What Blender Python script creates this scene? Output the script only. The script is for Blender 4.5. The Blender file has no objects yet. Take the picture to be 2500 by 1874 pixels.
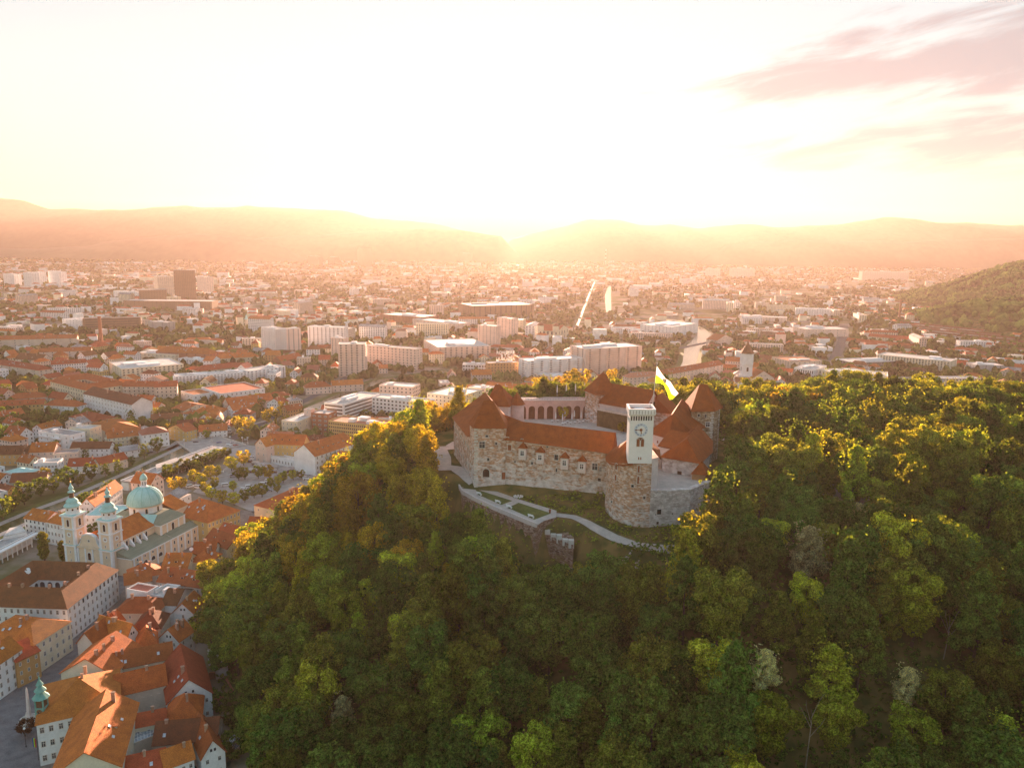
# Castle hill above an old town at a low hazy sun
import bpy, math, random
import numpy as np
from mathutils import Matrix, Vector
R_ = math.radians
SC = bpy.context.scene
COL = SC.collection

# ------------------------------------------------------------------ camera
CF, CP, CR, CH = 1880.0, R_(10.3), R_(0.8), 170.0     # focal length in photo pixels, pitch, roll, height
cam = bpy.data.cameras.new('camera'); camo = bpy.data.objects.new('camera', cam); COL.objects.link(camo)
cam.sensor_width = 36.0; cam.lens = 36.0 * CF / 2500.0; cam.clip_start = 1.0; cam.clip_end = 60000.0
camo.matrix_world = Matrix.Translation((0, 0, CH)) @ Matrix.Rotation(math.pi / 2 - CP, 4, 'X') @ Matrix.Rotation(CR, 4, 'Z')
SC.camera = camo

# ------------------------------------------------------------------ sky, sun, exposure
SUN_EL, SUN_AZ = 5.2, 1.0
w = bpy.data.worlds.new('World'); SC.world = w; w.use_nodes = True
nt = w.node_tree; bg = nt.nodes['Background']
sky = nt.nodes.new('ShaderNodeTexSky'); sky.sky_type = 'NISHITA'; sky.sun_disc = False
sky.sun_elevation = R_(SUN_EL); sky.sun_rotation = R_(SUN_AZ); sky.altitude = 300
sky.air_density = 1.0; sky.dust_density = 0.05; sky.ozone_density = 1.0
hs = nt.nodes.new('ShaderNodeHueSaturation'); hs.inputs['Saturation'].default_value = 3.2
gam = nt.nodes.new('ShaderNodeGamma'); gam.inputs[1].default_value = 0.2       # evens the sky out: less glare, fuller light from behind
nt.links.new(sky.outputs[0], gam.inputs[0]); nt.links.new(gam.outputs[0], hs.inputs['Color'])
# a bank of thin evening cloud low in the right of the sky, laid out by direction
tc = nt.nodes.new('ShaderNodeTexCoord')
sep = nt.nodes.new('ShaderNodeSeparateXYZ'); nt.links.new(tc.outputs['Generated'], sep.inputs[0])
def nmath(t, op, a, b=None, c=None, clamp=False):
    n = t.nodes.new('ShaderNodeMath'); n.operation = op; n.use_clamp = clamp
    for i, v in enumerate((a, b, c)):
        if v is None: continue
        if isinstance(v, (int, float)): n.inputs[i].default_value = v
        else: t.links.new(v, n.inputs[i])
    return n.outputs[0]
def nramp(t, v, a, b):
    n = t.nodes.new('ShaderNodeMapRange'); n.interpolation_type = 'SMOOTHSTEP'
    n.inputs[1].default_value = a; n.inputs[2].default_value = b; t.links.new(v, n.inputs[0]); return n.outputs[0]
az = nmath(nt, 'ARCTAN2', sep.outputs[0], sep.outputs[1])          # radians right of ahead
el = nmath(nt, 'ARCSINE', sep.outputs[2])
cmb = nt.nodes.new('ShaderNodeCombineXYZ')
nt.links.new(nmath(nt, 'MULTIPLY', az, 3.2), cmb.inputs[0]); nt.links.new(nmath(nt, 'ADD', nmath(nt, 'MULTIPLY', el, 17.0), nmath(nt, 'MULTIPLY', az, -2.5)), cmb.inputs[1])
nz = nt.nodes.new('ShaderNodeTexNoise'); nz.inputs['Scale'].default_value = 2.1; nz.inputs['Detail'].default_value = 9; nz.inputs['Roughness'].default_value = 0.62; nz.inputs['Distortion'].default_value = 0.35
nt.links.new(cmb.outputs[0], nz.inputs['Vector'])
def band(e0, slope, half, a0, a1, amp):
    d = nmath(nt, 'ABSOLUTE', nmath(nt, 'SUBTRACT', el, nmath(nt, 'ADD', nmath(nt, 'MULTIPLY', az, slope), e0)))
    v = nmath(nt, 'SUBTRACT', 1.0, nmath(nt, 'DIVIDE', d, nmath(nt, 'MULTIPLY', nramp(nt, az, a0 - 0.1, a1 + 0.25), half)))
    v = nmath(nt, 'MAXIMUM', v, 0.0)
    return nmath(nt, 'MULTIPLY', nmath(nt, 'MULTIPLY', v, nramp(nt, az, a0, a1)), amp)
b1 = band(R_(9.9), 0.05, R_(5.6), 0.08, 0.36, 1.0)
b2 = band(R_(5.9), 0.02, R_(3.2), 0.14, 0.40, 0.95)
mask = nmath(nt, 'ADD', nmath(nt, 'MULTIPLY', nmath(nt, 'MAXIMUM', b1, b2), 0.75), nmath(nt, 'MULTIPLY', nmath(nt, 'SUBTRACT', nz.outputs[0], 0.5), 2.6))
mask = nmath(nt, 'MULTIPLY', mask, nramp(nt, az, 0.05, 0.2))
cl = nramp(nt, mask, 0.12, 0.75)
cl = nmath(nt, 'MULTIPLY', cl, nramp(nt, nmath(nt, 'MAXIMUM', b1, b2), 0.0, 0.25))
mixn = nt.nodes.new('ShaderNodeMix'); mixn.data_type = 'RGBA'; mixn.blend_type = 'MIX'
nt.links.new(nmath(nt, 'MULTIPLY', cl, 0.95), mixn.inputs[0]); nt.links.new(hs.outputs[0], mixn.inputs[6]); mixn.inputs[7].default_value = (0.60, 0.67, 0.76, 1)
nt.links.new(mixn.outputs[2], bg.inputs[0]); bg.inputs[1].default_value = 0.050
sl = bpy.data.lights.new('sun', 'SUN'); sl.energy = 3.0; sl.angle = R_(0.5); sl.color = (1.0, 0.60, 0.40)
so = bpy.data.objects.new('sun', sl); COL.objects.link(so); so.rotation_euler = (R_(90 - SUN_EL), 0, R_(180 - SUN_AZ))
SC.view_settings.view_transform = 'Standard'; SC.view_settings.look = 'None'; SC.view_settings.gamma = 1.0
SC.view_settings.exposure = 3.75
SC.cycles.use_denoising = True; SC.cycles.max_bounces = 5; SC.cycles.diffuse_bounces = 2; SC.cycles.volume_bounces = 0
SC.cycles.transmission_bounces = 2; SC.cycles.glossy_bounces = 2
HAZE_D, HAZE_G = 4.8e-5, 0.46

# ------------------------------------------------------------------ measuring helpers (photo pixel -> point in the place)
_cp, _sp, _cr, _sr = math.cos(CP), math.sin(CP), math.cos(CR), math.sin(CR)
def ray(px, py):
    x = (px - 1250) / CF; y = (937 - py) / CF
    x, y = x * _cr - y * _sr, x * _sr + y * _cr
    return x, _cp + y * _sp, -_sp + y * _cp
def at(px, py, z=0.0):
    d = ray(px, py); t = (z - CH) / d[2]; return d[0] * t, d[1] * t
def proj(x, y, z):
    z -= CH; f = y * _cp - z * _sp; u = y * _sp + z * _cp
    if f < 1: return (-9999, -9999)
    X, Y = x / f, u / f; X, Y = X * _cr + Y * _sr, -X * _sr + Y * _cr
    return 1250 + X * CF, 937 - Y * CF
ZT = {'A': (1100, 920, 5.92), 'B': (1400, 880, 5.5275), 'C': (1450, 1080, 6.633), 'D': (1060, 1060, 4.737), '1': (1080, 860, 3.0722),
      '2': (0, 1150, 2.2903), '3': (0, 780, 2.4578), '4': (0, 600, 2.4578), '5': (700, 600, 2.4578), '6': (1500, 600, 2.212), '7': (100, 1140, 5.267),
      '8': (600, 900, 4.424), 'L': (0, 1330, 3.048), 'M': (280, 1280, 2.791), 'a': (400, 1020, 4.8087), 'b': (0, 860, 5.267), 'c': (380, 850, 5.267),
      'd': (0, 640, 4.424), 'F': (0, 0, 1.0)}
def q(k, x, y):
    a, b, s = ZT[k]; return a + x / s, b + y / s
def g(k, x, y, z=0.0): return at(*q(k, x, y), z)
def wallpt(px, py, A, B):
    """where the sight line through a pixel meets the upright plane through A and B: metres along A->B, height"""
    d = ray(px, py); ex, ey = B[0] - A[0], B[1] - A[1]; L = math.hypot(ex, ey); ex /= L; ey /= L
    det = d[0] * -ey + ex * d[1]
    t = (A[0] * -ey + ex * A[1]) / det
    return (d[0] * t - A[0]) * ex + (d[1] * t - A[1]) * ey, CH + d[2] * t

# ------------------------------------------------------------------ materials
MATS = {}
def pmat(name, col, rough=0.85, var=0.25, scale=0.4, col2=None, bump=0.0, bscale=6.0, objvar=0.0, spec=0.12, metal=0.0, stretch=None, f2=0.5):
    """colour broken up by two noises in object space; objvar shifts tint from object to object"""
    if name in MATS: return MATS[name]
    m = bpy.data.materials.new(name); m.use_nodes = True; t = m.node_tree; b = t.nodes['Principled BSDF']
    b.inputs['Roughness'].default_value = rough; b.inputs['Metallic'].default_value = metal
    b.inputs['Specular IOR Level'].default_value = spec
    co = t.nodes.new('ShaderNodeTexCoord'); vec = co.outputs['Object']
    if stretch:
        mp = t.nodes.new('ShaderNodeMapping'); mp.inputs['Scale'].default_value = stretch; t.links.new(vec, mp.inputs[0]); vec = mp.outputs[0]
    n1 = t.nodes.new('ShaderNodeTexNoise'); n1.inputs['Scale'].default_value = scale; n1.inputs['Detail'].default_value = 5; t.links.new(vec, n1.inputs['Vector'])
    n2 = t.nodes.new('ShaderNodeTexNoise'); n2.inputs['Scale'].default_value = scale * 9; n2.inputs['Detail'].default_value = 3; t.links.new(vec, n2.inputs['Vector'])
    f = nmath(t, 'ADD', nmath(t, 'MULTIPLY', n1.outputs[0], 1 - f2), nmath(t, 'MULTIPLY', n2.outputs[0], f2))
    mr = t.nodes.new('ShaderNodeMapRange'); mr.inputs[1].default_value = 0.36; mr.inputs[2].default_value = 0.64; t.links.new(f, mr.inputs[0])
    mx = t.nodes.new('ShaderNodeMix'); mx.data_type = 'RGBA'; t.links.new(mr.outputs[0], mx.inputs[0])
    c2 = col2 or tuple(c * (1 - var) for c in col); c1 = col if col2 else tuple(min(1, c * (1 + var * 0.6)) for c in col)
    mx.inputs[6].default_value = (*c2, 1); mx.inputs[7].default_value = (*c1, 1); out = mx.outputs[2]
    if objvar:
        oi = t.nodes.new('ShaderNodeObjectInfo'); h = t.nodes.new('ShaderNodeHueSaturation')
        t.links.new(nmath(t, 'ADD', nmath(t, 'MULTIPLY', oi.outputs['Random'], objvar), 1 - objvar * 0.5), h.inputs['Value'])
        r2 = nmath(t, 'FRACT', nmath(t, 'MULTIPLY', oi.outputs['Random'], 7.31))
        t.links.new(nmath(t, 'ADD', nmath(t, 'MULTIPLY', r2, objvar * 0.05), 0.5 - objvar * 0.012), h.inputs['Hue'])
        t.links.new(out, h.inputs['Color']); out = h.outputs[0]
    t.links.new(out, b.inputs['Base Color'])
    if bump:
        bp = t.nodes.new('ShaderNodeBump'); bp.inputs['Strength'].default_value = bump; bp.inputs['Distance'].default_value = 0.3
        n3 = t.nodes.new('ShaderNodeTexNoise'); n3.inputs['Scale'].default_value = bscale; t.links.new(vec, n3.inputs['Vector'])
        t.links.new(n3.outputs[0], bp.inputs['Height']); t.links.new(bp.outputs[0], b.inputs['Normal'])
    MATS[name] = m; return m
def roofmat(name, c, c2): return pmat(name, c, 0.8, scale=0.35, col2=c2, bump=0.6, bscale=4.0, objvar=0.4, f2=0.6)
M_ROOF = {
    'orange': roofmat('orange_tile', (0.58, 0.16, 0.035), (0.30, 0.075, 0.022)),
    'red': roofmat('red_tile', (0.46, 0.105, 0.038), (0.25, 0.055, 0.022)),
    'brown': roofmat('brown_tile', (0.24, 0.08, 0.035), (0.12, 0.048, 0.025)),
    'pink': roofmat('pink_tile', (0.48, 0.17, 0.11), (0.32, 0.10, 0.065)),
    'grey': pmat('grey_flat_roof', (0.34, 0.32, 0.31), scale=0.12, var=0.45, objvar=0.3),
    'pale': pmat('pale_flat_roof', (0.58, 0.54, 0.50), scale=0.12, var=0.35, objvar=0.2),
    'green': pmat('copper_roof', (0.46, 0.70, 0.66), scale=0.3, col2=(0.30, 0.54, 0.50), stretch=(1, 1, 0.35)),
    'lead': pmat('dull_green_sheet_roof', (0.27, 0.29, 0.21), scale=0.25, col2=(0.19, 0.205, 0.15), stretch=(3, 0.6, 1)),
    'castle': pmat('castle_tile', (0.36, 0.088, 0.013), 0.85, scale=0.45, col2=(0.17, 0.040, 0.009), bump=0.4, bscale=4.0, f2=0.6),
}
def wm(n, c): return pmat('wall_' + n, c, 0.9, var=0.16, scale=0.15, objvar=0.12, f2=0.35)
M_WALL = {'white': wm('white', (0.82, 0.81, 0.80)), 'cream': wm('cream', (0.74, 0.66, 0.50)), 'yellow': wm('yellow', (0.60, 0.42, 0.17)),
          'pink': wm('pink', (0.74, 0.58, 0.50)), 'beige': wm('beige', (0.62, 0.53, 0.44)), 'grey': wm('grey', (0.42, 0.41, 0.40)),
          'brick': wm('brick', (0.34, 0.14, 0.08)), 'brown': wm('brown', (0.26, 0.17, 0.11)), 'orange': wm('orange', (0.55, 0.30, 0.13)), 'blue': wm('pale_blue', (0.58, 0.64, 0.70))}
GLASS = pmat('dark_glass', (0.035, 0.04, 0.05), 0.18, var=0.3, spec=0.6)
FRAME = pmat('white_window_frame', (0.70, 0.68, 0.64), 0.6, var=0.1)
STONEF = pmat('pale_stone_frame', (0.66, 0.60, 0.54), 0.8, var=0.15, scale=2)
IRON = pmat('dark_iron', (0.05, 0.05, 0.055), 0.5, metal=0.5)
WHITE = pmat('white_paint', (0.82, 0.81, 0.79), 0.6, var=0.06)
CHIM = pmat('chimney_plaster', (0.46, 0.27, 0.19), var=0.35, scale=1.5, objvar=0.4)
WOOD = pmat('old_wood', (0.16, 0.09, 0.05), var=0.4, scale=1.5)
GOLD = pmat('gilt', (0.7, 0.42, 0.12), 0.35, metal=0.8)
PAVE = pmat('stone_paving', (0.40, 0.36, 0.33), var=0.3, scale=0.25)
GRAVEL = pmat('gravel_path', (0.50, 0.43, 0.38), var=0.25, scale=0.4)
ASPH = pmat('asphalt', (0.10, 0.10, 0.105), var=0.3, scale=0.1)
GRASS = pmat('grass', (0.10, 0.125, 0.03), var=0.5, scale=0.25, bump=0.6, bscale=2)
EARTH = pmat('dry_grass_bank', (0.20, 0.13, 0.05), scale=0.15, col2=(0.09, 0.09, 0.03), bump=0.9, bscale=1.2)

def stonemat(name, mortar, stones, patch, patch_amt=0.5, sc=1.0):
    """rubble masonry: irregular flat stones in several tones with worn lime-plaster patches"""
    m = bpy.data.materials.new(name); m.use_nodes = True; t = m.node_tree; b = t.nodes['Principled BSDF']; b.inputs['Roughness'].default_value = 0.92
    co = t.nodes.new('ShaderNodeTexCoord'); mp = t.nodes.new('ShaderNodeMapping'); mp.inputs['Scale'].default_value = (1, 1, 2.6); t.links.new(co.outputs['Object'], mp.inputs[0])
    v = t.nodes.new('ShaderNodeTexVoronoi'); v.inputs['Scale'].default_value = 0.85 * sc; t.links.new(mp.outputs[0], v.inputs['Vector'])
    v2 = t.nodes.new('ShaderNodeTexVoronoi'); v2.inputs['Scale'].default_value = 0.85 * sc; v2.feature = 'DISTANCE_TO_EDGE'; t.links.new(mp.outputs[0], v2.inputs['Vector'])
    sp = t.nodes.new('ShaderNodeSeparateColor'); t.links.new(v.outputs['Color'], sp.inputs[0])
    rp = t.nodes.new('ShaderNodeValToRGB'); rp.color_ramp.interpolation = 'CONSTANT'
    for i, c in enumerate(stones):
        e = rp.color_ramp.elements[0] if i == 0 else rp.color_ramp.elements.new(i / len(stones)) if i < len(stones) - 1 else rp.color_ramp.elements[-1]
        e.position = i / len(stones); e.color = (*c, 1)
    t.links.new(sp.outputs[0], rp.inputs[0])
    mx = t.nodes.new('ShaderNodeMix'); mx.data_type = 'RGBA'; t.links.new(nramp(t, v2.outputs['Distance'], 0.02, 0.09), mx.inputs[0])
    mx.inputs[6].default_value = (*mortar, 1); t.links.new(rp.outputs[0], mx.inputs[7])
    sz_ = t.nodes.new('ShaderNodeSeparateXYZ'); t.links.new(co.outputs['Object'], sz_.inputs[0]); nsz = sz_.outputs[2]
    n = t.nodes.new('ShaderNodeTexNoise'); n.inputs['Scale'].default_value = 0.26 * sc; n.inputs['Detail'].default_value = 10; n.inputs['Roughness'].default_value = 0.68; t.links.new(mp.outputs[0], n.inputs['Vector'])
    m2 = t.nodes.new('ShaderNodeMix'); m2.data_type = 'RGBA'; t.links.new(nmath(t, 'MULTIPLY', nramp(t, nmath(t, 'ADD', n.outputs[0], nmath(t, 'MULTIPLY', nmath(t, 'SUBTRACT', 9.0, nsz), 0.011)), 0.62 - patch_amt * 0.25, 0.70 - patch_amt * 0.25), 0.8), m2.inputs[0])
    t.links.new(mx.outputs[2], m2.inputs[6]); m2.inputs[7].default_value = (*patch, 1)
    n4 = t.nodes.new('ShaderNodeTexNoise'); n4.inputs['Scale'].default_value = 0.5; n4.inputs['Detail'].default_value = 6; t.links.new(co.outputs['Object'], n4.inputs['Vector'])
    m3 = t.nodes.new('ShaderNodeMix'); m3.data_type = 'RGBA'; m3.blend_type = 'MULTIPLY'; m3.inputs[0].default_value = 0.55
    t.links.new(m2.outputs[2], m3.inputs[6]); r3 = t.nodes.new('ShaderNodeValToRGB'); r3.color_ramp.elements[0].position = 0.35; r3.color_ramp.elements[0].color = (0.4, 0.33, 0.27, 1); r3.color_ramp.elements[1].position = 0.6
    t.links.new(n4.outputs[0], r3.inputs[0]); t.links.new(r3.outputs[0], m3.inputs[7])
    t.links.new(m3.outputs[2], b.inputs['Base Color'])
    bp = t.nodes.new('ShaderNodeBump'); bp.inputs['Strength'].default_value = 0.7; bp.inputs['Distance'].default_value = 0.25
    t.links.new(nramp(t, v2.outputs['Distance'], 0.0, 0.15), bp.inputs['Height']); t.links.new(bp.outputs[0], b.inputs['Normal'])
    MATS[name] = m; return m
ST_C = stonemat('castle_masonry', (0.70, 0.50, 0.38), [(0.66, 0.38, 0.24), (0.80, 0.62, 0.52), (0.54, 0.28, 0.15), (0.84, 0.72, 0.66), (0.62, 0.35, 0.21)], (0.90, 0.82, 0.79), 0.62)
ST_L = stonemat('pale_masonry', (0.60, 0.50, 0.45), [(0.58, 0.45, 0.40), (0.74, 0.66, 0.64), (0.50, 0.36, 0.30), (0.80, 0.74, 0.72)], (0.80, 0.74, 0.73), 0.8)
ST_W = stonemat('white_masonry', (0.62, 0.52, 0.48), [(0.82, 0.74, 0.70), (0.74, 0.64, 0.60), (0.88, 0.80, 0.77), (0.62, 0.50, 0.46)], (0.88, 0.80, 0.77), 0.7)
ST_T = stonemat('tower_masonry', (0.40, 0.30, 0.20), [(0.38, 0.25, 0.13), (0.52, 0.40, 0.26), (0.27, 0.17, 0.09), (0.62, 0.52, 0.40)], (0.60, 0.48, 0.34), 0.35)
ST_R = stonemat('rampart_masonry', (0.34, 0.22, 0.15), [(0.32, 0.17, 0.11), (0.46, 0.31, 0.25), (0.20, 0.10, 0.06), (0.52, 0.40, 0.34)], (0.30, 0.22, 0.08), 0.5, 1.3)
PINKP = pmat('pink_plaster', (0.60, 0.40, 0.34), var=0.2, scale=0.3)
PALEP = pmat('pale_pink_plaster', (0.72, 0.60, 0.56), var=0.15, scale=0.4)

# ------------------------------------------------------------------ mesh building
class MB:
    def __init__(s): s.v = []; s.f = []; s.m = []
    def face(s, pts, m=0):
        n = len(s.v); s.v += [tuple(p) for p in pts]; s.f.append(tuple(range(n, n + len(pts)))); s.m.append(m)
    def box(s, x0, y0, z0, x1, y1, z1, m=0, top=None, bottom=True):
        s.prism([(x0, y0), (x1, y0), (x1, y1), (x0, y1)], z0, z1, m, top, bottom)
    def prism(s, poly, z0, z1, m=0, top=None, bottom=True, cap=True):
        """poly counter-clockwise seen from above; z0/z1 may be lists"""
        n = len(poly); Z0 = z0 if isinstance(z0, (list, tuple)) else [z0] * n; Z1 = z1 if isinstance(z1, (list, tuple)) else [z1] * n
        b = len(s.v); s.v += [(p[0], p[1], z) for p, z in zip(poly, Z0)] + [(p[0], p[1], z) for p, z in zip(poly, Z1)]
        for i in range(n):
            j = (i + 1) % n; s.f.append((b + i, b + j, b + n + j, b + n + i)); s.m.append(m)
        if cap: s.f.append(tuple(b + n + i for i in range(n))); s.m.append(m if top is None else top)
        if bottom: s.f.append(tuple(b + i for i in reversed(range(n)))); s.m.append(m)
    def lathe(s, cx, cy, prof, n=16, m=0, a0=0.0):
        b = len(s.v)
        for r, z in prof:
            for i in range(n):
                a = a0 + 2 * math.pi * i / n; s.v.append((cx + r * math.cos(a), cy + r * math.sin(a), z))
        for k in range(len(prof) - 1):
            for i in range(n):
                j = (i + 1) % n; s.f.append((b + k * n + i, b + k * n + j, b + (k + 1) * n + j, b + (k + 1) * n + i)); s.m.append(m)
        s.f.append(tuple(b + i for i in reversed(range(n)))); s.m.append(m)
        k = len(prof) - 1; s.f.append(tuple(b + k * n + i for i in range(n))); s.m.append(m)
    def bar(s, p, q_, r, n=5, m=0, r2=None):
        p = Vector(p); d = Vector(q_) - p; u = d.orthogonal().normalized(); v = d.normalized().cross(u); b = len(s.v); r2 = r if r2 is None else r2
        for c, rr in ((p, r), (p + d, r2)):
            for i in range(n):
                a = 2 * math.pi * i / n; s.v.append(tuple(c + u * (rr * math.cos(a)) + v * (rr * math.sin(a))))
        for i in range(n):
            j = (i + 1) % n; s.f.append((b + i, b + j, b + n + j, b + n + i)); s.m.append(m)
        s.f.append(tuple(b + i for i in reversed(range(n)))); s.m.append(m); s.f.append(tuple(b + n + i for i in range(n))); s.m.append(m)
    def slab(s, pts, th, m=0):
        """a sloping sheet with thickness, pts counter-clockwise seen from outside"""
        a, b_, c = (Vector(pts[0]), Vector(pts[1]), Vector(pts[2])); nrm = (b_ - a).cross(c - a).normalized() * -th
        lo = [tuple(Vector(p) + nrm) for p in pts]; s.face(pts, m); s.face(lo[::-1], m)
        for i in range(len(pts)):
            j = (i + 1) % len(pts); s.face([pts[j], pts[i], lo[i], lo[j]], m)
    def build(s, name, mats, parent=None, smooth=False, off=(0, 0, 0)):
        me = bpy.data.meshes.new(name)
        v = s.v if off == (0, 0, 0) else [(a - off[0], b - off[1], c - off[2]) for a, b, c in s.v]
        me.from_pydata(v, [], s.f)
        for m in (mats if isinstance(mats, (list, tuple)) else [mats]): me.materials.append(m)
        me.polygons.foreach_set('material_index', s.m)
        if smooth: me.polygons.foreach_set('use_smooth', [True] * len(s.f))
        me.update(); o = bpy.data.objects.new(name, me); COL.objects.link(o)
        if parent is not None: o.parent = parent
        return o
def empty(name, loc, rz=0.0):
    o = bpy.data.objects.new(name, None); o.location = loc; o.rotation_euler = (0, 0, rz); o.empty_display_size = 0.5; COL.objects.link(o); return o
def tag(o, label=None, cat=None, group=None, kind=None):
    if label: o['label'] = label
    if cat: o['category'] = cat
    if group: o['group'] = group
    if kind: o['kind'] = kind
    return o
def thing(name, label, cat, loc=(0, 0, 0), rz=0.0, group=None): return tag(empty(name, loc, rz), label, cat, group)
def inst(src, parent, loc, rz=0.0, scale=None, name=None):
    o = src.copy(); COL.objects.link(o); o.parent = parent; o.location = loc; o.rotation_euler = (0, 0, rz)
    if scale: o.scale = scale
    return o
def copy_tree(o, parent=None):
    c = o.copy(); COL.objects.link(c); c.parent = parent
    for ch in o.children: copy_tree(ch, c)
    return c
AUTO = []            # things whose label is completed at the end from what stands near them

# ------------------------------------------------------------------ terrain
PLAT = [(-33, 392), (-36, 355), (-30, 322), (-22, 308), (-16, 297), (-6, 284), (8, 268), (13, 273), (22, 274.5), (29, 264), (36, 258), (45, 252), (57, 249), (72, 250), (110, 246), (160, 240), (240, 245), (330, 285), (350, 360), (300, 420), (190, 440), (110, 440), (50, 432), (0, 415)]
def seg_dist(X, Y, poly):
    d = np.full(X.shape, 1e9); inside = np.zeros(X.shape, bool); n = len(poly)
    for i in range(n):
        ax, ay = poly[i]; bx, by = poly[(i + 1) % n]; ex, ey = bx - ax, by - ay
        t = np.clip(((X - ax) * ex + (Y - ay) * ey) / (ex * ex + ey * ey), 0, 1)
        d = np.minimum(d, np.hypot(X - ax - t * ex, Y - ay - t * ey))
        c = ((ay > Y) != (by > Y)); xi = (bx - ax) * (Y - ay) / ((by - ay) or 1e-9) + ax; inside ^= c & (X < xi)
    return np.where(inside, -d, d)
def sstep(t): t = np.clip(t, 0, 1); return t * t * (3 - 2 * t)
def height(X, Y):
    X = np.asarray(X, float); Y = np.asarray(Y, float)
    d = seg_dist(X, Y, PLAT)
    W = 112 + 62 * sstep((X + 30) / 120.0) * sstep((330 - Y) / 90.0) + 60 * sstep((X - 150) / 120)
    top = 68.2 + 3.6 * sstep((Y - 299 + 0.25 * X) / 12.0) + 4.0 * sstep((X - 140) / 80.0) - 3.0 * sstep((275 - Y) / 15.0)
    drop = 11.0 * sstep(d / 2.6) * sstep((58 - X) / 25.0) * sstep((330 - Y) / 25)      # the scarp under the rampart
    z = (top - drop) * (1 - sstep(d / W))
    z = z + np.where((d > 0) & (d < W), 1.2 * np.sin(X * 0.11 + 1.3) * np.sin(Y * 0.09) * sstep(d / 20) * sstep((W - d) / 25), 0)
    # the wooded ridge far on the right
    t1 = 1 - np.hypot((X - 2000) / 800.0, (Y - 2300) / 900.0); t2 = 1 - np.hypot((X - 1250) / 330.0, (Y - 1760) / 380.0)
    rg = np.maximum(128 * sstep(t1 * 1.7), 44 * sstep(t2 * 1.6)); z = z + rg * (1 + .05 * np.sin(X * .012) * np.sin(Y * .01))
    return z
def hz(x, y): return float(height(np.array([x]), np.array([y]))[0])
def gp(px, py):
    """where the sight line through a photo pixel first meets the ground"""
    d = ray(px, py); t = np.linspace(90, 900, 1400); z = CH + d[2] * t; h = height(d[0] * t, d[1] * t); k = int(np.argmax(z <= h)); return d[0] * t[k], d[1] * t[k]
def grid_mesh(name, xs, ys, zf, mats, dz=0.0):
    X, Y = np.meshgrid(xs, ys); Z = zf(X, Y) + dz; n, m = X.shape
    me = bpy.data.meshes.new(name); me.vertices.add(n * m); me.vertices.foreach_set('co', np.stack([X, Y, Z], -1).astype('f4').ravel())
    i = np.arange(n - 1)[:, None] * m + np.arange(m - 1)[None, :]; f = np.stack([i, i + 1, i + m + 1, i + m], -1).reshape(-1, 4)
    me.loops.add(f.size); me.loops.foreach_set('vertex_index', f.ravel().astype('i4')); me.polygons.add(len(f))
    me.polygons.foreach_set('loop_start', np.arange(0, f.size, 4, dtype='i4')); me.update(calc_edges=True)
    for mm in mats: me.materials.append(mm)
    o = bpy.data.objects.new(name, me); COL.objects.link(o); return o, me, f
def graded(lo, a, b, hi, fine, coarse_n):
    l = a - np.geomspace(fine, a - lo, coarse_n)[::-1]; r = b + np.geomspace(fine, hi - b, coarse_n)
    return np.concatenate([l, np.arange(a, b + 0.1, fine), r])
# ground material: lawns and yards below, leaf litter on the hill
def groundmat():
    m = bpy.data.materials.new('ground'); m.use_nodes = True; t = m.node_tree; b = t.nodes['Principled BSDF']; b.inputs['Roughness'].default_value = 1.0; b.inputs['Specular IOR Level'].default_value = 0.0
    co = t.nodes.new('ShaderNodeTexCoord'); geo = co.outputs['Object']
    n = t.nodes.new('ShaderNodeTexNoise'); n.inputs['Scale'].default_value = 0.012; n.inputs['Detail'].default_value = 8; n.inputs['Roughness'].default_value = 0.65; t.links.new(geo, n.inputs[0])
    r = t.nodes.new('ShaderNodeValToRGB'); r.color_ramp.elements[0].position = 0.40; r.color_ramp.elements[0].color = (0.09, 0.10, 0.035, 1); r.color_ramp.elements[1].position = 0.56; r.color_ramp.elements[1].color = (0.26, 0.22, 0.18, 1)
    e = r.color_ramp.elements.new(0.48); e.color = (0.16, 0.15, 0.08, 1); t.links.new(n.outputs[0], r.inputs[0])
    n2 = t.nodes.new('ShaderNodeTexNoise'); n2.inputs['Scale'].default_value = 0.12; n2.inputs['Detail'].default_value = 6; t.links.new(geo, n2.inputs[0])
    r2 = t.nodes.new('ShaderNodeValToRGB'); r2.color_ramp.elements[0].position = 0.4; r2.color_ramp.elements[0].color = (0.07, 0.08, 0.022, 1); r2.color_ramp.elements[1].position = 0.62; r2.color_ramp.elements[1].color = (0.22, 0.15, 0.05, 1); t.links.new(n2.outputs[0], r2.inputs[0])
    sx = t.nodes.new('ShaderNodeSeparateXYZ'); t.links.new(geo, sx.inputs[0])
    mx = t.nodes.new('ShaderNodeMix'); mx.data_type = 'RGBA'; t.links.new(nramp(t, sx.outputs[2], 1.0, 4.0), mx.inputs[0]); t.links.new(r.outputs[0], mx.inputs[6]); t.links.new(r2.outputs[0], mx.inputs[7])
    t.links.new(mx.outputs[2], b.inputs['Base Color']); return m
ground, gme, _ = grid_mesh('ground', graded(-9800, -200, 420, 9800, 3.2, 60), graded(-250, 100, 480, 10600, 3.2, 70), height, [groundmat()])
gme.polygons.foreach_set('use_smooth', [True] * len(gme.polygons)); tag(ground, kind='structure')

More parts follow.
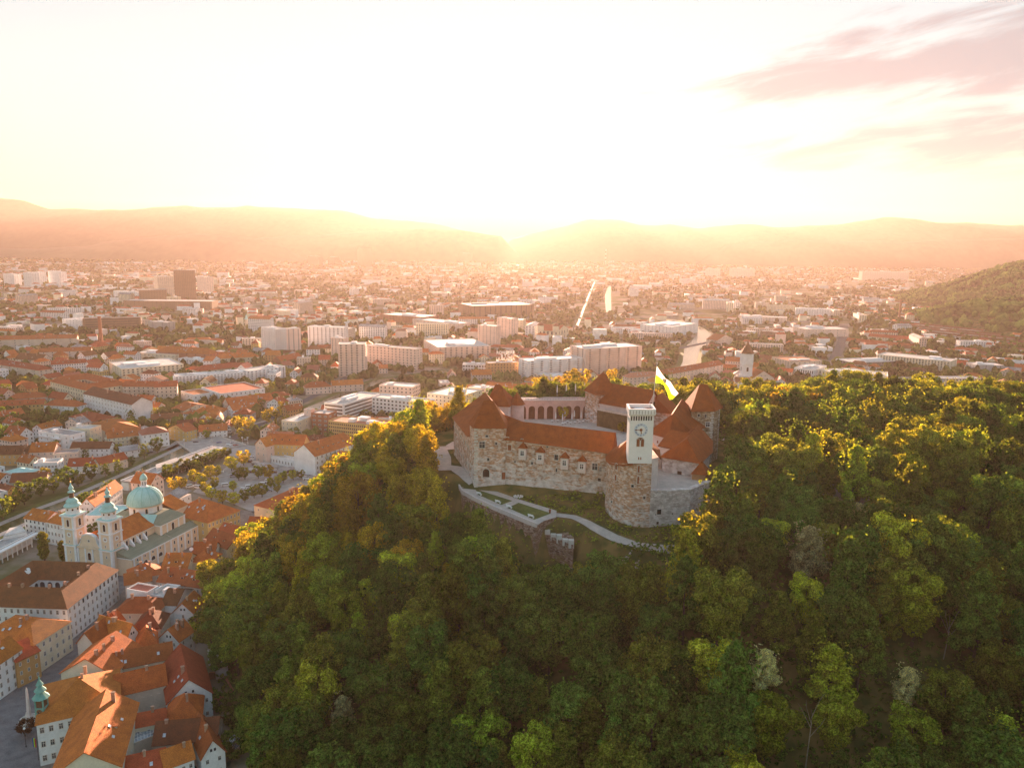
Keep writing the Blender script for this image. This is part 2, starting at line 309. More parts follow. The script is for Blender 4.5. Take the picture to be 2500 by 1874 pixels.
def drape(name, pts, width, mat, dz=0.25, kind='structure', flat=None, step=3.0):
    """a ribbon laid over the ground along a line of points; width may be a list"""
    P = [Vector((p[0], p[1])) for p in pts]; W = width if isinstance(width, list) else [width] * len(P); L = []; WW = []
    for i in range(len(P) - 1):
        n = max(1, int((P[i + 1] - P[i]).length / step))
        for k in range(n): L.append(P[i].lerp(P[i + 1], k / n)); WW.append(W[i] + (W[i + 1] - W[i]) * k / n)
    L.append(P[-1]); WW.append(W[-1]); mb = MB(); prev = None
    for i, p in enumerate(L):
        d = (L[min(i + 1, len(L) - 1)] - L[max(i - 1, 0)]).normalized(); nrm = Vector((-d.y, d.x)) * WW[i] / 2; row = []
        for k in (-1, -0.33, 0.33, 1):
            a = p + nrm * k; row.append((a.x, a.y, (flat if flat is not None else hz(a.x, a.y)) + dz))
        if prev:
            for k in range(3): mb.face([prev[k + 1], prev[k], row[k], row[k + 1]])
        prev = row
    return tag(mb.build(name, mat), kind=kind)
def sheet(name, poly, z, mat, kind='structure'):
    mb = MB(); mb.face([(p[0], p[1], z) for p in poly]); return tag(mb.build(name, mat), kind=kind)

# mountains: ridged terrain bodies, profile heights in photo pixels above the plain's vanishing line
def mountains(name, prof, Y, depth, seed):
    rnd = np.random.RandomState(seed); pxs = np.arange(prof[0][0], prof[-1][0] + 1, 12.0)
    base = np.interp(pxs, [p[0] for p in prof], [p[1] for p in prof])
    ph = rnd.rand(8) * 6.28
    base = base + sum((1.6 / (k + 1)) * np.sin(pxs * 0.011 * (k + 1) * 1.7 + ph[k]) for k in range(7))
    xs, zs = [], []
    for a, b in zip(pxs, base):
        d = ray(a, b); t = Y / d[1]; xs.append(d[0] * t); zs.append(CH + d[2] * t)
    xs = np.array(xs); zs = np.maximum(np.array(zs), 3); rows = 15; v = []; n = len(xs)
    e = np.minimum(1, np.minimum(np.arange(n), np.arange(n)[::-1]) / 6.0)
    for r in range(rows):
        f = r / (rows - 1) * 2 - 1; prof_ = 1 - abs(f) ** 1.3
        rough = 1 + 0.16 * np.sin(xs * 0.004 + r * 1.1) * (1 - prof_) + 0.12 * np.sin(xs * 0.011 + r * 2.3) * (1 - prof_)
        v.append(np.stack([xs * (1 + 0.0 * f), Y + f * depth + 0 * xs, np.maximum(zs * prof_ * rough * e, -2)], -1))
    v = np.array(v).reshape(-1, 3); me = bpy.data.meshes.new(name); fs = []
    for r in range(rows - 1):
        for i in range(n - 1): fs.append((r * n + i, r * n + i + 1, (r + 1) * n + i + 1, (r + 1) * n + i))
    me.from_pydata(v.tolist(), [], fs); me.materials.append(pmat('wooded_mountain', (0.06, 0.075, 0.035), var=0.4, scale=0.002))
    me.polygons.foreach_set('use_smooth', [True] * len(fs)); o = bpy.data.objects.new(name, me); COL.objects.link(o); tag(o, kind='structure')
mountains('mountains', [(-900, 520), (-400, 500), (0, 485), (60, 492), (120, 511), (210, 509), (330, 512), (450, 502), (500, 508), (600, 501), (700, 510), (830, 514), (920, 532), (1000, 540), (1080, 551), (1180, 575), (1260, 600)], 9000, 1000, 3)
mountains('mountains', [(1180, 600), (1280, 575), (1380, 550), (1440, 535), (1520, 541), (1570, 551), (1640, 548), (1700, 556), (1800, 548), (1900, 556), (2050, 546), (2150, 533), (2230, 534), (2300, 545), (2370, 541), (2440, 549), (2520, 552), (3000, 540), (3500, 560)], 8900, 900, 5)
mountains('hills', [(-300, 610), (0, 606), (200, 604), (280, 588), (400, 574), (480, 571), (540, 574), (620, 582), (680, 596), (760, 606)], 6500, 400, 7)
mountains('hills', [(540, 600), (640, 580), (760, 572), (900, 566), (1020, 559), (1120, 560), (1230, 580), (1300, 600)], 7400, 400, 9)
mountains('hills', [(1700, 606), (1850, 590), (2000, 584), (2200, 590), (2400, 580), (2700, 590), (3000, 606)], 7500, 400, 11)
# ------------------------------------------------------------------ windows, doors and other shared small parts
WM = {}
def winmesh(w, h, style='rect', fr=None, gl=None, fw=None):
    key = (round(w, 2), round(h, 2), style, fr.name if fr else '', fw)
    if key in WM: return WM[key]
    mb = MB(); f = fw or max(0.09, min(0.2, w * 0.14)); x = w / 2; z = h / 2
    if style == 'arch':
        pts = [(-x + f, -z + f)] + [(-(x - f) * math.cos(a), z - x + (x - f) * math.sin(a)) for a in [i * math.pi / 8 for i in range(9)]] + [(x - f, -z + f)]
        out = [(-x, -z)] + [(-x * math.cos(a), z - x + x * math.sin(a)) for a in [i * math.pi / 8 for i in range(9)]] + [(x, -z)]
        mb.face([(p[0], -0.05, p[1]) for p in pts[::-1]], 1)
        for i in range(len(pts)):
            j = (i + 1) % len(pts); mb.face([(out[i][0], -0.12, out[i][1]), (pts[i][0], -0.12, pts[i][1]), (pts[j][0], -0.12, pts[j][1]), (out[j][0], -0.12, out[j][1])][::-1], 0)
            mb.face([(out[i][0], -0.12, out[i][1]), (out[i][0], 0.05, out[i][1]), (out[j][0], 0.05, out[j][1]), (out[j][0], -0.12, out[j][1])], 0)
            mb.face([(pts[i][0], -0.12, pts[i][1]), (pts[i][0], -0.05, pts[i][1]), (pts[j][0], -0.05, pts[j][1]), (pts[j][0], -0.12, pts[j][1])], 0)
    else:
        mb.box(-x + f, -0.05, -z + f, x - f, 0.05, z - f, 1)
        mb.box(-x, -0.12, -z, -x + f, 0.05, z, 0); mb.box(x - f, -0.12, -z, x, 0.05, z, 0)
        mb.box(-x + f, -0.12, -z, x - f, 0.05, -z + f, 0); mb.box(-x + f, -0.12, z - f, x - f, 0.05, z, 0)
        if style == 'cross': mb.box(-f * .3, -0.10, -z + f, f * .3, -0.04, z - f, 0); mb.box(-x + f, -0.09, h * .1, x - f, -0.04, h * .1 + f * .6, 0)
    me_o = mb.build('window', [fr or FRAME, gl or GLASS]); me = me_o.data; bpy.data.objects.remove(me_o); WM[key] = me; return me
def obj_of(name, me, parent, loc, rz=0.0):
    o = bpy.data.objects.new(name, me); COL.objects.link(o); o.parent = parent; o.location = loc; o.rotation_euler = (0, 0, rz); return o
def onwall(parent, off, A, B, s, z, me, name='window', out=0.0):
    """hang a mesh on the upright plane A->B (outside is to the right of A->B)"""
    ex, ey = B[0] - A[0], B[1] - A[1]; L = math.hypot(ex, ey); ex /= L; ey /= L
    return obj_of(name, me, parent, (A[0] + ex * s + ey * out - off[0], A[1] + ey * s - ex * out - off[1], z - off[2]), math.atan2(ey, ex))
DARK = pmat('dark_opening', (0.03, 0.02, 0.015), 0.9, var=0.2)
RUST = pmat('rust_red_door', (0.28, 0.09, 0.035), var=0.25)

# ------------------------------------------------------------------ the castle
CG = 'buildings of the castle'
def T(name, label, loc, cat='castle building', group=None): return thing(name, label, cat, loc, 0, group), loc
# --- front wing with the five-sided tower at its left end
PL, PR = (-15.2, 308.6), (-2.3, 308.9)                 # tower front corners
FL, FR = (-2.3, 309.2), (39.4, 298.0)                    # long front wall
t, o = T('corner_tower', 'stone tower with a steep hipped roof at the left front corner of the castle', (-9, 314, 68), 'tower', CG)
tp = [PL, PR, (-1.5, 318.5), (-8, 321), (-17.5, 316.5)]
mb = MB(); mb.prism(tp, 66, 95.6, 0); mb.build('wall', ST_C, t, off=o)
mb = MB()
for i in range(22):                                      # pale corner stones
    z = 68 + i * 1.25; l = 1.5 if i % 2 else 0.9
    mb.box(PL[0] - 0.06, PL[1] - 0.1, z, PL[0] + l, PL[1] + 0.5, z + 0.8)
mb.build('corner_stones', STONEF, t, off=o)
r = MB(); e = [(PL[0] - .6, PL[1] - .7, 95.3), (PR[0] + .6, PR[1] - .7, 95.3), (-0.9, 318.8, 95.3), (-8, 321.9, 95.3), (-18.3, 316.8, 95.3)]; a1, a2 = (-11.6, 314.6, 105.6), (-7.6, 314.6, 105.6)
for f in ([e[0], e[1], a2, a1], [e[1], e[2], a2], [e[2], e[3], a2], [e[3], e[4], a1, a2], [e[4], e[0], a1], e[::-1]): r.face(f)
r.build('roof', M_ROOF['castle'], t, off=o)
for px, py, w_, h_, st in [(525, 853, 1.5, 1.3, 'rect'), (455, 980, 2.6, 3.0, 'cross'), (660, 962, 1.2, 1.4, 'rect'), (545, 1190, 1.3, 1.6, 'rect')]:
    s, z = wallpt(*q('A', px, py), PL, PR); onwall(t, o, PL, PR, s, z, winmesh(w_, h_, st, STONEF))
s, z = wallpt(*q('A', 513, 1385), PL, PR); onwall(t, o, PL, PR, s, z, winmesh(3.2, 4.1, 'arch', STONEF, DARK, .25), 'gateway')
s, z = wallpt(*q('A', 765, 1425), PL, PR); onwall(t, o, PL, PR, s, z, winmesh(1.8, 3.4, 'rect', STONEF, RUST, .15), 'door')

t, o = T('front_wing', 'long stone castle wing with a row of four small roofed oriel windows', (19, 306, 68), 'castle wing', CG)
def lerp2(A, B, s): return (A[0] + (B[0] - A[0]) * s, A[1] + (B[1] - A[1]) * s)
BL, BR = (-1.5, 321.0), (43.5, 309.0)
mb = MB(); mb.prism([FL, FR, BR, BL], [66] * 4, [90.6, 88.6, 88.6, 90.6]); mb.build('wall', ST_C, t, off=o)
r = MB(); A0, B0 = (FL[0] - 1.0, FL[1] - .9, 90.4), (FR[0] + .3, FR[1] - 1.0, 88.2); A1, B1 = (BL[0] - .5, BL[1] + .6, 90.4), (BR[0] + .5, BR[1] + .5, 88.2)
K0 = (4.6, 314.2, 97.0); K1 = (42.4, 303.8, 95.4); J0 = (-4.5, 322.5, 98.6)
mid = (1.4, 307.2, 90.4)
for f in ([A0, mid, K0, J0], [mid, B0, K1, K0], [B0, B1, K1], [B1, (5, 320.2, 90.4), K0, K1], [(5, 320.2, 90.4), A1, J0, K0], [A1, A0, J0], [A0, A1, (5, 320.2, 90.4), B1, B0, mid]): r.face(f)
rf = r.build('roof', M_ROOF['castle'], t, off=o)
mb = MB(); mb.prism([(FL[0] + 4.2, FL[1] - 1.25), (FR[0], FR[1] - .13), (FR[0], FR[1] + .05), (FL[0] + 4.2, FL[1] - 1.0)], [89.6, 88.0, 88.0, 89.6], [90.1, 88.45, 88.45, 90.1]); mb.build('cornice', PALEP, t, off=o)
FLAT_D = [(825, 890, 1.3, 1.5, 'rect'), (853, 1020, 1.9, 2.8, 'rect'), (1033, 915, 1.1, 1.5, 'rect'), (1400, 995, 1.1, 1.6, 'rect'), (1528, 1160, 1.9, 2.6, 'rect'), (932, 1222, 0.9, 1.1, 'rect'), (1178, 1245, 1.2, 1.4, 'rect'), (1530, 1345, .9, 1.6, 'rect')]
for px, py, w_, h_, st in FLAT_D:
    s, z = wallpt(*q('A', px, py), FL, FR); onwall(t, o, FL, FR, s, z, winmesh(w_, h_, st, STONEF, RUST if px in (825, 853) else GLASS))
for px, py, w_, h_ in [(288, 1430, 2.4, 3.0), (365, 1465, 1.2, 2.2)]:
    s, z = wallpt(*q('B', px, py), FL, FR); onwall(t, o, FL, FR, s, z, winmesh(w_, h_, 'cross', STONEF))
s, z = wallpt(*q('B', 350, 1605), FL, FR); onwall(t, o, FL, FR, s, z, winmesh(1.3, 1.4, 'rect', STONEF, DARK, .06))
# oriels
body = MB(); body.box(-1.55, -1.7, -2.6, 1.55, 0.05, 2.3)
for i in range(3): body.lathe(-1.0 + i * 1.0, -0.75, [(0.2, -3.3), (0.55, -2.6)], 8)
bm_ = body.build('x', PALEP).data; bpy.data.objects.remove(bpy.data.objects['x'])
rr = MB(); rr.face([(-2, -2.15, 2.25), (2, -2.15, 2.25), (0, -0.35, 4.5)]); rr.face([(2, -2.15, 2.25), (2, .1, 2.25), (0, .1, 4.5), (0, -0.35, 4.5)]); rr.face([(-2, .1, 2.25), (-2, -2.15, 2.25), (0, -0.35, 4.5), (0, .1, 4.5)]); rr.face([(2, -2.15, 2.25), (-2, -2.15, 2.25), (-2, .1, 2.25), (2, .1, 2.25)])
rm_ = rr.build('x', M_ROOF['castle']).data; bpy.data.objects.remove(bpy.data.objects['x'])
for px, py in [(1050, 1090), (1305, 1150), (1655, 1230), (1905, 1280)]:
    s, z = wallpt(*q('A', px, py), FL, FR); b_ = onwall(t, o, FL, FR, s, z, bm_, 'oriel', 0.0)
    obj_of('oriel_roof', rm_, b_, (0, 0, 0)); obj_of('window', winmesh(1.8, 2.4, 'cross', WHITE), b_, (0, -1.72, 0.1))
# --- left wing running back from the tower
t, o = T('left_wing', 'stone castle wing with a tall hipped roof running back behind the left corner tower', (-14, 345, 68), 'castle wing', CG)
w0, w1, w2, w3, w4 = (-17.6, 316.7), (-3.5, 323.0), (1.0, 334.0), (-6.0, 368.0), (-27.0, 352.0)
mb = MB(); mb.prism([w0, w1, w2, w3, w4], 66, 90.0); mb.build('wall', ST_C, t, off=o)
r = MB(); q0, q1, q2, q3, q4 = [(x, y, 89.7) for x, y in ((-18.6, 315.6), (-4.0, 321.5), (2.0, 334.0), (-5.6, 369.2), (-28.0, 352.2))]; a1 = (-12.6, 358.5, 100.8); a2 = (-5.2, 327.5, 98.6)
for f in ([q0, q1, a2], [q1, q2, a2], [q2, q3, a1, a2], [q3, q4, a1], [q4, q0, a2, a1], [q0, q4, q3, q2, q1]): r.face(f)
r.build('roof', M_ROOF['castle'], t, off=o)
for k in range(9):
    for z in (76.5, 84.5): onwall(t, o, w4, w0, 4 + k * 3.9, z, winmesh(1.3, 2.0, 'rect', STONEF))
# --- tower and stair turret behind the left wing
t, o = T('rear_tower', 'castle tower with a steep dark red roof beside a small round stair turret', (-6, 378, 70), 'tower', CG)
mb = MB(); tp = [(-12.5, 370), (-1.5, 368), (1.0, 384), (-10.5, 388)]; mb.prism(tp, 66, 92); mb.build('wall', PALEP, t, off=o)
r = MB(); e = [(-13.4, 369, 91.8), (-.8, 367.2, 91.8), (1.8, 384.9, 91.8), (-11, 389, 91.8)]; a1, a2 = (-8.2, 377.5, 101.2), (-5.9, 377.5, 101.0)
for f in ([e[0], e[1], a2, a1], [e[1], e[2], a2], [e[2], e[3], a1, a2], [e[3], e[0], a1], e[::-1]): r.face(f)
r.build('roof', M_ROOF['castle'], t, off=o)
t, o = T('stair_turret', 'small round stair turret with a conical roof at the left end of the arcade', (2.6, 377, 70), 'turret', CG)
mb = MB(); mb.lathe(2.6, 377, [(3.6, 72), (3.6, 91.6)], 14); mb.build('wall', PINKP, t, True, off=o)
mb = MB(); mb.lathe(2.6, 377, [(4.2, 91.4), (0.08, 97.4)], 8); mb.build('roof', M_ROOF['castle'], t, off=o)
# --- arcade along the back of the courtyard
AL, AR = (4.5, 398.5), (44.0, 402.0)
t, o = T('arcade', 'pink arcade of eight round arches with a railed roof terrace behind the courtyard', (24, 402, 72), 'arcade', CG)
ex, ey = AR[0] - AL[0], AR[1] - AL[1]; LA = math.hypot(ex, ey); ex /= LA; ey /= LA
def arc_pt(s, d=0.0): return (AL[0] + ex * s - ey * d, AL[1] + ey * s + ex * d)
mb = MB(); cent = [wallpt(*q('A', x, 500), AL, AR)[0] for x in (1045, 1175, 1308, 1440, 1575, 1702, 1830, 1962)]
ZB, ZS, ZT_ = 72.0, 84.0, 88.6; s0 = -2.0; ra = 1.75
def A3(s, z, d=0.0): p = arc_pt(s, d); return (p[0], p[1], z)
for c in cent + [None]:
    s1 = (c - ra) if c is not None else LA + .5
    mb.face([A3(s0, ZB), A3(s1, ZB), A3(s1, ZT_), A3(s0, ZT_)])
    if c is None: break
    pts = [(c - ra * math.cos(i * math.pi / 8), ZS + ra * math.sin(i * math.pi / 8)) for i in range(9)]
    mb.face([A3(p[0], p[1]) for p in pts] + [A3(c + ra, ZT_), A3(c - ra, ZT_)])
    for i in range(8): mb.face([A3(*pts[i]), A3(*pts[i + 1]), A3(*pts[i + 1], 1.2), A3(*pts[i], 1.2)])
    mb.face([A3(c - ra, ZB), A3(c - ra, ZS), A3(c - ra, ZS, 1.2), A3(c - ra, ZB, 1.2)]); mb.face([A3(c + ra, ZS), A3(c + ra, ZB), A3(c + ra, ZB, 1.2), A3(c + ra, ZS, 1.2)])
    s0 = c + ra
mb.face([A3(-2, ZB, 3), A3(LA + .5, ZB, 3), A3(LA + .5, ZT_, 3), A3(-2, ZT_, 3)], 1)  # back wall in a darker tone: the shade behind the arches is painted
mb.face([A3(-2, ZT_), A3(LA + .5, ZT_), A3(LA + .5, ZT_, 10), A3(-2, ZT_, 10)]); mb.face([A3(-2, ZB, 10), A3(-2, ZT_, 10), A3(LA + .5, ZT_, 10), A3(LA + .5, ZB, 10)])
mb.build('wall', [PINKP, pmat('arcade_shade_brown', (0.22, 0.10, 0.05))], t, off=o)
mb = MB(); mb.prism([arc_pt(-2, -.3), arc_pt(LA, -.3), arc_pt(LA, .1), arc_pt(-2, .1)], 88.7, 89.0); mb.build('coping', STONEF, t, off=o)
mb = MB()
for k in range(28): p = arc_pt(-1.5 + k * 1.46, .2); mb.bar((*p, 88.6), (*p, 89.9), .05, 4)
mb.bar((*arc_pt(-1.5, .2), 89.9), (*arc_pt(LA - .6, .2), 89.9), .06, 4); mb.build('railing', IRON, t, off=o)
# --- big hall, its tower, glass front
t, o = T('hall_tower', 'square castle tower with a tall pointed roof beside the great hall at the back', (46, 396, 72), 'tower', CG)
mb = MB(); tp = [(44.6, 389.5), (52.5, 391.5), (51.0, 402.5), (38.8, 399.5)]; mb.prism(tp, 70, 95); mb.build('wall', ST_C, t, off=o)
r = MB(); e = [(42.9, 387.0, 94.4), (55.3, 391.4, 94.4), (53.2, 404.5, 94.4), (37.6, 400.0, 94.4)]; a1 = (47.6, 396.5, 105.2)
for i in range(4): r.face([e[i], e[(i + 1) % 4], a1])
r.face(e[::-1]); r.build('roof', M_ROOF['castle'], t, off=o)
t, o = T('great_hall', 'great hall with a long dark red gabled roof and a dark glass front', (60, 382, 74), 'castle wing', CG)
H0, H1 = (45.4, 389.0), (65.2, 372.0); H2, H3 = (76.0, 384.0), (55.5, 402.5)
mb = MB(); mb.prism([H0, H1, H2, H3], 74, 90.5)
gm = lerp2(H1, H2, .5); mb.face([(*H1, 90.5), (*H2, 90.5), (gm[0], gm[1], 98.6)]); mb.build('wall', PALEP, t, off=o)
gb = lerp2(H0, H3, .5); r = MB(); dx, dy = .72, -.62
E0, E1, E2, E3 = (H0[0] - .8, H0[1] - .6, 90.1), (H1[0] + dx - .6, H1[1] + dy - .6, 90.1), (H2[0] + dx + .6, H2[1] + dy + .6, 90.1), (H3[0] + .4, H3[1] + .8, 90.1)
G0, G1 = (gb[0], gb[1], 99.4), (gm[0] + dx, gm[1] + dy, 99.2)
r.slab([E0, E1, G1, G0], .35); r.slab([E2, E3, G0, G1], .35); r.face([E3, E0, G0]); r.build('roof', M_ROOF['castle'], t, off=o)
mb = MB(); P0, P1 = (43.8, 385.6), (63.0, 367.4); P2, P3 = (65.6, 371.6), (45.6, 388.8); mb.prism([P0, P1, P2, P3], 74, 86.8)
mb.build('glass_front', pmat('bronze_glass', (0.16, 0.10, 0.045), 0.25, var=0.5, scale=.5), t, off=o)
mb = MB(); L_ = math.hypot(P1[0] - P0[0], P1[1] - P0[1])
for k in range(20):
    p = lerp2(P0, P1, k / 19); mb.bar((p[0], p[1], 86.8), (p[0], p[1], 88.3), .06, 4)
mb.prism([P0, P1, (P1[0] + .1, P1[1] + .15), (P0[0] + .1, P0[1] + .15)], 87.0, 88.2); mb.build('balustrade', pmat('pale_glass_rail', (0.62, 0.5, 0.42), .4), t, off=o)
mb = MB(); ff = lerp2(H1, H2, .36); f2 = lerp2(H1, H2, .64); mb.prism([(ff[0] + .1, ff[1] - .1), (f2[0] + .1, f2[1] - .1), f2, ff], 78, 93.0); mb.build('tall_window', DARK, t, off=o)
t, o = T('hall_annex', 'low castle annex with a lean-to roof right of the great hall gable', (74, 382, 74), 'castle building', CG)
mb = MB(); mb.prism([(71.4, 378.4), (79.0, 373.5), (85, 384), (77.5, 388)], 74, 88.2); mb.build('wall', ST_C, t, off=o)
r = MB(); r.slab([(71.6, 377.2, 96.0), (80.0, 372.4, 88.0), (86.2, 384.4, 88.0), (77.6, 389, 96.0)], .3); r.face([(71.6, 377.4, 88.1), (79.6, 372.6, 88.1), (71.6, 377.4, 95.6)]); r.build('roof', M_ROOF['castle'], t, off=o)
# --- courtyard floor
sheet('courtyard', [(-2, 330), (44, 312), (62, 312), (68, 330), (64, 372), (45, 388), (44, 402), (4, 399), (-1, 372)], 78.6, GRAVEL)

# --- round bastion and clock tower
t, o = T('round_bastion', 'round stone bastion with a cone-shaped roof bulging from the front below the clock tower', (45, 280, 60), 'bastion', CG)
bp_ = [(39.6, 299.0), (37.7, 293), (37.2, 287.5), (37.9, 282), (39.3, 277.5), (41.6, 274.0), (44.6, 271.8), (47.5, 271.0), (51.4, 271.0), (53.5, 283), (54, 300)]
mb = MB(); zt = [88.6, 88.6, 88.6, 89, 90, 91, 92.1, 92.1, 92.1, 92.1, 88.6]
bb = [((x - 46) * 1.05 + 46, (y - 285) * 1.05 + 285) for x, y in bp_]; n0 = len(mb.v)
for i in range(len(bp_)):
    j = (i + 1) % len(bp_); mb.face([(*bb[i], 56), (*bb[j], 56), (*bp_[j], 74), (*bp_[i], 74)]); mb.face([(*bp_[i], 74), (*bp_[j], 74), (*bp_[j], zt[j]), (*bp_[i], zt[i])])
mb.face([(*p, z) for p, z in zip(bp_, zt)]); mb.build('wall', ST_C, t, off=o)
r = MB(); ap = (44.3, 284.0, 97.6); rim = [((x - 46) * 1.06 + 46, (y - 285) * 1.06 + 285, 88.0) for x, y in bp_[:7]]
rim = [(x, y, z_) for (x, y, _), z_ in zip(rim, (88.3, 88.0, 88.0, 88.3, 89.3, 90.2, 91.3))]
for i in range(len(rim) - 1): r.face([rim[i], rim[i + 1], ap])
r.face([rim[-1], (45, 283.0, 91.4), ap]); r.face([(45, 283, 91.4), rim[0], ap]); r.build('roof', M_ROOF['castle'], t, True, off=o)
for px, py, w_, h_, st, fr, gl in [(367, 385, 1.3, 2.7, 'arch', STONEF, RUST), (357, 565, 1.2, 2.6, 'arch', STONEF, RUST), (465, 690, 1.0, 2.6, 'rect', STONEF, GLASS), (292, 955, .9, .9, 'rect', STONEF, DARK)]:
    A_, B_ = (39.0, 277.6), (44.4, 271.5); s, z = wallpt(*q('C', px, py), A_, B_); onwall(t, o, A_, B_, s, z, winmesh(w_, h_, st, fr, gl), out=.15)
for px, py, w_, h_, st in [(730, 425, 1.4, 3.0, 'arch'), (722, 605, 1.4, 3.2, 'arch'), (625, 700, 1.3, 1.3, 'rect'), (815, 890, 1.2, 1.3, 'rect')]:
    A_, B_ = (44.6, 271.5), (51.4, 270.9); s, z = wallpt(*q('C', px, py), A_, B_); onwall(t, o, A_, B_, s, z, winmesh(w_, h_, st, STONEF, RUST if st == 'arch' else DARK), out=.1)
t, o = T('clock_tower', 'white square clock tower with a round dial and a dark arcaded gallery', (47, 274.5, 92), 'tower', CG)
c0, c1, c2, c3 = (42.6, 270.6), (51.2, 270.6), (51.6, 279.0), (43.0, 279.0)
TW = pmat('tower_white_plaster', (0.84, 0.80, 0.79), .8, var=.06, scale=.5)
mb = MB(); mb.prism([c0, c1, c2, c3], 92.1, 110.4); mb.build('wall', TW, t, off=o)
mb = MB(); dd = .55; d4 = [(c0[0] - dd, c0[1] - dd), (c1[0] + dd, c1[1] - dd), (c2[0] + dd, c2[1] + dd), (c3[0] - dd, c3[1] + dd)]; i4 = [(c0[0] + .1, c0[1] + .1), (c1[0] - .1, c1[1] + .1), (c2[0] - .1, c2[1] - .1), (c3[0] + .1, c3[1] - .1)]
for i in range(4):
    j = (i + 1) % 4; mb.face([(*d4[i], 110.3), (*d4[j], 110.3), (*d4[j], 112.4), (*d4[i], 112.4)]); mb.face([(*d4[i], 112.4), (*d4[j], 112.4), (*i4[j], 112.4), (*i4[i], 112.4)])
    mb.face([(*i4[j], 111.1), (*i4[i], 111.1), (*i4[i], 112.4), (*i4[j], 112.4)]); mb.face([(*d4[j], 110.3), (*d4[i], 110.3), ((c0, c1, c2, c3)[i][0], (c0, c1, c2, c3)[i][1], 109.9), ((c0, c1, c2, c3)[j][0], (c0, c1, c2, c3)[j][1], 109.9)])
pr = mb.build('parapet', TW, t, off=o)
SLM = pmat('slit_shade', (0.35, 0.27, 0.25), .9)
for k in range(9): mb = MB(); mb.box(c0[0] - .1 + k * 1.07 - o[0], 269.98 - o[1], 110.5 - o[2], c0[0] + .08 + k * 1.07 - o[0], 270.04 - o[1], 111.8 - o[2]); mb.build('slit', SLM, pr)
for k in range(9): mb = MB(); mb.box(c1[0] + .54 - o[0], 270.6 + k * 1.0 - o[1], 110.5 - o[2], c1[0] + .6 - o[0], 270.78 + k * 1.0 - o[1], 111.8 - o[2]); mb.build('slit', SLM, pr)
mb = MB(); mb.face([(*p, 111.15) for p in i4]); mb.build('roof_deck', pmat('tower_deck', (0.45, 0.25, 0.2), .9), t, off=o)
mb = MB(); mb.lathe(47, 274.8, [(2.6, 111.2), (2.6, 111.45), (1.3, 111.45), (1.3, 111.6)], 20); mb.build('deck_ring', WHITE, t, off=o)
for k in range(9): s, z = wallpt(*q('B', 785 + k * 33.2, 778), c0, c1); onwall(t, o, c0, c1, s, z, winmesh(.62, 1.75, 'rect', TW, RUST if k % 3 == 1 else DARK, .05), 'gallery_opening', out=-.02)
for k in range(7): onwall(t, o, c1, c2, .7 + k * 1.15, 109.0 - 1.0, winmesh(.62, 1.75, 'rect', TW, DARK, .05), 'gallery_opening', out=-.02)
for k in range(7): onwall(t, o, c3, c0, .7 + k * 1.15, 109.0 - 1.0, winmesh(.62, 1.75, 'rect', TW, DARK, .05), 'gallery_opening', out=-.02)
s, z = wallpt(*q('B', 912, 935), c0, c1); mb = MB(); n = 32
ring = lambda r_, y: [(r_ * math.cos(2 * math.pi * i / n), y, r_ * math.sin(2 * math.pi * i / n)) for i in range(n)]
mb.face(ring(2.45, -.06), 0); mb.face(ring(1.45, -.09), 1); mb.face(ring(.55, -.13), 2); dial = mb.build('dial', [pmat('dial_blue_white', (0.62, 0.68, 0.78), .6, var=.05), TW, RUST], t)
dial.location = (c0[0] + s - o[0], c0[1] - o[1], z - o[2])
NUM = pmat('numeral_blue', (0.12, 0.13, 0.25), .7)
for k, txt in enumerate('XII I II III IIII V VI VII VIII IX X XI'.split()):
    cu = bpy.data.curves.new('numeral', 'FONT'); cu.body = txt; cu.size = .66; cu.align_x = 'CENTER'; cu.align_y = 'CENTER'; cu.extrude = .02; cu.offset = .015; to = bpy.data.objects.new('numeral', cu); COL.objects.link(to)
    dg = bpy.context.evaluated_depsgraph_get(); me = bpy.data.meshes.new_from_object(to.evaluated_get(dg)); bpy.data.objects.remove(to); me.materials.clear(); me.materials.append(NUM)
    no = bpy.data.objects.new('numeral', me); COL.objects.link(no); no.parent = dial; a = k * math.pi / 6
    no.matrix_local = Matrix.Translation((1.95 * math.sin(a), -.11, 1.95 * math.cos(a))) @ Matrix.Rotation(a, 4, 'Y') @ Matrix.Rotation(math.pi / 2, 4, 'X')
for ang, L_, w_ in [(-math.pi / 2, 2.2, .1), (math.pi * .97, 1.5, .14)]:
    mb = MB(); mb.box(-w_, -.03, 0, w_, .03, L_); mb.face([(-.3, -.035, L_ * .72), (.3, -.035, L_ * .72), (0, -.035, L_ * 1.02)]); ho = mb.build('clock_hand', RUST, dial); ho.location = (0, -.17, 0); ho.rotation_euler = (0, ang, 0)
for px in (873, 931): s, z = wallpt(*q('B', px, 1108), c0, c1); onwall(t, o, c0, c1, s, z, winmesh(1.3, 3.0, 'arch', STONEF, RUST, .12), 'twin_window')
mb = MB(); hp = [(1.5 * math.cos(i * math.pi / 10), 1.5 * math.sin(i * math.pi / 10) * .8) for i in range(11)]; mb.face([(x, 0, z_) for x, z_ in hp]); mb.face([(x, 0, z_) for x, z_ in hp][::-1])
s, z = wallpt(*q('B', 902, 1080), c0, c1); ho = mb.build('window_hood', pmat('ochre_arch', (0.36, 0.14, 0.05)), t); ho.location = (c0[0] + s - o[0], c0[1] - .03 - o[1], z - o[2])
for px in (880, 908): s, z = wallpt(*q('B', px, 1318), c0, c1); onwall(t, o, c0, c1, s, z, winmesh(.5, 1.1, 'rect', TW, RUST, .06))
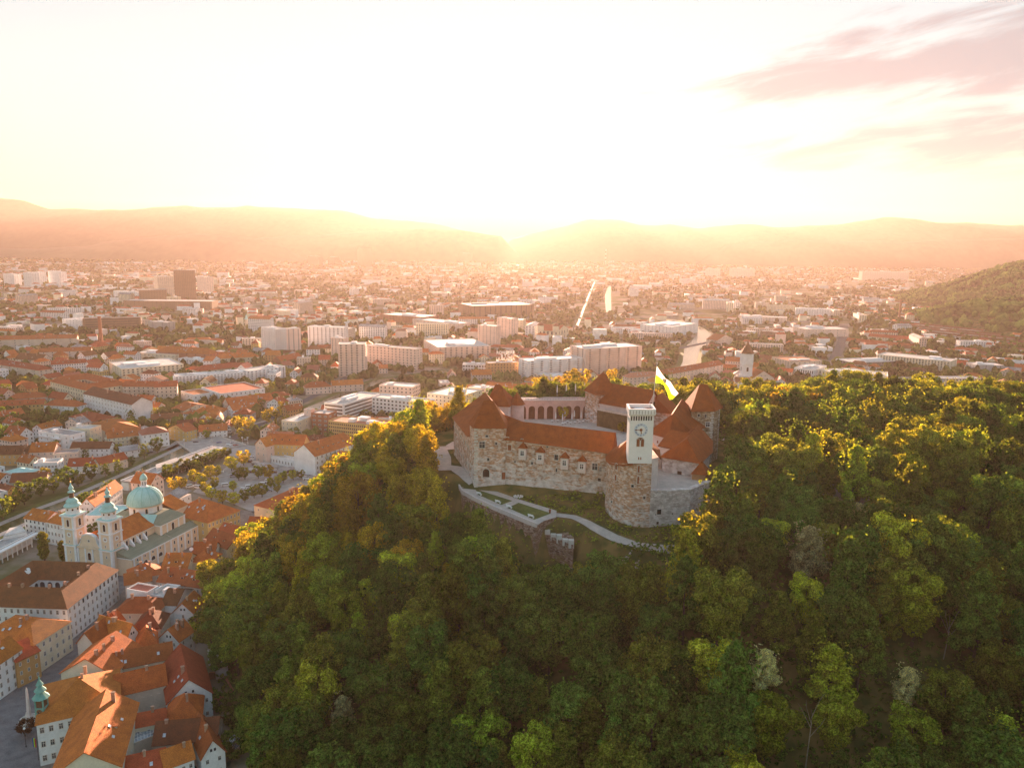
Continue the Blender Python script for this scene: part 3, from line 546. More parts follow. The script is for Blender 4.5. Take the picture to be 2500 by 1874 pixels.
# flag and pole
t, o = T('flag_pole', 'tall white flagpole rising from the clock tower roof', (51.6, 275.0, 110.5), 'flagpole', None)
mb = MB(); mb.bar((51.2, 275.0, 110.4), (52.3, 275, 128.3), .13, 6, 0, .07); mb.build('pole', WHITE, t, off=o)
mb = MB(); mb.lathe(52.3, 275, [(.05, 128.2), (.22, 128.45), (.05, 128.7)], 6); mb.build('finial', WHITE, t, off=o)
def clothmat(name, c, tr):
    m = bpy.data.materials.new(name); m.use_nodes = True; t = m.node_tree; t.nodes.clear(); o_ = t.nodes.new('ShaderNodeOutputMaterial'); a = t.nodes.new('ShaderNodeBsdfDiffuse'); b_ = t.nodes.new('ShaderNodeBsdfTranslucent'); x = t.nodes.new('ShaderNodeMixShader')
    a.inputs[0].default_value = (*c, 1); b_.inputs[0].default_value = (*c, 1); x.inputs[0].default_value = tr; t.links.new(a.outputs[0], x.inputs[1]); t.links.new(b_.outputs[0], x.inputs[2]); t.links.new(x.outputs[0], o_.inputs[0]); MATS[name] = m; return m
FGREEN = clothmat('flag_green', (0.52, 0.80, 0.02), .55); FWHITE = clothmat('flag_white', (0.92, 0.90, 0.88), .5)
top = [(52.25, 127.3), (53.8, 125.0), (55.6, 122.8), (57.3, 121.7), (59.0, 119.2), (60.6, 117.4)]; bot = [(51.85, 121.2), (53.6, 121.2), (55.2, 120.3), (56.5, 117.6), (57.5, 114.9), (58.5, 115.3)]
ys = [275, 274.5, 275.3, 274.7, 275.4, 275.0]; mb = MB()
for i in range(5):
    for k in range(6):
        P = []
        for (ii, kk) in ((i, k), (i + 1, k), (i + 1, k + 1), (i, k + 1)):
            f = kk / 6; a, b_ = top[ii], bot[ii]; P.append((a[0] + (b_[0] - a[0]) * f, ys[ii] + .3 * math.sin(ii * 1.5 + kk * .5), a[1] + (b_[1] - a[1]) * f))
        mb.face(P, 0 if k < 3 else 1)
fl = mb.build('flag', [FWHITE, FGREEN], None); tag(fl, 'white and green flag with a small crest blowing from the clock tower pole', 'flag')
mb = MB(); mb.face([(54.6, 274.75, 122.9), (54.7, 274.75, 121.7), (55.3, 274.75, 121.0), (55.9, 274.75, 121.5), (55.9, 274.75, 122.6)][::1]); mb.build('crest', pmat('crest_red', (0.55, 0.12, 0.08), .7), fl)
mb = MB(); mb.box(54.95, 274.68, 121.6, 55.55, 274.72, 122.4); mb.build('crest_castle', WHITE, bpy.data.objects['crest'])
# --- wall right of the bastion, yard and chapel wing
t, o = T('white_rampart', 'smooth pale stone rampart wall right of the round bastion', (62, 268, 60), 'rampart wall', CG)
mb = MB(); mb.prism([(51.2, 271.0), (66.5, 273.5), (77, 284), (76, 286), (65.5, 275.5), (51.6, 273.5)], 55, 81.6); mb.build('wall', ST_W, t, off=o)
A_, B_ = (51.2, 271.0), (66.5, 273.5)
for px, py, w_, h_ in [(1055, 1120, 1.7, 2.0), (1270, 1150, .6, .6), (1000, 1163, .5, .5), (1030, 1300, 1.0, 1.2), (958, 865, .25, 1.0), (1150, 875, .25, 1.0), (1342, 880, .25, 1.0)]:
    s, z = wallpt(*q('C', px, py), A_, B_); onwall(t, o, A_, B_, s, z, winmesh(w_, h_, 'rect', STONEF, DARK, .05), 'opening')
sheet('inner_yard', [(51.8, 273.6), (65.5, 275.6), (76, 286), (90, 345), (64, 345), (54, 300)], 80.2, GRAVEL)
t, o = T('tower_annex', 'narrow white annex with a small red roof against the right of the clock tower', (54, 281, 80), 'castle building', CG)
mb = MB(); mb.prism([(51.7, 273.8), (54.6, 276), (56.5, 288), (52.0, 288)], 80, 93.0); mb.build('wall', PALEP, t, off=o)
r = MB(); r.slab([(51.7, 273.0, 97.2), (55.5, 275.4, 92.6), (57.6, 288.6, 92.6), (52.2, 289, 98.0)], .3); r.build('roof', M_ROOF['castle'], t, off=o)
t, o = T('chapel_wing', 'pale castle wing with a steep hipped roof behind the pale rampart', (74, 306, 76), 'castle wing', CG)
k0, k1, k2, k3, k4 = (61.2, 300.8), (74.3, 293.0), (82.6, 309.5), (87.4, 328.0), (74, 330)
mb = MB(); mb.prism([k0, k1, k2, k3, k4], 68, 86.6); mb.build('wall', ST_L, t, off=o)
r = MB(); E_ = [(60.0, 300.6, 86.2), (74.4, 291.6, 86.2), (83.6, 309.2, 86.2), (88.6, 328.6, 86.2), (74, 331.2, 86.2)]; a1, a2 = (80.3, 323.0, 94.6), (70.4, 300.0, 94.2)
for f in ([E_[0], E_[1], a2], [E_[1], E_[2], a2], [E_[2], E_[3], a1, a2], [E_[3], E_[4], a1], [E_[4], E_[0], a2, a1], E_[::-1]): r.face(f)
r.build('roof', M_ROOF['castle'], t, off=o)
s, z = wallpt(*q('C', 1385, 515), k0, k1); onwall(t, o, k0, k1, s, z, winmesh(2.0, 3.0, 'rect', STONEF, DARK, .1), 'doorway')
mb = MB(); mb.prism([(71.0, 290.4), (75.8, 289.0), (78.4, 293.6), (73.4, 295)], 74, 82.8); pz = mb.build('porch', pmat('orange_plaster', (0.50, 0.26, 0.12)), t, off=o)
r = MB(); a_ = (74.9, 292.0, 87.4); c_ = [(70.2, 289.8, 82.6), (76.2, 288.0, 82.6), (79.4, 293.8, 82.6), (73.2, 295.6, 82.6)]
for i in range(4): r.face([c_[i], c_[(i + 1) % 4], a_])
r.build('porch_roof', M_ROOF['castle'], t, off=o)
t, o = T('middle_wing', 'castle wing with a large pale-ridged hipped roof between clock tower and right tower', (72, 340, 78), 'castle wing', CG)
m0, m1, m2, m3, m4 = (60.8, 331.0), (67.4, 321.0), (79.5, 330), (90.0, 346.5), (76.0, 362)
mb = MB(); mb.prism([m0, m1, m2, m3, m4], 74, 89.2); mb.build('wall', PALEP, t, off=o)
r = MB(); E_ = [(59.6, 330.8, 88.9), (67.4, 319.6, 88.9), (80.2, 329.2, 88.9), (91, 346.4, 88.9), (76.0, 363.2, 88.9)]; a1, a2 = (79.4, 352.0, 100.2), (69.8, 325.6, 98.8)
for f in ([E_[0], E_[1], a2], [E_[1], E_[2], a2], [E_[2], E_[3], a1, a2], [E_[3], E_[4], a1], [E_[4], E_[0], a2, a1], E_[::-1]): r.face(f)
r.build('roof', M_ROOF['castle'], t, off=o)
s, z = wallpt(*q('B', 1137, 1095), m0, m1); onwall(t, o, m0, m1, s, z, winmesh(1.2, 1.5, 'rect', STONEF, RUST))
t, o = T('link_building', 'small linking castle building with a low roof between the two hipped wings', (70, 314, 78), 'castle building', CG)
mb = MB(); mb.prism([(61.6, 309.0), (67.5, 303.5), (76, 314), (69, 321)], 76, 89.0); mb.build('wall', PALEP, t, off=o)
r = MB(); r.slab([(60.6, 309, 88.8), (67.6, 302.4, 88.8), (74.2, 311, 93.8), (67.2, 317.6, 93.8)], .35); r.slab([(67.2, 317.6, 93.8), (74.2, 311, 93.8), (78, 316, 90), (71, 323, 90)], .35); r.build('roof', M_ROOF['castle'], t, off=o)
t, o = T('gate_arch', 'stone gate arch with a sloping top between clock tower and hipped wings', (60, 305, 78), 'gate', CG)
mb = MB(); n = 8; gA, gB = (55.2, 303), (62.0, 305.5)
def G3(s, z_, d=0): p = lerp2(gA, gB, s); return (p[0], p[1] + d, z_)
arc = [(.18 + .3 * (1 - math.cos(i * math.pi / 8)), 80 + 2.9 * math.sin(i * math.pi / 8)) for i in range(9)]
for d in (0, 1.6):
    F_ = [G3(0, 74, d), G3(.18, 74, d)] + [G3(*a, d) for a in arc] + [G3(.78, 74, d), G3(1, 74, d), G3(1, 86.0, d), G3(0, 87.5, d)]
    mb.face(F_ if d == 0 else F_[::-1])
mb.face([G3(0, 87.5), G3(1, 86), G3(1, 86, 1.6), G3(0, 87.5, 1.6)])
for i in range(8): mb.face([G3(*arc[i]), G3(*arc[i + 1]), G3(*arc[i + 1], 1.6), G3(*arc[i], 1.6)])
mb.build('wall', ST_C, t, off=o)
# --- right tower
t, o = T('right_tower', 'tall stone tower with pale corner stones at the right end of the castle', (89, 350, 66), 'tower', CG)
n0, n1, n2, n3, n4 = (81.9, 342.3), (91.9, 343.6), (96.9, 350.6), (93.0, 362), (83.6, 360)
mb = MB(); mb.prism([n0, n1, n2, n3, n4], 62, 96.6); mb.build('wall', ST_T, t, off=o)
mb = MB()
for i in range(28):
    z = 64 + i * 1.15; l = 1.3 if i % 2 else .7; u = ((n1[0] - n0[0]) / 10.08, (n1[1] - n0[1]) / 10.08); v = ((n2[0] - n1[0]) / 8.6, (n2[1] - n1[1]) / 8.6)
    mb.prism([(n1[0] - u[0] * l, n1[1] - u[1] * l - .08), (n1[0] + .08, n1[1] - .1), (n1[0] + v[0] * l + .08, n1[1] + v[1] * l), (n1[0], n1[1] + .3)], z, z + .8)
    mb.prism([(n2[0] - v[0] * l + .08, n2[1] - v[1] * l), (n2[0] + .1, n2[1]), (n2[0], n2[1] + .3)], z, z + .8)
mb.build('corner_stones', STONEF, t, off=o)
r = MB(); E_ = [(81.0, 341.0, 96.4), (92.4, 342.2, 96.4), (98.4, 350.8, 96.4), (93.6, 363.2, 96.4), (82.4, 361, 96.4)]; a1, a2 = (87.0, 351.5, 107.4), (90.6, 351.5, 107.2)
for f in ([E_[0], E_[1], a2, a1], [E_[1], E_[2], a2], [E_[2], E_[3], a2], [E_[3], E_[4], a1, a2], [E_[4], E_[0], a1], E_[::-1]): r.face(f)
r.build('roof', M_ROOF['castle'], t, off=o)
for px, py, w_, h_, st in [(1690, 738, 1.4, 1.5, 'rect'), (1785, 745, .9, 1.7, 'rect'), (1813, 860, 2.2, 2.4, 'cross')]:
    s, z = wallpt(*q('B', px, py), n0, n1); onwall(t, o, n0, n1, s, z, winmesh(w_, h_, st, WHITE if st == 'cross' else STONEF, DARK))
# --- rampart terrace in front with path and lawns
TZ = 69.4
def d2(x, y, z=TZ): return at(*q('D', x, y), z)
terr = [d2(240, 525), d2(320, 668), d2(470, 752), d2(700, 858), d2(1180, 1056), d2(1262, 1000), d2(1410, 955), d2(1415, 880), d2(970, 745), d2(560, 600), d2(430, 575), d2(330, 490)]
tb = [(x * 1.0 + (x + 5) * .00, y) for x, y in terr]
t, o = T('rampart', 'long pink stone rampart wall carrying the terrace with white benches', (*terr[2], 52), 'rampart wall', None)
mb = MB(); mb.prism(terr, 50, TZ - .02, 0, 1); mb.build('wall', [ST_R, GRAVEL], t, off=o)
mb = MB(); E_ = terr[:5]
for i in range(4):
    a, b_ = E_[i], E_[i + 1]; dx, dy = b_[0] - a[0], b_[1] - a[1]; L_ = math.hypot(dx, dy); nx, ny = -dy / L_ * .55, dx / L_ * .55
    mb.prism([(a[0] - nx * .1, a[1] - ny * .1), (b_[0] - nx * .1, b_[1] - ny * .1), (b_[0] + nx, b_[1] + ny), (a[0] + nx, a[1] + ny)], TZ - .8, TZ + .9)
mb.build('parapet', pmat('pale_coping', (0.66, 0.56, 0.53), .85, var=.15, scale=1), t, off=o)
mb = MB()
for i in range(3):
    a = d2(262 + i * 20, 548 + i * 36); mb.prism([(a[0], a[1]), (a[0] + 5.5, a[1] + .6), (a[0] + 5.4, a[1] + 1.9), (a[0] - .3, a[1] + 1.2)], TZ, TZ + .5 - i * .13)
mb.build('steps', STONEF, t, off=o)
sheet('lawn', [d2(478, 632), d2(492, 690), d2(775, 815), d2(905, 768)], TZ + .05, GRASS); sheet('lawn', [d2(978, 790), d2(850, 848), d2(1160, 985), d2(1352, 912)], TZ + .05, GRASS)
GRP = 'white benches on the rampart terrace'
def bench(loc, rz, label):
    t = thing('bench', label, 'bench', loc, rz, GRP); mb = MB()
    mb.box(-1.3, -.3, .55, 1.3, -.02, .64); mb.box(-1.3, .04, .55, 1.3, .3, .64); mb.build('seat', WHITE, t)
    mb = MB(); mb.box(-1.3, .36, .78, 1.3, .44, 1.05); mb.box(-1.3, .42, 1.12, 1.3, .5, 1.4); mb.build('backrest', WHITE, t)
    for s in (-1.1, 1.1): mb = MB(); mb.box(s - .06, -.28, 0, s + .06, .45, .55); mb.box(s - .06, .3, .5, s + .06, .4, 1.3); mb.build('leg', WHITE, t)
for (x, y), lb in zip([(520, 700), (740, 795), (868, 852), (1122, 962)], ['first white bench nearest the terrace steps', 'white bench at the right end of the left lawn', 'white bench at the left end of the right lawn', 'white bench nearest the outer corner of the terrace']):
    p = d2(x, y); bench((p[0], p[1], TZ + .06), R_(-38) + math.pi, lb)
p = d2(1338, 905); t = thing('litter_bin', 'small dark red litter bin at the far corner of the right lawn', 'bin', (p[0], p[1], TZ)); mb = MB(); mb.lathe(0, 0, [(.34, 0), (.4, 1.1)], 10); mb.build('body', RUST, t); mb = MB(); mb.lathe(0, 0, [(.5, 1.1), (.5, 1.25)], 10); mb.build('lid', RUST, t)
# second, lower bastion in front
l0, l1, l2 = at(1316, 1290, 65), at(1395, 1320, 64.4), at(1402, 1330, 62)
t, o = T('lower_bastion', 'lower ruined stone bastion with a broken pale parapet below the terrace corner', (l0[0], l0[1], 48), 'bastion', None)
mb = MB(); mb.prism([(l0[0] - .6, l0[1] - 1.5), (l1[0] + .5, l1[1] - 1.5), (l1[0] + 2, l1[1] + 10), (l0[0] + 1, l0[1] + 11)], 40, [64.4, 63.4, 64, 65]); mb.build('wall', ST_R, t, off=o)
mb = MB()
for i in range(6):
    p = lerp2(l0, l1, i / 5.5); mb.prism([(p[0], p[1] - 1.9), (p[0] + 1.9, p[1] - 2.0), (p[0] + 2.0, p[1] - .4), (p[0], p[1] - .3)], 62.9 - i * .2, 65.3 - i * .2 + (.7 if i % 2 else 0))
mb.build('parapet', STONEF, t, off=o)
# ruin right of it: pale paved block with a wall end
v0, v1, v2, v3 = at(1545, 1338, 65.5), at(1645, 1342, 66), at(1592, 1390, 61), at(1518, 1376, 60.5)
t, o = T('ruined_abutment', 'pale stone ruined abutment at the bend of the path below the bastion', (*v2, 50), 'ruin', None)
mb = MB(); mb.prism([v3, v2, (v1[0] - 3, v1[1]), v0], 40, [60.5, 60.8, 65.9, 65.6]); mb.build('wall', ST_L, t, off=o)
rn = random.Random(4)
for i in range(26):
    mb = MB()
    f, h_ = rn.random(), rn.random(); a, b_ = lerp2(v3, v0, h_), lerp2(v2, v1, h_); p = lerp2(a, b_, f); z = 60.5 + 5.1 * h_; s = rn.uniform(.3, 1.2)
    mb.prism([(p[0] - s, p[1] - s * .5), (p[0] + s, p[1] - s * .4), (p[0] + s * .8, p[1] + s * .5), (p[0] - s * .9, p[1] + s * .5)], z - .5, z + rn.uniform(.2, .8)); mb.build('stone', ST_L, t, off=o)
# paths
drape('path', [at(1075, 1000 + 100, 71), d2(95, 300, 71), d2(80, 420, 70.6), d2(260, 440, 70.4), d2(400, 560, 69.8), d2(470, 600, TZ)], [6, 8, 9, 7, 6, 6], GRAVEL, flat=None, dz=.5)
drape('path', [at(1075, 1100, 71), d2(180, 170, 71.5), d2(290, 95, 72)], 7, GRAVEL, dz=.45)
pp = [d2(1400, 905), at(1400, 1262, 68.5), at(1450, 1288, 67.5), at(1500, 1308, 66.8), at(1560, 1326, 66.3), at(1640, 1336, 66), at(1720, 1330, 66)]
drape('path', pp, [4, 4, 4, 4.5, 5, 6, 6], GRAVEL, dz=.45)
drape('path', [gp(1240, 1562), gp(1320, 1549), gp(1412, 1526), gp(1480, 1500), gp(1560, 1480)], 4.0, GRAVEL, dz=.4)
drape('path', [gp(1960, 1165), gp(2040, 1205), gp(2130, 1235)], 16, GRAVEL, dz=.5); drape('path', [gp(1780, 1080), gp(1870, 1045), gp(1960, 1055), gp(2000, 1110)], 10, GRAVEL, dz=.5)
# bank between wall and path
rn = random.Random(9)
mb = MB()
for i in range(9):
    a = i / 9 * 6.28; mb.bar((3.2 + 1.6 * math.cos(a), 297 + 1.1 * math.sin(a), 69.9), (3.2 + 1.7 * math.cos(a + .4), 297 + 1.2 * math.sin(a + .4), 70.3), .38, 6)
tag(mb.build('stone_ring', STONEF), 'ring of pale stones on the grass below the castle wall', 'stone ring')
# ------------------------------------------------------------------ houses and other rectangular buildings
FOOT = []            # footprints already taken (centre x, y, radius, oriented rect) for the filler
def rect_frame(k, a, b, c, h):
    A, B = Vector(g(k, *a, h)), Vector(g(k, *b, h)); e = (B - A); w_ = e.length; e.normalize(); n = Vector((-e.y, e.x))
    if isinstance(c, (int, float)): dp = float(c)
    else: dp = (Vector(g(k, *c, h)) - A).dot(n)
    return A, e, n, w_, abs(dp)
def hip_roof(mb, w_, d, z, rise, ov, m=0, inset=None, ridge_y=False):
    x0, x1, y0, y1 = -ov, w_ + ov, -ov, d + ov; z -= .12
    if (w_ >= d) != ridge_y:
        i = min(inset if inset else (y1 - y0) / 2, (x1 - x0) / 2 - .2); ym = (y0 + y1) / 2; p, q_ = (x0 + i, ym, z + rise), (x1 - i, ym, z + rise)
        mb.face([(x0, y0, z), (x1, y0, z), q_, p], m); mb.face([(x1, y0, z), (x1, y1, z), q_], m); mb.face([(x1, y1, z), (x0, y1, z), p, q_], m); mb.face([(x0, y1, z), (x0, y0, z), p], m)
    else:
        i = min(inset if inset else (x1 - x0) / 2, (y1 - y0) / 2 - .2); xm = (x0 + x1) / 2; p, q_ = (xm, y0 + i, z + rise), (xm, y1 - i, z + rise)
        mb.face([(x0, y0, z), (x1, y0, z), p], m); mb.face([(x1, y0, z), (x1, y1, z), q_, p], m); mb.face([(x1, y1, z), (x0, y1, z), q_], m); mb.face([(x0, y1, z), (x0, y0, z), p, q_], m)
    mb.face([(x0, y0, z), (x0, y1, z), (x1, y1, z), (x1, y0, z)], m)
def gable_roof(mb, w_, d, z, rise, ov, along_x, m=0, th=.28):
    if along_x:
        ym = d / 2; k = rise / (d / 2); zl = z - ov * k; A_ = [(-ov, -ov, zl), (w_ + ov, -ov, zl), (w_ + ov, ym, z + rise), (-ov, ym, z + rise)]; B_ = [(w_ + ov, d + ov, zl), (-ov, d + ov, zl), (-ov, ym, z + rise), (w_ + ov, ym, z + rise)]
    else:
        xm = w_ / 2; k = rise / (w_ / 2); zl = z - ov * k; A_ = [(-ov, d + ov, zl), (-ov, -ov, zl), (xm, -ov, z + rise), (xm, d + ov, z + rise)]; B_ = [(w_ + ov, -ov, zl), (w_ + ov, d + ov, zl), (xm, d + ov, z + rise), (xm, -ov, z + rise)]
    for S in (A_, B_): mb.slab([(x, y, zz + .22) for x, y, zz in S], th, m)
def walls(mb, w_, d, h, kind, rise, m=0, z0=-1.0):
    mb.box(0, 0, z0, w_, d, h, m, bottom=False)
    if kind == 'gable': mb.face([(0, d, h), (0, 0, h), (0, d / 2, h + rise)], m); mb.face([(w_, 0, h), (w_, d, h), (w_, d / 2, h + rise)], m)
    if kind == 'gabley': mb.face([(0, 0, h), (w_, 0, h), (w_ / 2, 0, h + rise)], m); mb.face([(w_, d, h), (0, d, h), (w_ / 2, d, h + rise)], m)
def side_pts(w_, d): return [((0, 0), (w_, 0)), ((w_, 0), (w_, d)), ((w_, d), (0, d)), ((0, d), (0, 0))]
def bld(label, k, a, b, c, h, kind='gable', rise=4.0, wall='white', roof='red', fl=3, cols=5, cs=3, chim=1, sky=0, dorm=0, near=False, name='house', cat='house', group=None, wh=1.5, ww=1.0, band=False, balc=False, z0=0.0, ov=.5, win='cross', roofbox=0, ground_dark=False, bare=None, rnd=[11]):
    rnd[0] += 1; rn = random.Random(rnd[0])
    if isinstance(h, tuple):                                        # height read from the foot of corner b
        bx, by = g(k, *h, 0.0); px, py = q(k, *b); d_ = ray(px, py); t_ = math.hypot(bx, by) / math.hypot(d_[0], d_[1]); h = CH + d_[2] * t_
    A, e, n, w_, d = rect_frame(k, a, b, c, h + z0)
    rz = math.atan2(e.y, e.x); t = thing(name, label or '', cat, (A.x, A.y, z0), rz, group)
    if not label: t['label'] = f"{wall}|{roof}|{kind}"; AUTO.append(t)
    FOOT.append((A.x + (e.x * w_ + n.x * d) / 2, A.y + (e.y * w_ + n.y * d) / 2, A.x, A.y, e.x, e.y, w_, d))
    W = M_WALL.get(wall) or MATS[wall]; RM = M_ROOF.get(roof) or MATS[roof]
    mb = MB(); walls(mb, w_, d, h, kind, rise)
    if kind == 'flat': mb.box(.0, .0, h, w_, .35, h + .9); mb.box(0, d - .35, h, w_, d, h + .9); mb.box(0, .35, h, .35, d - .35, h + .9); mb.box(w_ - .35, .35, h, w_, d - .35, h + .9)
    fh = h / fl; far_w = []
    cam_l = Vector((-A.x, -A.y)); cl_ = Vector((cam_l.dot(e), cam_l.dot(n)))
    vis = [cl_.y < d * .5, cl_.x > w_ * .5, False, cl_.x < w_ * .5]; kx = 0
    protos = None; wcount = 0
    for si, (P, Q) in enumerate(side_pts(w_, d)):
        if not vis[si] or (bare and si in bare): continue
        nc = cols if si % 2 == 0 else cs; L_ = w_ if si % 2 == 0 else d
        if nc <= 0: continue
        ex, ey = (Q[0] - P[0]) / L_, (Q[1] - P[1]) / L_
        for f in range(fl):
            zc = fh * (f + .52)
            if band:
                if near or True:
                    x0, x1 = L_ * .04, L_ * .96; o_ = .05
                    seg = max(1, nc); wv = (x1 - x0) / seg
                    for i in range(seg):
                        s0, s1 = x0 + i * wv + .12, x0 + (i + 1) * wv - .12
                        pts = [(P[0] + ex * s + ey * o_, P[1] + ey * s - ex * o_, zz) for s, zz in ((s0, zc - wh / 2), (s1, zc - wh / 2), (s1, zc + wh / 2), (s0, zc + wh / 2))]; far_w.append(pts)
                continue
            for i in range(nc):
                s = L_ * (i + .5) / nc + rn.uniform(-.08, .08); w2 = min(ww, L_ / nc * .7); h2 = min(wh, fh * .62)
                if near and wcount < 98:
                    wcount += 1
                    obj_of('window', winmesh(w2, h2, 'cross' if win == 'cross' and w2 > .8 else 'rect' if win != 'arch' else 'arch', FRAME if wall != 'white' else STONEF, GLASS), t, (P[0] + ex * s, P[1] + ey * s, zc), math.atan2(ey, ex))
                else:
                    o_ = .05; far_w.append([(P[0] + ex * u + ey * o_, P[1] + ey * u - ex * o_, zz) for u, zz in ((s - w2 / 2, zc - h2 / 2), (s + w2 / 2, zc - h2 / 2), (s + w2 / 2, zc + h2 / 2), (s - w2 / 2, zc + h2 / 2))])
        if kind in ('gable', 'gabley') and ((kind == 'gabley' and si == 0) or (kind == 'gable' and si in (1, 3))) and rise > 3:
            for s in (L_ * .42, L_ * .58):
                o_ = .05; zc = h + rise * .3; far_w.append([(P[0] + ex * u + ey * o_, P[1] + ey * u - ex * o_, zz) for u, zz in ((s - .35, zc - .5), (s + .35, zc - .5), (s + .35, zc + .5), (s - .35, zc + .5))])
        if balc:
            for f in range(1, fl):
                mbb = mb; z_ = fh * f; o0, o1 = 0, 1.3
                for i in range(max(1, nc // 2)):
                    s0, s1 = L_ * (2 * i + .15) / nc, L_ * min(nc, 2 * i + 1.7) / nc
                    R4 = [(P[0] + ex * s0 + ey * o0, P[1] + ey * s0 - ex * o0), (P[0] + ex * s0 + ey * o1, P[1] + ey * s0 - ex * o1), (P[0] + ex * s1 + ey * o1, P[1] + ey * s1 - ex * o1), (P[0] + ex * s1 + ey * o0, P[1] + ey * s1 - ex * o0)]
                    mbb.prism(R4, z_ - .1, z_ + .95)
    for pts in far_w: mb.face(pts, 1)
    mb.build('wall', [W, GLASS if not band else MATS.get('band_glass', GLASS)], t)
    mb = MB()
    if kind == 'hip': hip_roof(mb, w_, d, h, rise, ov)
    elif kind == 'hipy': hip_roof(mb, w_, d, h, rise, ov, ridge_y=True)
    elif kind == 'gable': gable_roof(mb, w_, d, h, rise, ov, True)
    elif kind == 'gabley': gable_roof(mb, w_, d, h, rise, ov, False)
    elif kind == 'flat': mb.box(.36, .36, h + .02, w_ - .36, d - .36, h + .3)
    elif kind == 'shed': mb.slab([(-ov, -ov, h), (w_ + ov, -ov, h), (w_ + ov, d + ov, h + rise), (-ov, d + ov, h + rise)], .3)
    rf = mb.build('roof', RM, t)
    if kind == 'flat':
        for i in range(roofbox):
            mb = MB(); x, y = w_ * rn.uniform(.08, .75), d * rn.uniform(.1, .5); mb.box(x, y, h + .3, x + w_ * rn.uniform(.08, .2), y + d * rn.uniform(.2, .4), h + .3 + rn.uniform(1.2, 3.2)); mb.build('roof_hut', M_WALL['grey' if wall == 'brown' else 'white'], rf)
    else:
        along_x = kind in ('gable',) or (kind == 'hip' and w_ >= d) or (kind == 'hipy' and w_ < d) or kind == 'shed'
        half = (d if along_x else w_) / 2; lng = w_ if along_x else d
        def rp(u, v):                                              # u along ridge 0..1, v 0 eave .. 1 ridge on the visible slope
            zz = h + rise * v
            return (lng * u, half * v, zz) if along_x else ((w_ - half * v) if cl_.x > w_ / 2 else half * v, lng * u, zz)
        lo, hi = (.1, .9) if kind.startswith('gable') else (.3, .7)
        for i in range(chim):
            x, y, zz = rp(rn.uniform(lo, hi), rn.uniform(.6, .95)); mb = MB(); s = rn.uniform(.35, .6); top_ = h + rise + rn.uniform(.6, 1.5)
            mb.box(x - s, y - s * .8, zz - .6, x + s, y + s * .8, top_); mb.box(x - s - .1, y - s * .8 - .1, top_, x + s + .1, y + s * .8 + .1, top_ + .18); mb.build('chimney', CHIM, rf)
        ang = math.atan2(rise, half)
        for i in range(sky):
            x, y, zz = rp(rn.uniform(lo, hi), rn.uniform(.3, .75)); mb = MB(); mb.box(-.45, -.6, .0, .45, .6, .14); o_ = mb.build('skylight', SKYL, rf)
            o_.location = (x, y, zz + .28); o_.rotation_euler = (ang, 0, 0) if along_x else (0, ang if cl_.x > w_ / 2 else -ang, 0)
        for i in range(dorm):
            u = lo + (hi - lo) * (i + .5) / dorm; x, y, zz = rp(u, .38); mb = MB(); mb.box(-.75, -.1, -.6, .75, 1.9, .95); mb.face([(-.5, -.14, 0), (.5, -.14, 0), (.5, -.14, .8), (-.5, -.14, .8)], 1)
            mb.face([(-.95, -.35, .9), (.95, -.35, .9), (.9, 2.6, 1.5), (-.9, 2.6, 1.5)], 2); mb.face([(-.95, -.35, .9), (-.9, 2.6, 1.5), (-.9, 2.6, .8)], 2); mb.face([(.95, -.35, .9), (.9, 2.6, .8), (.9, 2.6, 1.5)], 2)
            o_ = mb.build('dormer', [W, GLASS, RM], rf); o_.location = (x, y, zz)
            if not along_x: o_.rotation_euler = (0, 0, math.pi / 2 if cl_.x > w_ / 2 else -math.pi / 2)
    return t
SKYL = pmat('skylight_glass', (0.55, 0.56, 0.60), 0.25, var=.2, spec=.6)
pmat('band_glass', (0.10, 0.075, 0.06), 0.3, var=.5, scale=.6)
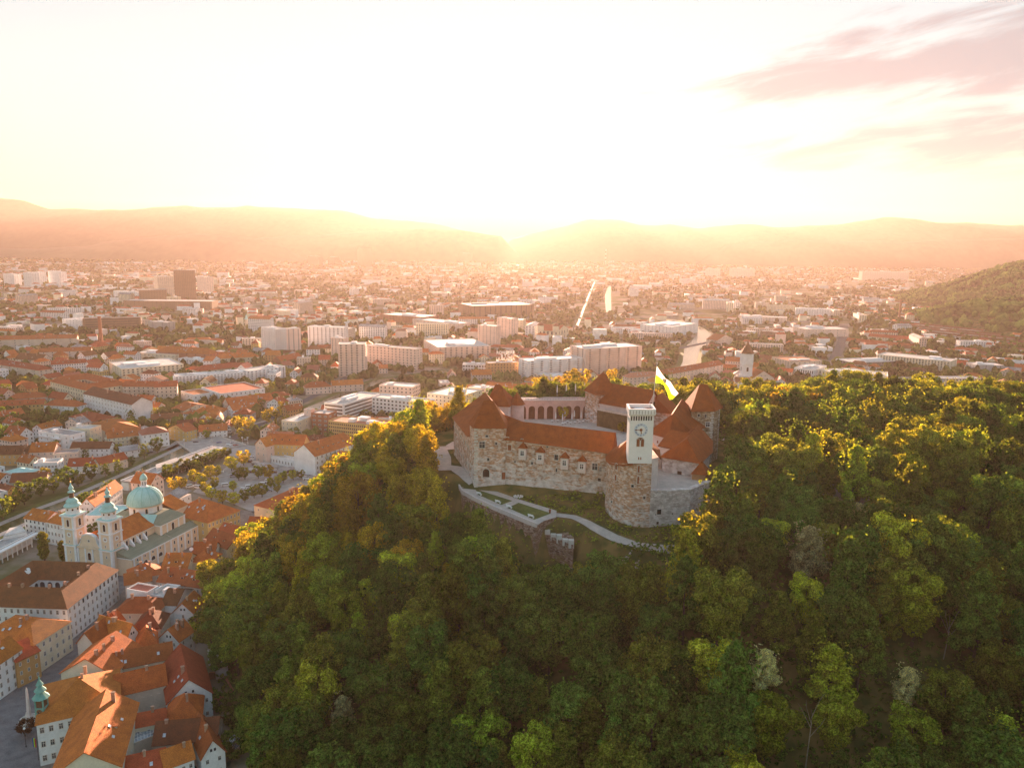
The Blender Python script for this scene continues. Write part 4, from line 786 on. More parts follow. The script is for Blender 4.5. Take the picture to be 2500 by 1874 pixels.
def court(label, k, a, b, c, h, rise, ww_, wall, roof, fl, cols, cs, near=False, name='palace', cat='palace', wings=None, dmul=1.0):
    """a four-winged block round a courtyard under a ring-shaped hipped roof"""
    A, e, n, w_, d = rect_frame(k, a, b, c, h); rz = math.atan2(e.y, e.x); t = thing(name, label, cat, (A.x, A.y, 0), rz)
    FOOT.append((A.x + (e.x * w_ + n.x * d) / 2, A.y + (e.y * w_ + n.y * d) / 2, A.x, A.y, e.x, e.y, w_, d))
    mb = MB(); O = [(0, 0), (w_, 0), (w_, d), (0, d)]; I = [(ww_, ww_), (w_ - ww_, ww_), (w_ - ww_, d - ww_), (ww_, d - ww_)]
    for i in range(4):
        j = (i + 1) % 4; mb.face([(*O[i], -1), (*O[j], -1), (*O[j], h), (*O[i], h)]); mb.face([(*I[j], -1), (*I[i], -1), (*I[i], h), (*I[j], h)])
    wc = 0; fh = h / fl
    for P, Q, nc in ((O[0], O[1], cols), (O[1], O[2], cs)):
        L_ = math.hypot(Q[0] - P[0], Q[1] - P[1]); ex, ey = (Q[0] - P[0]) / L_, (Q[1] - P[1]) / L_
        for f in range(fl):
            for i in range(nc):
                s = L_ * (i + .5) / nc; zc = fh * (f + .5)
                if near and wc < 99: wc += 1; obj_of('window', winmesh(1.15, 2.0, 'cross', STONEF, GLASS), t, (P[0] + ex * s, P[1] + ey * s, zc), math.atan2(ey, ex))
                else: mb.face([(P[0] + ex * u + ey * .05, P[1] + ey * u - ex * .05, z_) for u, z_ in ((s - .6, zc - 1), (s + .6, zc - 1), (s + .6, zc + 1), (s - .6, zc + 1))], 1)
    # courtyard arcades as flat dark arches, their inner shade put into the colour
    for P, Q in ((I[3], I[2]), (I[0], I[3])):
        L_ = math.hypot(Q[0] - P[0], Q[1] - P[1]); nA = max(2, int(L_ / 3.2)); ex, ey = (Q[0] - P[0]) / L_, (Q[1] - P[1]) / L_
        for f in range(2):
            for i in range(nA):
                s = L_ * (i + .5) / nA; z_ = h - 4.2 - 4.5 * f; pts = [(s - 1.1, z_)] + [(s - 1.1 * math.cos(u * math.pi / 6), z_ + 2 + 1.1 * math.sin(u * math.pi / 6)) for u in range(7)] + [(s + 1.1, z_)]
                mb.face([(P[0] + ex * u + ey * .06, P[1] + ey * u - ex * .06, zz) for u, zz in pts[::-1]], 1)
    mb.build('wall', [M_WALL[wall], GLASS], t)
    mb = MB(); ov = .6; z = h - .1; OO = [(-ov, -ov), (w_ + ov, -ov), (w_ + ov, d + ov), (-ov, d + ov)]; m_ = ww_ / 2; RR = [(m_, m_), (w_ - m_, m_), (w_ - m_, d - m_), (m_, d - m_)]; II = [(ww_ + .4, ww_ + .4), (w_ - ww_ - .4, ww_ + .4), (w_ - ww_ - .4, d - ww_ - .4), (ww_ + .4, d - ww_ - .4)]
    for i in range(4):
        j = (i + 1) % 4; mb.face([(*OO[i], z), (*OO[j], z), (*RR[j], z + rise), (*RR[i], z + rise)], i % 2 if isinstance(roof, tuple) and i in (1, 3) else 0); mb.face([(*RR[i], z + rise), (*RR[j], z + rise), (*II[j], z), (*II[i], z)])
        mb.face([(*OO[j], z), (*OO[i], z), (*II[i], z), (*II[j], z)])
    rf = mb.build('roof', [M_ROOF[roof if isinstance(roof, str) else roof[0]], M_ROOF[roof if isinstance(roof, str) else roof[-1]]], t)
    rn = random.Random(len(FOOT))
    for i in range(6):
        mb = MB(); u = rn.uniform(.15, .85); x, y = ((w_ * u, m_) if i % 2 else (w_ - m_, d * u)); mb.box(x - .5, y - .5, z + rise - 1, x + .5, y + .5, z + rise + 1.3); mb.build('chimney', CHIM, rf)
    return t

# ---- old town below the hill
N = dict(near=True)
court('large white palace with a dark brown tiled roof round an arcaded courtyard', 'L', (-230, 448), (498, 472), (876, 186), 15, 6.5, 12.5, 'white', 'brown', 4, 15, 12, near=True)
bld('cream corner house with an orange hipped roof below the brown roofed palace', 'L', (-180, 690), (250, 742), (477, 560), 13, 'hip', 5.5, 'cream', 'orange', 3, 8, 6, chim=2, sky=3, **N, wh=2.0, ww=1.2)
bld('narrow orange walled house with an awning between the white and the cream house', 'L', (-60, 800), (118, 868), (245, 768), 11, 'gabley', 3.5, 'orange', 'red', 3, 0, 3, chim=1, **N, ww=.9)
bld('white four storey house with a red roof at the left edge of the square', 'L', (-230, 880), (-35, 900), (98, 762), 14, 'gabley', 4.5, 'white', 'orange', 4, 4, 4, chim=1, sky=1, **N, wh=1.9)
bld('town hall with a broad orange hipped roof and white walls beside the clock turret', 'L', (270, 1335), (890, 1192), (445, 1012), 15, 'hip', 7, 'white', 'orange', 3, 9, 4, chim=2, **N, name='town_hall', cat='town hall', wh=2.2, ww=1.4)
bld('orange roofed house with its ridge pointing down to the photo bottom beside the square', 'L', (372, 1730), (900, 1640), (590, 1240), 14.5, 'gabley', 6.5, 'cream', 'orange', 3, 0, 5, chim=1, sky=3, dorm=1, **N)
bld('low house with a long orange roof above the glazed yard', 'M', (-40, 1412), (345, 1335), (436, 1262), 11, 'gable', 3.2, 'cream', 'red', 2, 5, 2, chim=1, **N)
bld('white gabled house with three small attic windows right of the arcaded gallery', 'M', (358, 1215), (662, 1140), 27, 10.5, 'gabley', 7.2, 'white', 'red', 2, 4, 6, chim=1, sky=3, **N, bare=(1,))
bld('orange roofed wing over a dark arcaded gallery above the low long roof', 'M', (10, 1168), (352, 1086), 12, 12, 'gable', 5, 'beige', 'orange', 3, 0, 0, chim=1, **N)
bld('wide red roofed house with four blue skylights behind the arcaded gallery', 'M', (-60, 1000), (395, 905), (440, 812), 13, 'gable', 4.2, 'cream', 'red', 3, 6, 2, chim=2, sky=4, **N)
bld('house with an orange hipped roof and two skylights left of the small white gabled house', 'M', (152, 842), (292, 815), 11, 12, 'hip', 6, 'cream', 'orange', 3, 2, 2, chim=1, sky=2, **N)
bld('small white gabled house with tall chimneys at the edge of the wood', 'M', (300, 772), (440, 795), 9, 11, 'gabley', 4.6, 'white', 'orange', 3, 2, 2, chim=3, **N)
bld('house with a plain brown pyramid roof behind the two orange roofed houses', 'M', (118, 716), (312, 706), 13, 12, 'hip', 5.5, 'beige', 'brown', 3, 3, 2, chim=2, **N)
bld('white walled house with a steep light orange roof and three white skylights', 'L', (700, 645), (935, 712), (985, 640), 13, 'gable', 5.8, 'white', 'orange', 3, 2, 2, chim=2, sky=3, dorm=0, **N)
bld('long street house with an orange roof and a white gutter line beside the town street', 'L', (452, 948), (845, 962), (560, 738), 14, 'gabley', 6, 'cream', 'orange', 3, 0, 4, chim=3, sky=1, **N)
bld('tall tiled street house with many chimneys beyond the white gutter line', 'L', (575, 722), (700, 732), (735, 540), 14, 'gabley', 4.5, 'pink', 'orange', 3, 0, 5, chim=4, **N)
bld('flat roofed house with two square windows and a pink sheet roof', 'M', (82, 448), (222, 472), (250, 420), 15, 'flat', 1, 'white', 'pink', 3, 2, 1, chim=0, **N)
bld('roof garden house with a white awning beside the pink sheet roof', 'M', (240, 488), (335, 500), (385, 415), 13, 'flat', 1, 'white', 'pale', 3, 2, 2, chim=0, roofbox=2, **N)
bld('dark brown roofed house above a small white arcade below the roof garden', 'M', (318, 545), (420, 548), (515, 440), 12, 'gable', 4, 'white', 'brown', 3, 0, 0, chim=1, **N)
bld('wide house with a brown red roof and one thin mast left of the arcade', 'M', (-10, 600), (290, 600), (310, 505), 12, 'hip', 4.5, 'beige', 'red', 3, 4, 2, chim=2, **N)
bld('white gabled house with an orange roof on its right close to the wood', 'M', (395, 598), (535, 600), 12, 11, 'gabley', 4.5, 'white', 'orange', 3, 1, 1, chim=1, sky=2, **N)
bld('row house with steep red dormered roof below the cathedral aisle', 'M', (290, 385), (590, 430), (640, 345), 12, 'gable', 4.8, 'pink', 'red', 3, 6, 2, chim=3, sky=2, dorm=3, **N)
bld('small pink gabled house touching the cathedral street', 'M', (70, 410), (250, 380), 10, 11, 'gable', 3.5, 'pink', 'red', 3, 4, 2, chim=2, **N)
bld('red roofed house with a white chimney right below the cathedral arches', 'M', (100, 375), (320, 335), 13, 11.5, 'hip', 4.5, 'pink', 'red', 3, 4, 2, chim=2, sky=2, **N)
bld('orange roofed house with roof windows below the grey green cathedral roof', 'M', (318, 300), (490, 300), (520, 215), 12, 'gable', 5, 'cream', 'orange', 3, 4, 2, chim=2, sky=2, dorm=1, **N)
bld('orange roofed house with a satellite dish below the cathedral end', 'M', (510, 250), (640, 262), 12, 12, 'hip', 4.5, 'cream', 'orange', 3, 3, 2, chim=2, sky=2, **N)
bld('house with an orange gable roof and a white fire wall at the wood edge', 'M', (530, 205), (680, 200), (700, 140), 13, 'gable', 4.5, 'white', 'orange', 3, 3, 2, chim=1, **N)
bld('tall roofed house with small dormers high on the street below the wood', 'M', (610, 105), (765, 165), 12, 13, 'gable', 5, 'cream', 'red', 3, 3, 2, chim=1, dorm=2, **N)
bld('plain orange roofed house tucked under the first hill trees', 'M', (640, 350), (775, 385), 12, 10, 'hip', 4.5, 'cream', 'orange', 3, 3, 2, chim=1, **N)
bld('brown roofed house with slanting ridge near the orange hill trees', 'M', (690, 60), (800, 90), 12, 12, 'gable', 4.5, 'cream', 'red', 3, 3, 2, chim=1, sky=1, **N)
bld('low white house with an orange roof at the bottom of the photo', 'M', (345, 1662), (540, 1590), (480, 1492), 9, 'gable', 3.6, 'white', 'orange', 2, 4, 2, chim=1, **N)
bld('long brown red roof left of the low white house at the bottom', 'M', (-20, 1740), (340, 1655), (240, 1545), 9, 'gable', 3.6, 'cream', 'red', 2, 5, 2, chim=1, sky=1, **N)
bld('white gabled house with a chimney beside the greenhouse', 'M', (590, 1590), (752, 1535), 17, 8.5, 'gabley', 5.2, 'white', 'red', 2, 2, 3, chim=1, sky=1, **N)
bld('long dark red roofed house behind the white gabled house', 'M', (262, 1500), (690, 1462), (715, 1320), 9, 'gable', 4.5, 'beige', 'brown', 2, 6, 2, chim=1, sky=2, **N)
bld('house with a pyramid shaped orange roof right of the glazed yard', 'M', (350, 1345), (590, 1305), 13, 10, 'hip', 5.5, 'white', 'orange', 2, 3, 2, chim=1, **N)
# dark arcaded gallery openings under the orange wing, glazed yard roof, greenhouse
A_, B_ = g('M', 30, 1195, 8.5), g('M', 350, 1120, 8.5)
t = thing('gallery', 'two storey stone arcade gallery under the orange roofed wing', 'gallery', (A_[0], A_[1], 0)); o = (A_[0], A_[1], 0); ex, ey = B_[0] - A_[0], B_[1] - A_[1]; L_ = math.hypot(ex, ey); ex /= L_; ey /= L_
mb = MB(); nrm = (ey * 2.2, -ex * 2.2); mb.prism([A_, B_, (B_[0] - nrm[0] * .02, B_[1] - nrm[1] * .02), (A_[0] - nrm[0] * .02, A_[1] - nrm[1] * .02)], -.5, 9.6)
mb.prism([(A_[0] + nrm[0], A_[1] + nrm[1]), (B_[0] + nrm[0], B_[1] + nrm[1]), B_, A_], 4.4, 5.4); mb.prism([(A_[0] + nrm[0], A_[1] + nrm[1]), (B_[0] + nrm[0], B_[1] + nrm[1]), B_, A_], 9.2, 9.8); mb.build('wall', M_WALL['beige'], t, off=o)
for f, (zb, zt_) in enumerate(((0, 4.4), (5.4, 9.2))):
    for i in range(7):
        s = L_ * i / 6; p = (A_[0] + ex * s + nrm[0] * .95, A_[1] + ey * s + nrm[1] * .95); mb = MB(); mb.lathe(*p, [(.32, zb), (.26, zt_ - 1.2), (.4, zt_ - 1.1), (1.0, zt_)], 8); mb.build('column', STONEF, t, off=o)
def glazed(label, k, pts, z, rise, name, n1=10, n2=4):
    P = [Vector(g(k, x, y, z)) for x, y in pts]; t = thing(name, label, name.replace('_', ' '), (P[0].x, P[0].y, 0)); o = (P[0].x, P[0].y, 0); mb = MB(); mb.prism([tuple(p) for p in P], -.5, z - .1); mb.build('wall', M_WALL['beige'], t, off=o)
    mb = MB(); mb.face([(P[0].x, P[0].y, z), (P[1].x, P[1].y, z), (P[2].x, P[2].y, z + rise), (P[3].x, P[3].y, z + rise)]); mb.build('glass_roof', pmat('roof_glass', (0.30, 0.34, 0.38), .12, var=.5, scale=.8, spec=.7), t, off=o)
    mb = MB()
    for i in range(n1 + 1):
        a = P[0].lerp(P[1], i / n1); b_ = P[3].lerp(P[2], i / n1); mb.bar((a.x, a.y, z + .06), (b_.x, b_.y, z + rise + .06), .09, 4)
    for i in range(n2 + 1):
        a = P[0].lerp(P[3], i / n2); b_ = P[1].lerp(P[2], i / n2); zz = z + rise * i / n2 + .08; mb.bar((a.x, a.y, zz), (b_.x, b_.y, zz), .09, 4)
    mb.build('glazing_bars', WHITE, t, off=o); return t
glazed('yard covered by a white barred glass roof below the long orange roof', 'M', [(48, 1518), (352, 1402), (340, 1342), (42, 1412)], 8, 1.2, 'glazed_yard', 14, 5)
glazed('small pale green greenhouse at the wood edge near the photo bottom', 'M', [(815, 1530), (872, 1498), (842, 1452), (762, 1450)], 4, 1.5, 'greenhouse', 6, 3)
# town hall clock turret
tx, ty = g('L', 316, 1240, 15); t = thing('clock_turret', 'green copper clock turret with three stacked roofs at the left end of the town hall', 'turret', (tx, ty, 14)); o = (tx, ty, 14)
TG = pmat('verdigris', (0.20, 0.46, 0.40), .7, col2=(0.11, 0.28, 0.24), scale=.8)
mb = MB(); mb.box(tx - 1.5, ty - 1.5, 12, tx + 1.5, ty + 1.5, 17.2); mb.build('base', TG, t, off=o)
mb = MB(); mb.box(tx - 1.2, ty - 1.2, 17.2, tx + 1.2, ty + 1.2, 20.4); mb.build('lantern', WOOD, t, off=o)
for dx in (-1.25, 1.25):
    for dy in (-1.25, 1.25): mb = MB(); mb.box(tx + dx - .2, ty + dy - .2, 17.2, tx + dx + .2, ty + dy + .2, 20.5); mb.build('post', TG, t, off=o)
mb = MB(); mb.lathe(tx, ty, [(2.7, 20.4), (1.0, 22.3), (1.0, 23.0), (1.9, 22.9), (.7, 24.4), (.7, 25.0), (1.2, 24.9), (.15, 26.8), (.3, 27.2), (.05, 28.2)], 8, a0=math.pi / 8); mb.build('roof', TG, t, off=o)
mb = MB(); n = 20; mb.face([(tx + .95 * math.cos(i * 6.283 / n), ty - 1.56, 15.9 + .95 * math.sin(i * 6.283 / n)) for i in range(n)]); d_ = mb.build('dial', pmat('dial_dark', (0.10, 0.08, 0.07)), t, off=o)
mb = MB()
for i in range(12): a = i * math.pi / 6; mb.bar((tx + .6 * math.cos(a), ty - 1.6, 15.9 + .6 * math.sin(a)), (tx + .88 * math.cos(a), ty - 1.6, 15.9 + .88 * math.sin(a)), .05, 4)
mb.bar((tx, ty - 1.6, 15.9), (tx + .5, ty - 1.6, 16.1), .06, 4); mb.bar((tx, ty - 1.6, 15.9), (tx - .1, ty - 1.6, 16.6), .06, 4); mb.build('dial_marks', GOLD, d_)
bpy.data.objects['dial_marks'].location = (-o[0], -o[1], -o[2])
# fountain obelisk, tree, flagpole on the square
fx, fy = gpz = g('L', 222, 1310, 0); t = thing('fountain', 'marble fountain with a tall pale obelisk and carved figures on the square', 'fountain', (fx, fy, 0)); o = (fx, fy, 0)
mb = MB(); mb.lathe(fx, fy, [(3.4, 0), (3.4, 1.0), (3.0, 1.0), (3.0, .5)], 12); mb.build('basin', STONEF, t, off=o)
mb = MB(); mb.lathe(fx, fy, [(1.3, .5), (1.1, 2.2), (.8, 2.4), (.75, 2.5), (.35, 12.5), (.05, 13.4)], 4, a0=.78); mb.build('obelisk', PALEP, t, off=o)
for i in range(3):
    a = i * 2.094 + .5; x, y = fx + 1.9 * math.cos(a), fy + 1.9 * math.sin(a); mb = MB(); mb.lathe(x, y, [(.6, .5), (.45, 1.2), (.55, 1.8), (.28, 2.3), (.2, 2.45), (.26, 2.65), (.1, 2.95)], 8); mb.build('figure', STONEF, t, True, off=o)

# ------------------------------------------------------------------ the cathedral
CX, CY = -201.3, 367.9; rz = math.atan2(-.278, .96)
t = thing('cathedral', 'baroque cathedral with two green capped bell towers and a large green dome', 'cathedral', (CX, CY, 0), rz)
CREAM = pmat('cathedral_cream', (0.80, 0.63, 0.46), .9, var=.12, scale=.3); TRIM = pmat('cathedral_trim', (0.86, 0.85, 0.86), .85, var=.1, scale=.5)
COP = M_ROOF['green']
def ctower(u0, lab):
    w_ = 7.4; m = MB(); m.box(u0 - w_, 0, 0, u0, w_, 30); tw = m.build('tower', CREAM, t); tw['label'] = lab
    m = MB()
    for x in (u0 - w_ - .12, u0 - 1.2):
        for y in (-.12, w_ - 1.2): m.box(x, y, 0, x + 1.32, y + 1.32, 29.6)
    m.build('pilasters', TRIM, tw)
    for z, o_, th in ((13.6, .5, .8), (22.6, .45, .6), (29.4, .8, .9)): m = MB(); m.box(u0 - w_ - o_, -o_, z, u0 + o_, w_ + o_, z + th); m.build('cornice', TRIM, tw)
    for z in (14.4, 30.3): m = MB(); m.box(u0 - w_ - .6, -.6, z, u0 + .6, w_ + .6, z + .12); m.build('copper_flashing', COP, tw)
    cx, cy = u0 - w_ / 2, w_ / 2
    m = MB(); m.lathe(cx, cy, [(3.6, 30.4), (3.45, 31.0), (3.4, 34.4)], 8, a0=math.pi / 8); ob = m.build('belfry_drum', TRIM, tw)
    for i in range(8):
        a = i * math.pi / 4 - math.pi / 2; r_ = 3.22; me = winmesh(.9, 1.1, 'rect', CREAM, DARK, .1); o_ = obj_of('oculus', me, ob, (cx + r_ * math.cos(a), cy + r_ * math.sin(a), 33.0), a + math.pi / 2)
    m = MB(); m.lathe(cx, cy, [(4.1, 34.3), (4.1, 34.6), (3.6, 35.3), (2.7, 35.9), (2.9, 36.6), (2.7, 37.3), (1.6, 38.3), (1.45, 38.6)], 16); m.build('cap', COP, tw, True)
    m = MB(); m.lathe(cx, cy, [(1.15, 38.5), (1.15, 41.6)], 8); m.build('lantern', WOOD, tw)
    m = MB(); m.lathe(cx, cy, [(1.8, 41.5), (1.6, 42.0), (.9, 42.5), (.75, 42.8), (1.25, 43.5), (1.1, 44.2), (.45, 45.2), (.15, 46.6)], 12); m.build('onion', COP, tw, True)
    m = MB(); m.lathe(cx, cy, [(.1, 46.5), (.4, 47.0), (.1, 47.5)], 8); m.box(cx - .08, cy - .08, 47.4, cx + .08, cy + .08, 49.4); m.box(cx - .5, cy - .07, 48.5, cx + .5, cy + .07, 48.7); m.build('cross', GOLD, tw)
    for P, ang in (((cx, 0), 0), ((u0, cy), math.pi / 2), ((u0 - w_, cy), -math.pi / 2)):
        obj_of('belfry_window', winmesh(1.9, 4.2, 'arch', TRIM, DARK, .2), tw, (P[0], P[1], 26.1), ang)
        m = MB(); n = 20; R2 = Matrix.Rotation(ang, 3, 'Z')
        for r_, yy, mi in ((1.35, -.06, 0), (.45, -.09, 1)):
            m.face([tuple(R2 @ Vector((r_ * math.cos(i * 6.283 / n), yy, r_ * math.sin(i * 6.283 / n))) + Vector((P[0], P[1], 19.9))) for i in range(n)], mi)
        for i in range(4):
            a = i * math.pi / 2; m.face([tuple(R2 @ Vector(p_) + Vector((P[0], P[1], 19.9))) for p_ in ((.9 * math.cos(a) - .12 * math.sin(a), -.08, .9 * math.sin(a) + .12 * math.cos(a)), (.9 * math.cos(a) + .12 * math.sin(a), -.08, .9 * math.sin(a) - .12 * math.cos(a)), (0, -.08, 0))], 1)
        m.build('dial', [WHITE, RUST], tw)
        for z in (16.2, 10.5, 6.0): obj_of('slit_window', winmesh(.6, 1.5, 'rect', TRIM, DARK, .1), tw, (P[0], P[1], z), ang)
ctower(0.0, 'right bell tower'); ctower(-22.8, 'left bell tower')
# facade between the towers
m = MB(); m.box(-22.8, .6, 0, -7.4, 3.0, 14); m.box(-23.2, .1, 13.6, -7.0, .7, 14.3); pts = []
for i in range(21):
    f = i / 20; x = -22.2 + 14.2 * f; c_ = abs(f - .5) * 2; z = 14.3 + (7.0 * math.cos(c_ * math.pi / 2 * .75) ** .8 if c_ < .62 else 4.2 * (1 - (c_ - .62) / .38) ** 1.6 + .2); pts.append((x, z))
m.face([(pts[0][0], 1.0, 14)] + [(x, 1.0, z) for x, z in pts][::-1][::-1] + [(pts[-1][0], 1.0, 14)][::1]) if False else m.face([(-22.2, 1.0, 14), (-8.0, 1.0, 14)] + [(x, 1.0, z) for x, z in pts[::-1]])
m.face([(x, 2.2, z) for x, z in [(-22.2, 14)] + pts + [(-8.0, 14)]])
for i in range(20): a, b_ = pts[i], pts[i + 1]; m.face([(a[0], 1.0, a[1]), (b_[0], 1.0, b_[1]), (b_[0], 2.2, b_[1]), (a[0], 2.2, a[1])])
m.build('facade', CREAM, t)
m = MB()
for i in range(20): a, b_ = pts[i], pts[i + 1]; m.face([(a[0], .85, a[1] - .5), (b_[0], .85, b_[1] - .5), (b_[0], .85, b_[1] + .15), (a[0], .85, a[1] + .15)]); m.face([(a[0], .85, a[1] + .15), (b_[0], .85, b_[1] + .15), (b_[0], 2.4, b_[1] + .15), (a[0], 2.4, a[1] + .15)])
for x in (-22.6, -17.9, -13.3, -8.4): m.box(x, .35, 0, x + .9, .6, 13.6)
m.build('gable_trim', TRIM, t)
obj_of('facade_window', winmesh(2.6, 4.6, 'arch', TRIM, DARK, .3), t, (-15.1, .6, 9.3)); obj_of('oculus', winmesh(1.3, 1.3, 'rect', TRIM, DARK, .15), t, (-15.1, 1.0, 17.5)); obj_of('portal', winmesh(2.6, 4.6, 'arch', TRIM, WOOD, .3), t, (-15.1, .6, 2.6))
# nave, aisle, crossing, dome, choir
m = MB(); m.box(-22.6, 3, 0, -.3, 33, 17.3); m.box(0, 3, 0, 8.9, 54, 10.0); m.box(-31, 5, 0, -22.6, 54, 10.0); m.box(-30.5, 30.4, 0, 3.5, 49.6, 17.5); m.box(-22.6, 52, 0, -4.0, 62, 18.0); nv = m.build('nave', CREAM, t)
m = MB(); m.box(-22.8, 2.8, 16.7, 0.0, 33, 17.35); m.box(-.1, 2.8, 9.4, 9.3, 54.3, 10.05); m.box(-30.8, 30.1, 16.8, 3.9, 49.9, 17.38)
for y in (4, 9.5, 15, 20.5, 26): m.box(8.8, y, 0, 9.15, y + 1.0, 9.6)
for y in (31, 36.5, 42, 47.5, 53): m.box(8.8, y - .4, 0, 9.15, y + 1.0, 9.6)
m.box(3.4, 30.2, 10, 3.75, 31.6, 16.8); m.box(3.4, 35, 10, 3.75, 36, 16.8); m.box(3.4, 44, 10, 3.75, 45, 16.8); m.box(3.4, 48.4, 10, 3.75, 49.8, 16.8); m.build('cornice', TRIM, t)
for i, y in enumerate((8, 12.6, 17.2, 21.8)):
    m = MB(); m.prism([(-.3, y - .5), (2.3, y - .5), (2.3, y + .5), (-.3, y + .5)], 10, [16.2, 13.2, 13.2, 16.2]); m.build('buttress', TRIM, t)
    obj_of('nave_window', winmesh(1.6, 3.0, 'arch', TRIM, DARK, .15), t, (-.3, y + 2.3, 14.6), math.pi / 2)
for y in (6.8, 12.2, 17.8, 23.2): obj_of('lunette', winmesh(3.2, 2.6, 'arch', TRIM, GLASS, .2), t, (8.9, y, 4.8), math.pi / 2); obj_of('aisle_window', winmesh(1.2, 1.4, 'rect', TRIM, GLASS, .15), t, (8.9, y, 8.2), math.pi / 2)
for y in (34, 39.5, 45, 50.5):
    for z in (3.2, 7.2): obj_of('aisle_window', winmesh(1.3, 2.2, 'rect', TRIM, GLASS, .15), t, (8.9, y, z), math.pi / 2)
obj_of('transept_window', winmesh(2.4, 5.0, 'arch', TRIM, DARK, .25), t, (3.5, 40, 13.7), math.pi / 2)
m = MB(); m.face([(.3, 5, 17.2), (.3, 31.5, 17.2), (-11.4, 31.5, 23.2), (-11.4, 5, 23.2)]); m.face([(-23, 31.5, 17.2), (-23, 5, 17.2), (-11.4, 5, 23.2), (-11.4, 31.5, 23.2)]); m.face([(-23, 5, 17.2), (.3, 5, 17.2), (-11.4, 5, 23.2)]); m.build('nave_roof', M_ROOF['orange'], t)
m = MB(); m.face([(9.3, 2.6, 10.0), (9.3, 33, 10.0), (-.3, 33, 13.0), (-.3, 2.6, 13.0)]); m.face([(9.3, 33, 10), (9.3, 54.4, 10), (3.5, 54.4, 12), (3.5, 33, 12)]); m.face([(-31.3, 54, 10), (-31.3, 4.6, 10), (-22.6, 4.6, 13), (-22.6, 54, 13)]); m.face([(9.3, 2.6, 10), (-.3, 2.6, 13), (-.3, 2.6, 10)]); m.build('aisle_roof', M_ROOF['lead'], t)
m = MB(); dx_, dy_ = -14.0, 40.0
QZ = 20.6
for S in ([(4, 30, 17.4), (4, 50, 17.4), (-2, 45, 21.4), (-2, 35, 21.4)], [(-2, 35, 21.4), (-2, 45, 21.4), (-9, 45, 21.4), (-9, 35, 21.4)], [(4, 30, 17.4), (-2, 35, 21.4), (-9, 35, 21.4), (-9, 30, 17.4)], [(4, 50, 17.4), (-9, 50, 17.4), (-9, 45, 21.4), (-2, 45, 21.4)], [(-31, 50, 17.4), (-31, 30, 17.4), (-25, 35, 21.4), (-25, 45, 21.4)], [(-31, 30, 17.4), (-19, 30, 17.4), (-19, 35, 21.4), (-25, 35, 21.4)], [(-31, 50, 17.4), (-25, 45, 21.4), (-19, 45, 21.4), (-19, 50, 17.4)]): m.face(S)
m.build('crossing_roof', M_ROOF['lead'], t)
m = MB(); m.face([(-6.5, 33.5, 21.6), (-9, 30.2, 22.6), (-1.0, 30.2, 17.6), (-2.0, 35, 21.5)]); m.face([(-6.5, 33.5, 21.6), (-9, 30.2, 22.6), (-1.0, 30.2, 17.6), (-2.0, 35, 21.5)][::-1]); m.box(-19.4, 30, 17.4, -8.6, 50, 19.6); m.build('copper_valley', COP, t)
m = MB(); m.face([(-4, 52, 18), (-4, 63, 18), (-13.3, 59, 24.5), (-13.3, 47, 24.5)]); m.face([(-4, 63, 18), (-22.6, 63, 18), (-13.3, 59, 24.5)]); m.face([(-22.6, 63, 18), (-22.6, 52, 18), (-13.3, 46, 24.5), (-13.3, 59, 24.5)]); m.build('choir_roof', M_ROOF['orange'], t)
m = MB(); m.lathe(dx_, dy_, [(9.0, 17), (9.0, 25.2)], 8, a0=math.pi / 8); dr = m.build('drum', TRIM, t)
for i in range(8):
    a = i * math.pi / 4 - math.pi / 2; obj_of('drum_window', winmesh(1.6, 3.2, 'arch', CREAM, GLASS, .25), dr, (dx_ + 8.35 * math.cos(a), dy_ + 8.35 * math.sin(a), 22.9), a + math.pi / 2)
m = MB(); m.lathe(dx_, dy_, [(9.5, 25.0), (9.5, 25.5)], 24); m.build('drum_cornice', CREAM, t)
m = MB(); m.lathe(dx_, dy_, [(9.6, 25.5), (9.45, 26.3)] + [(9.3 * math.cos(a), 26.3 + 8.6 * math.sin(a)) for a in [i * .13 for i in range(1, 12)]], 24); dm = m.build('dome', COP, t, True)
m = MB()
for i in range(12):
    a = i * math.pi / 6
    for j in range(10):
        u, v = j * .13, (j + 1) * .13; m.bar((dx_ + 9.35 * math.cos(u) * math.cos(a), dy_ + 9.35 * math.cos(u) * math.sin(a), 26.3 + 8.65 * math.sin(u)), (dx_ + 9.35 * math.cos(v) * math.cos(a), dy_ + 9.35 * math.cos(v) * math.sin(a), 26.3 + 8.65 * math.sin(v)), .14, 4)
m.build('ribs', pmat('verdigris_pale', (0.30, 0.56, 0.48), .7), dm)
m = MB(); m.lathe(dx_, dy_, [(2.0, 34.7), (2.0, 35.1), (1.55, 35.1), (1.5, 38.4), (2.0, 38.5), (2.0, 38.9)], 8); ln = m.build('lantern', TRIM, t)
for i in range(8): a = i * math.pi / 4 + math.pi / 8; obj_of('lantern_window', winmesh(.7, 2.2, 'rect', TRIM, DARK, .1), ln, (dx_ + 1.42 * math.cos(a), dy_ + 1.42 * math.sin(a), 36.8), a + math.pi / 2)
m = MB(); m.lathe(dx_, dy_, [(2.1, 38.8), (1.9, 40.0), (1.3, 41.2), (.5, 42.0), (.12, 42.4)], 12); m.build('lantern_cap', COP, t, True)
m = MB(); m.box(dx_ - .1, dy_ - .1, 42.3, dx_ + .1, dy_ + .1, 45); m.box(dx_ - .7, dy_ - .08, 43.8, dx_ + .7, dy_ + .08, 44.0); m.build('cross', GOLD, t)
FOOT.append((CX - 5, CY + 30, CX - 30, CY, .96, -.278, 40, 63))
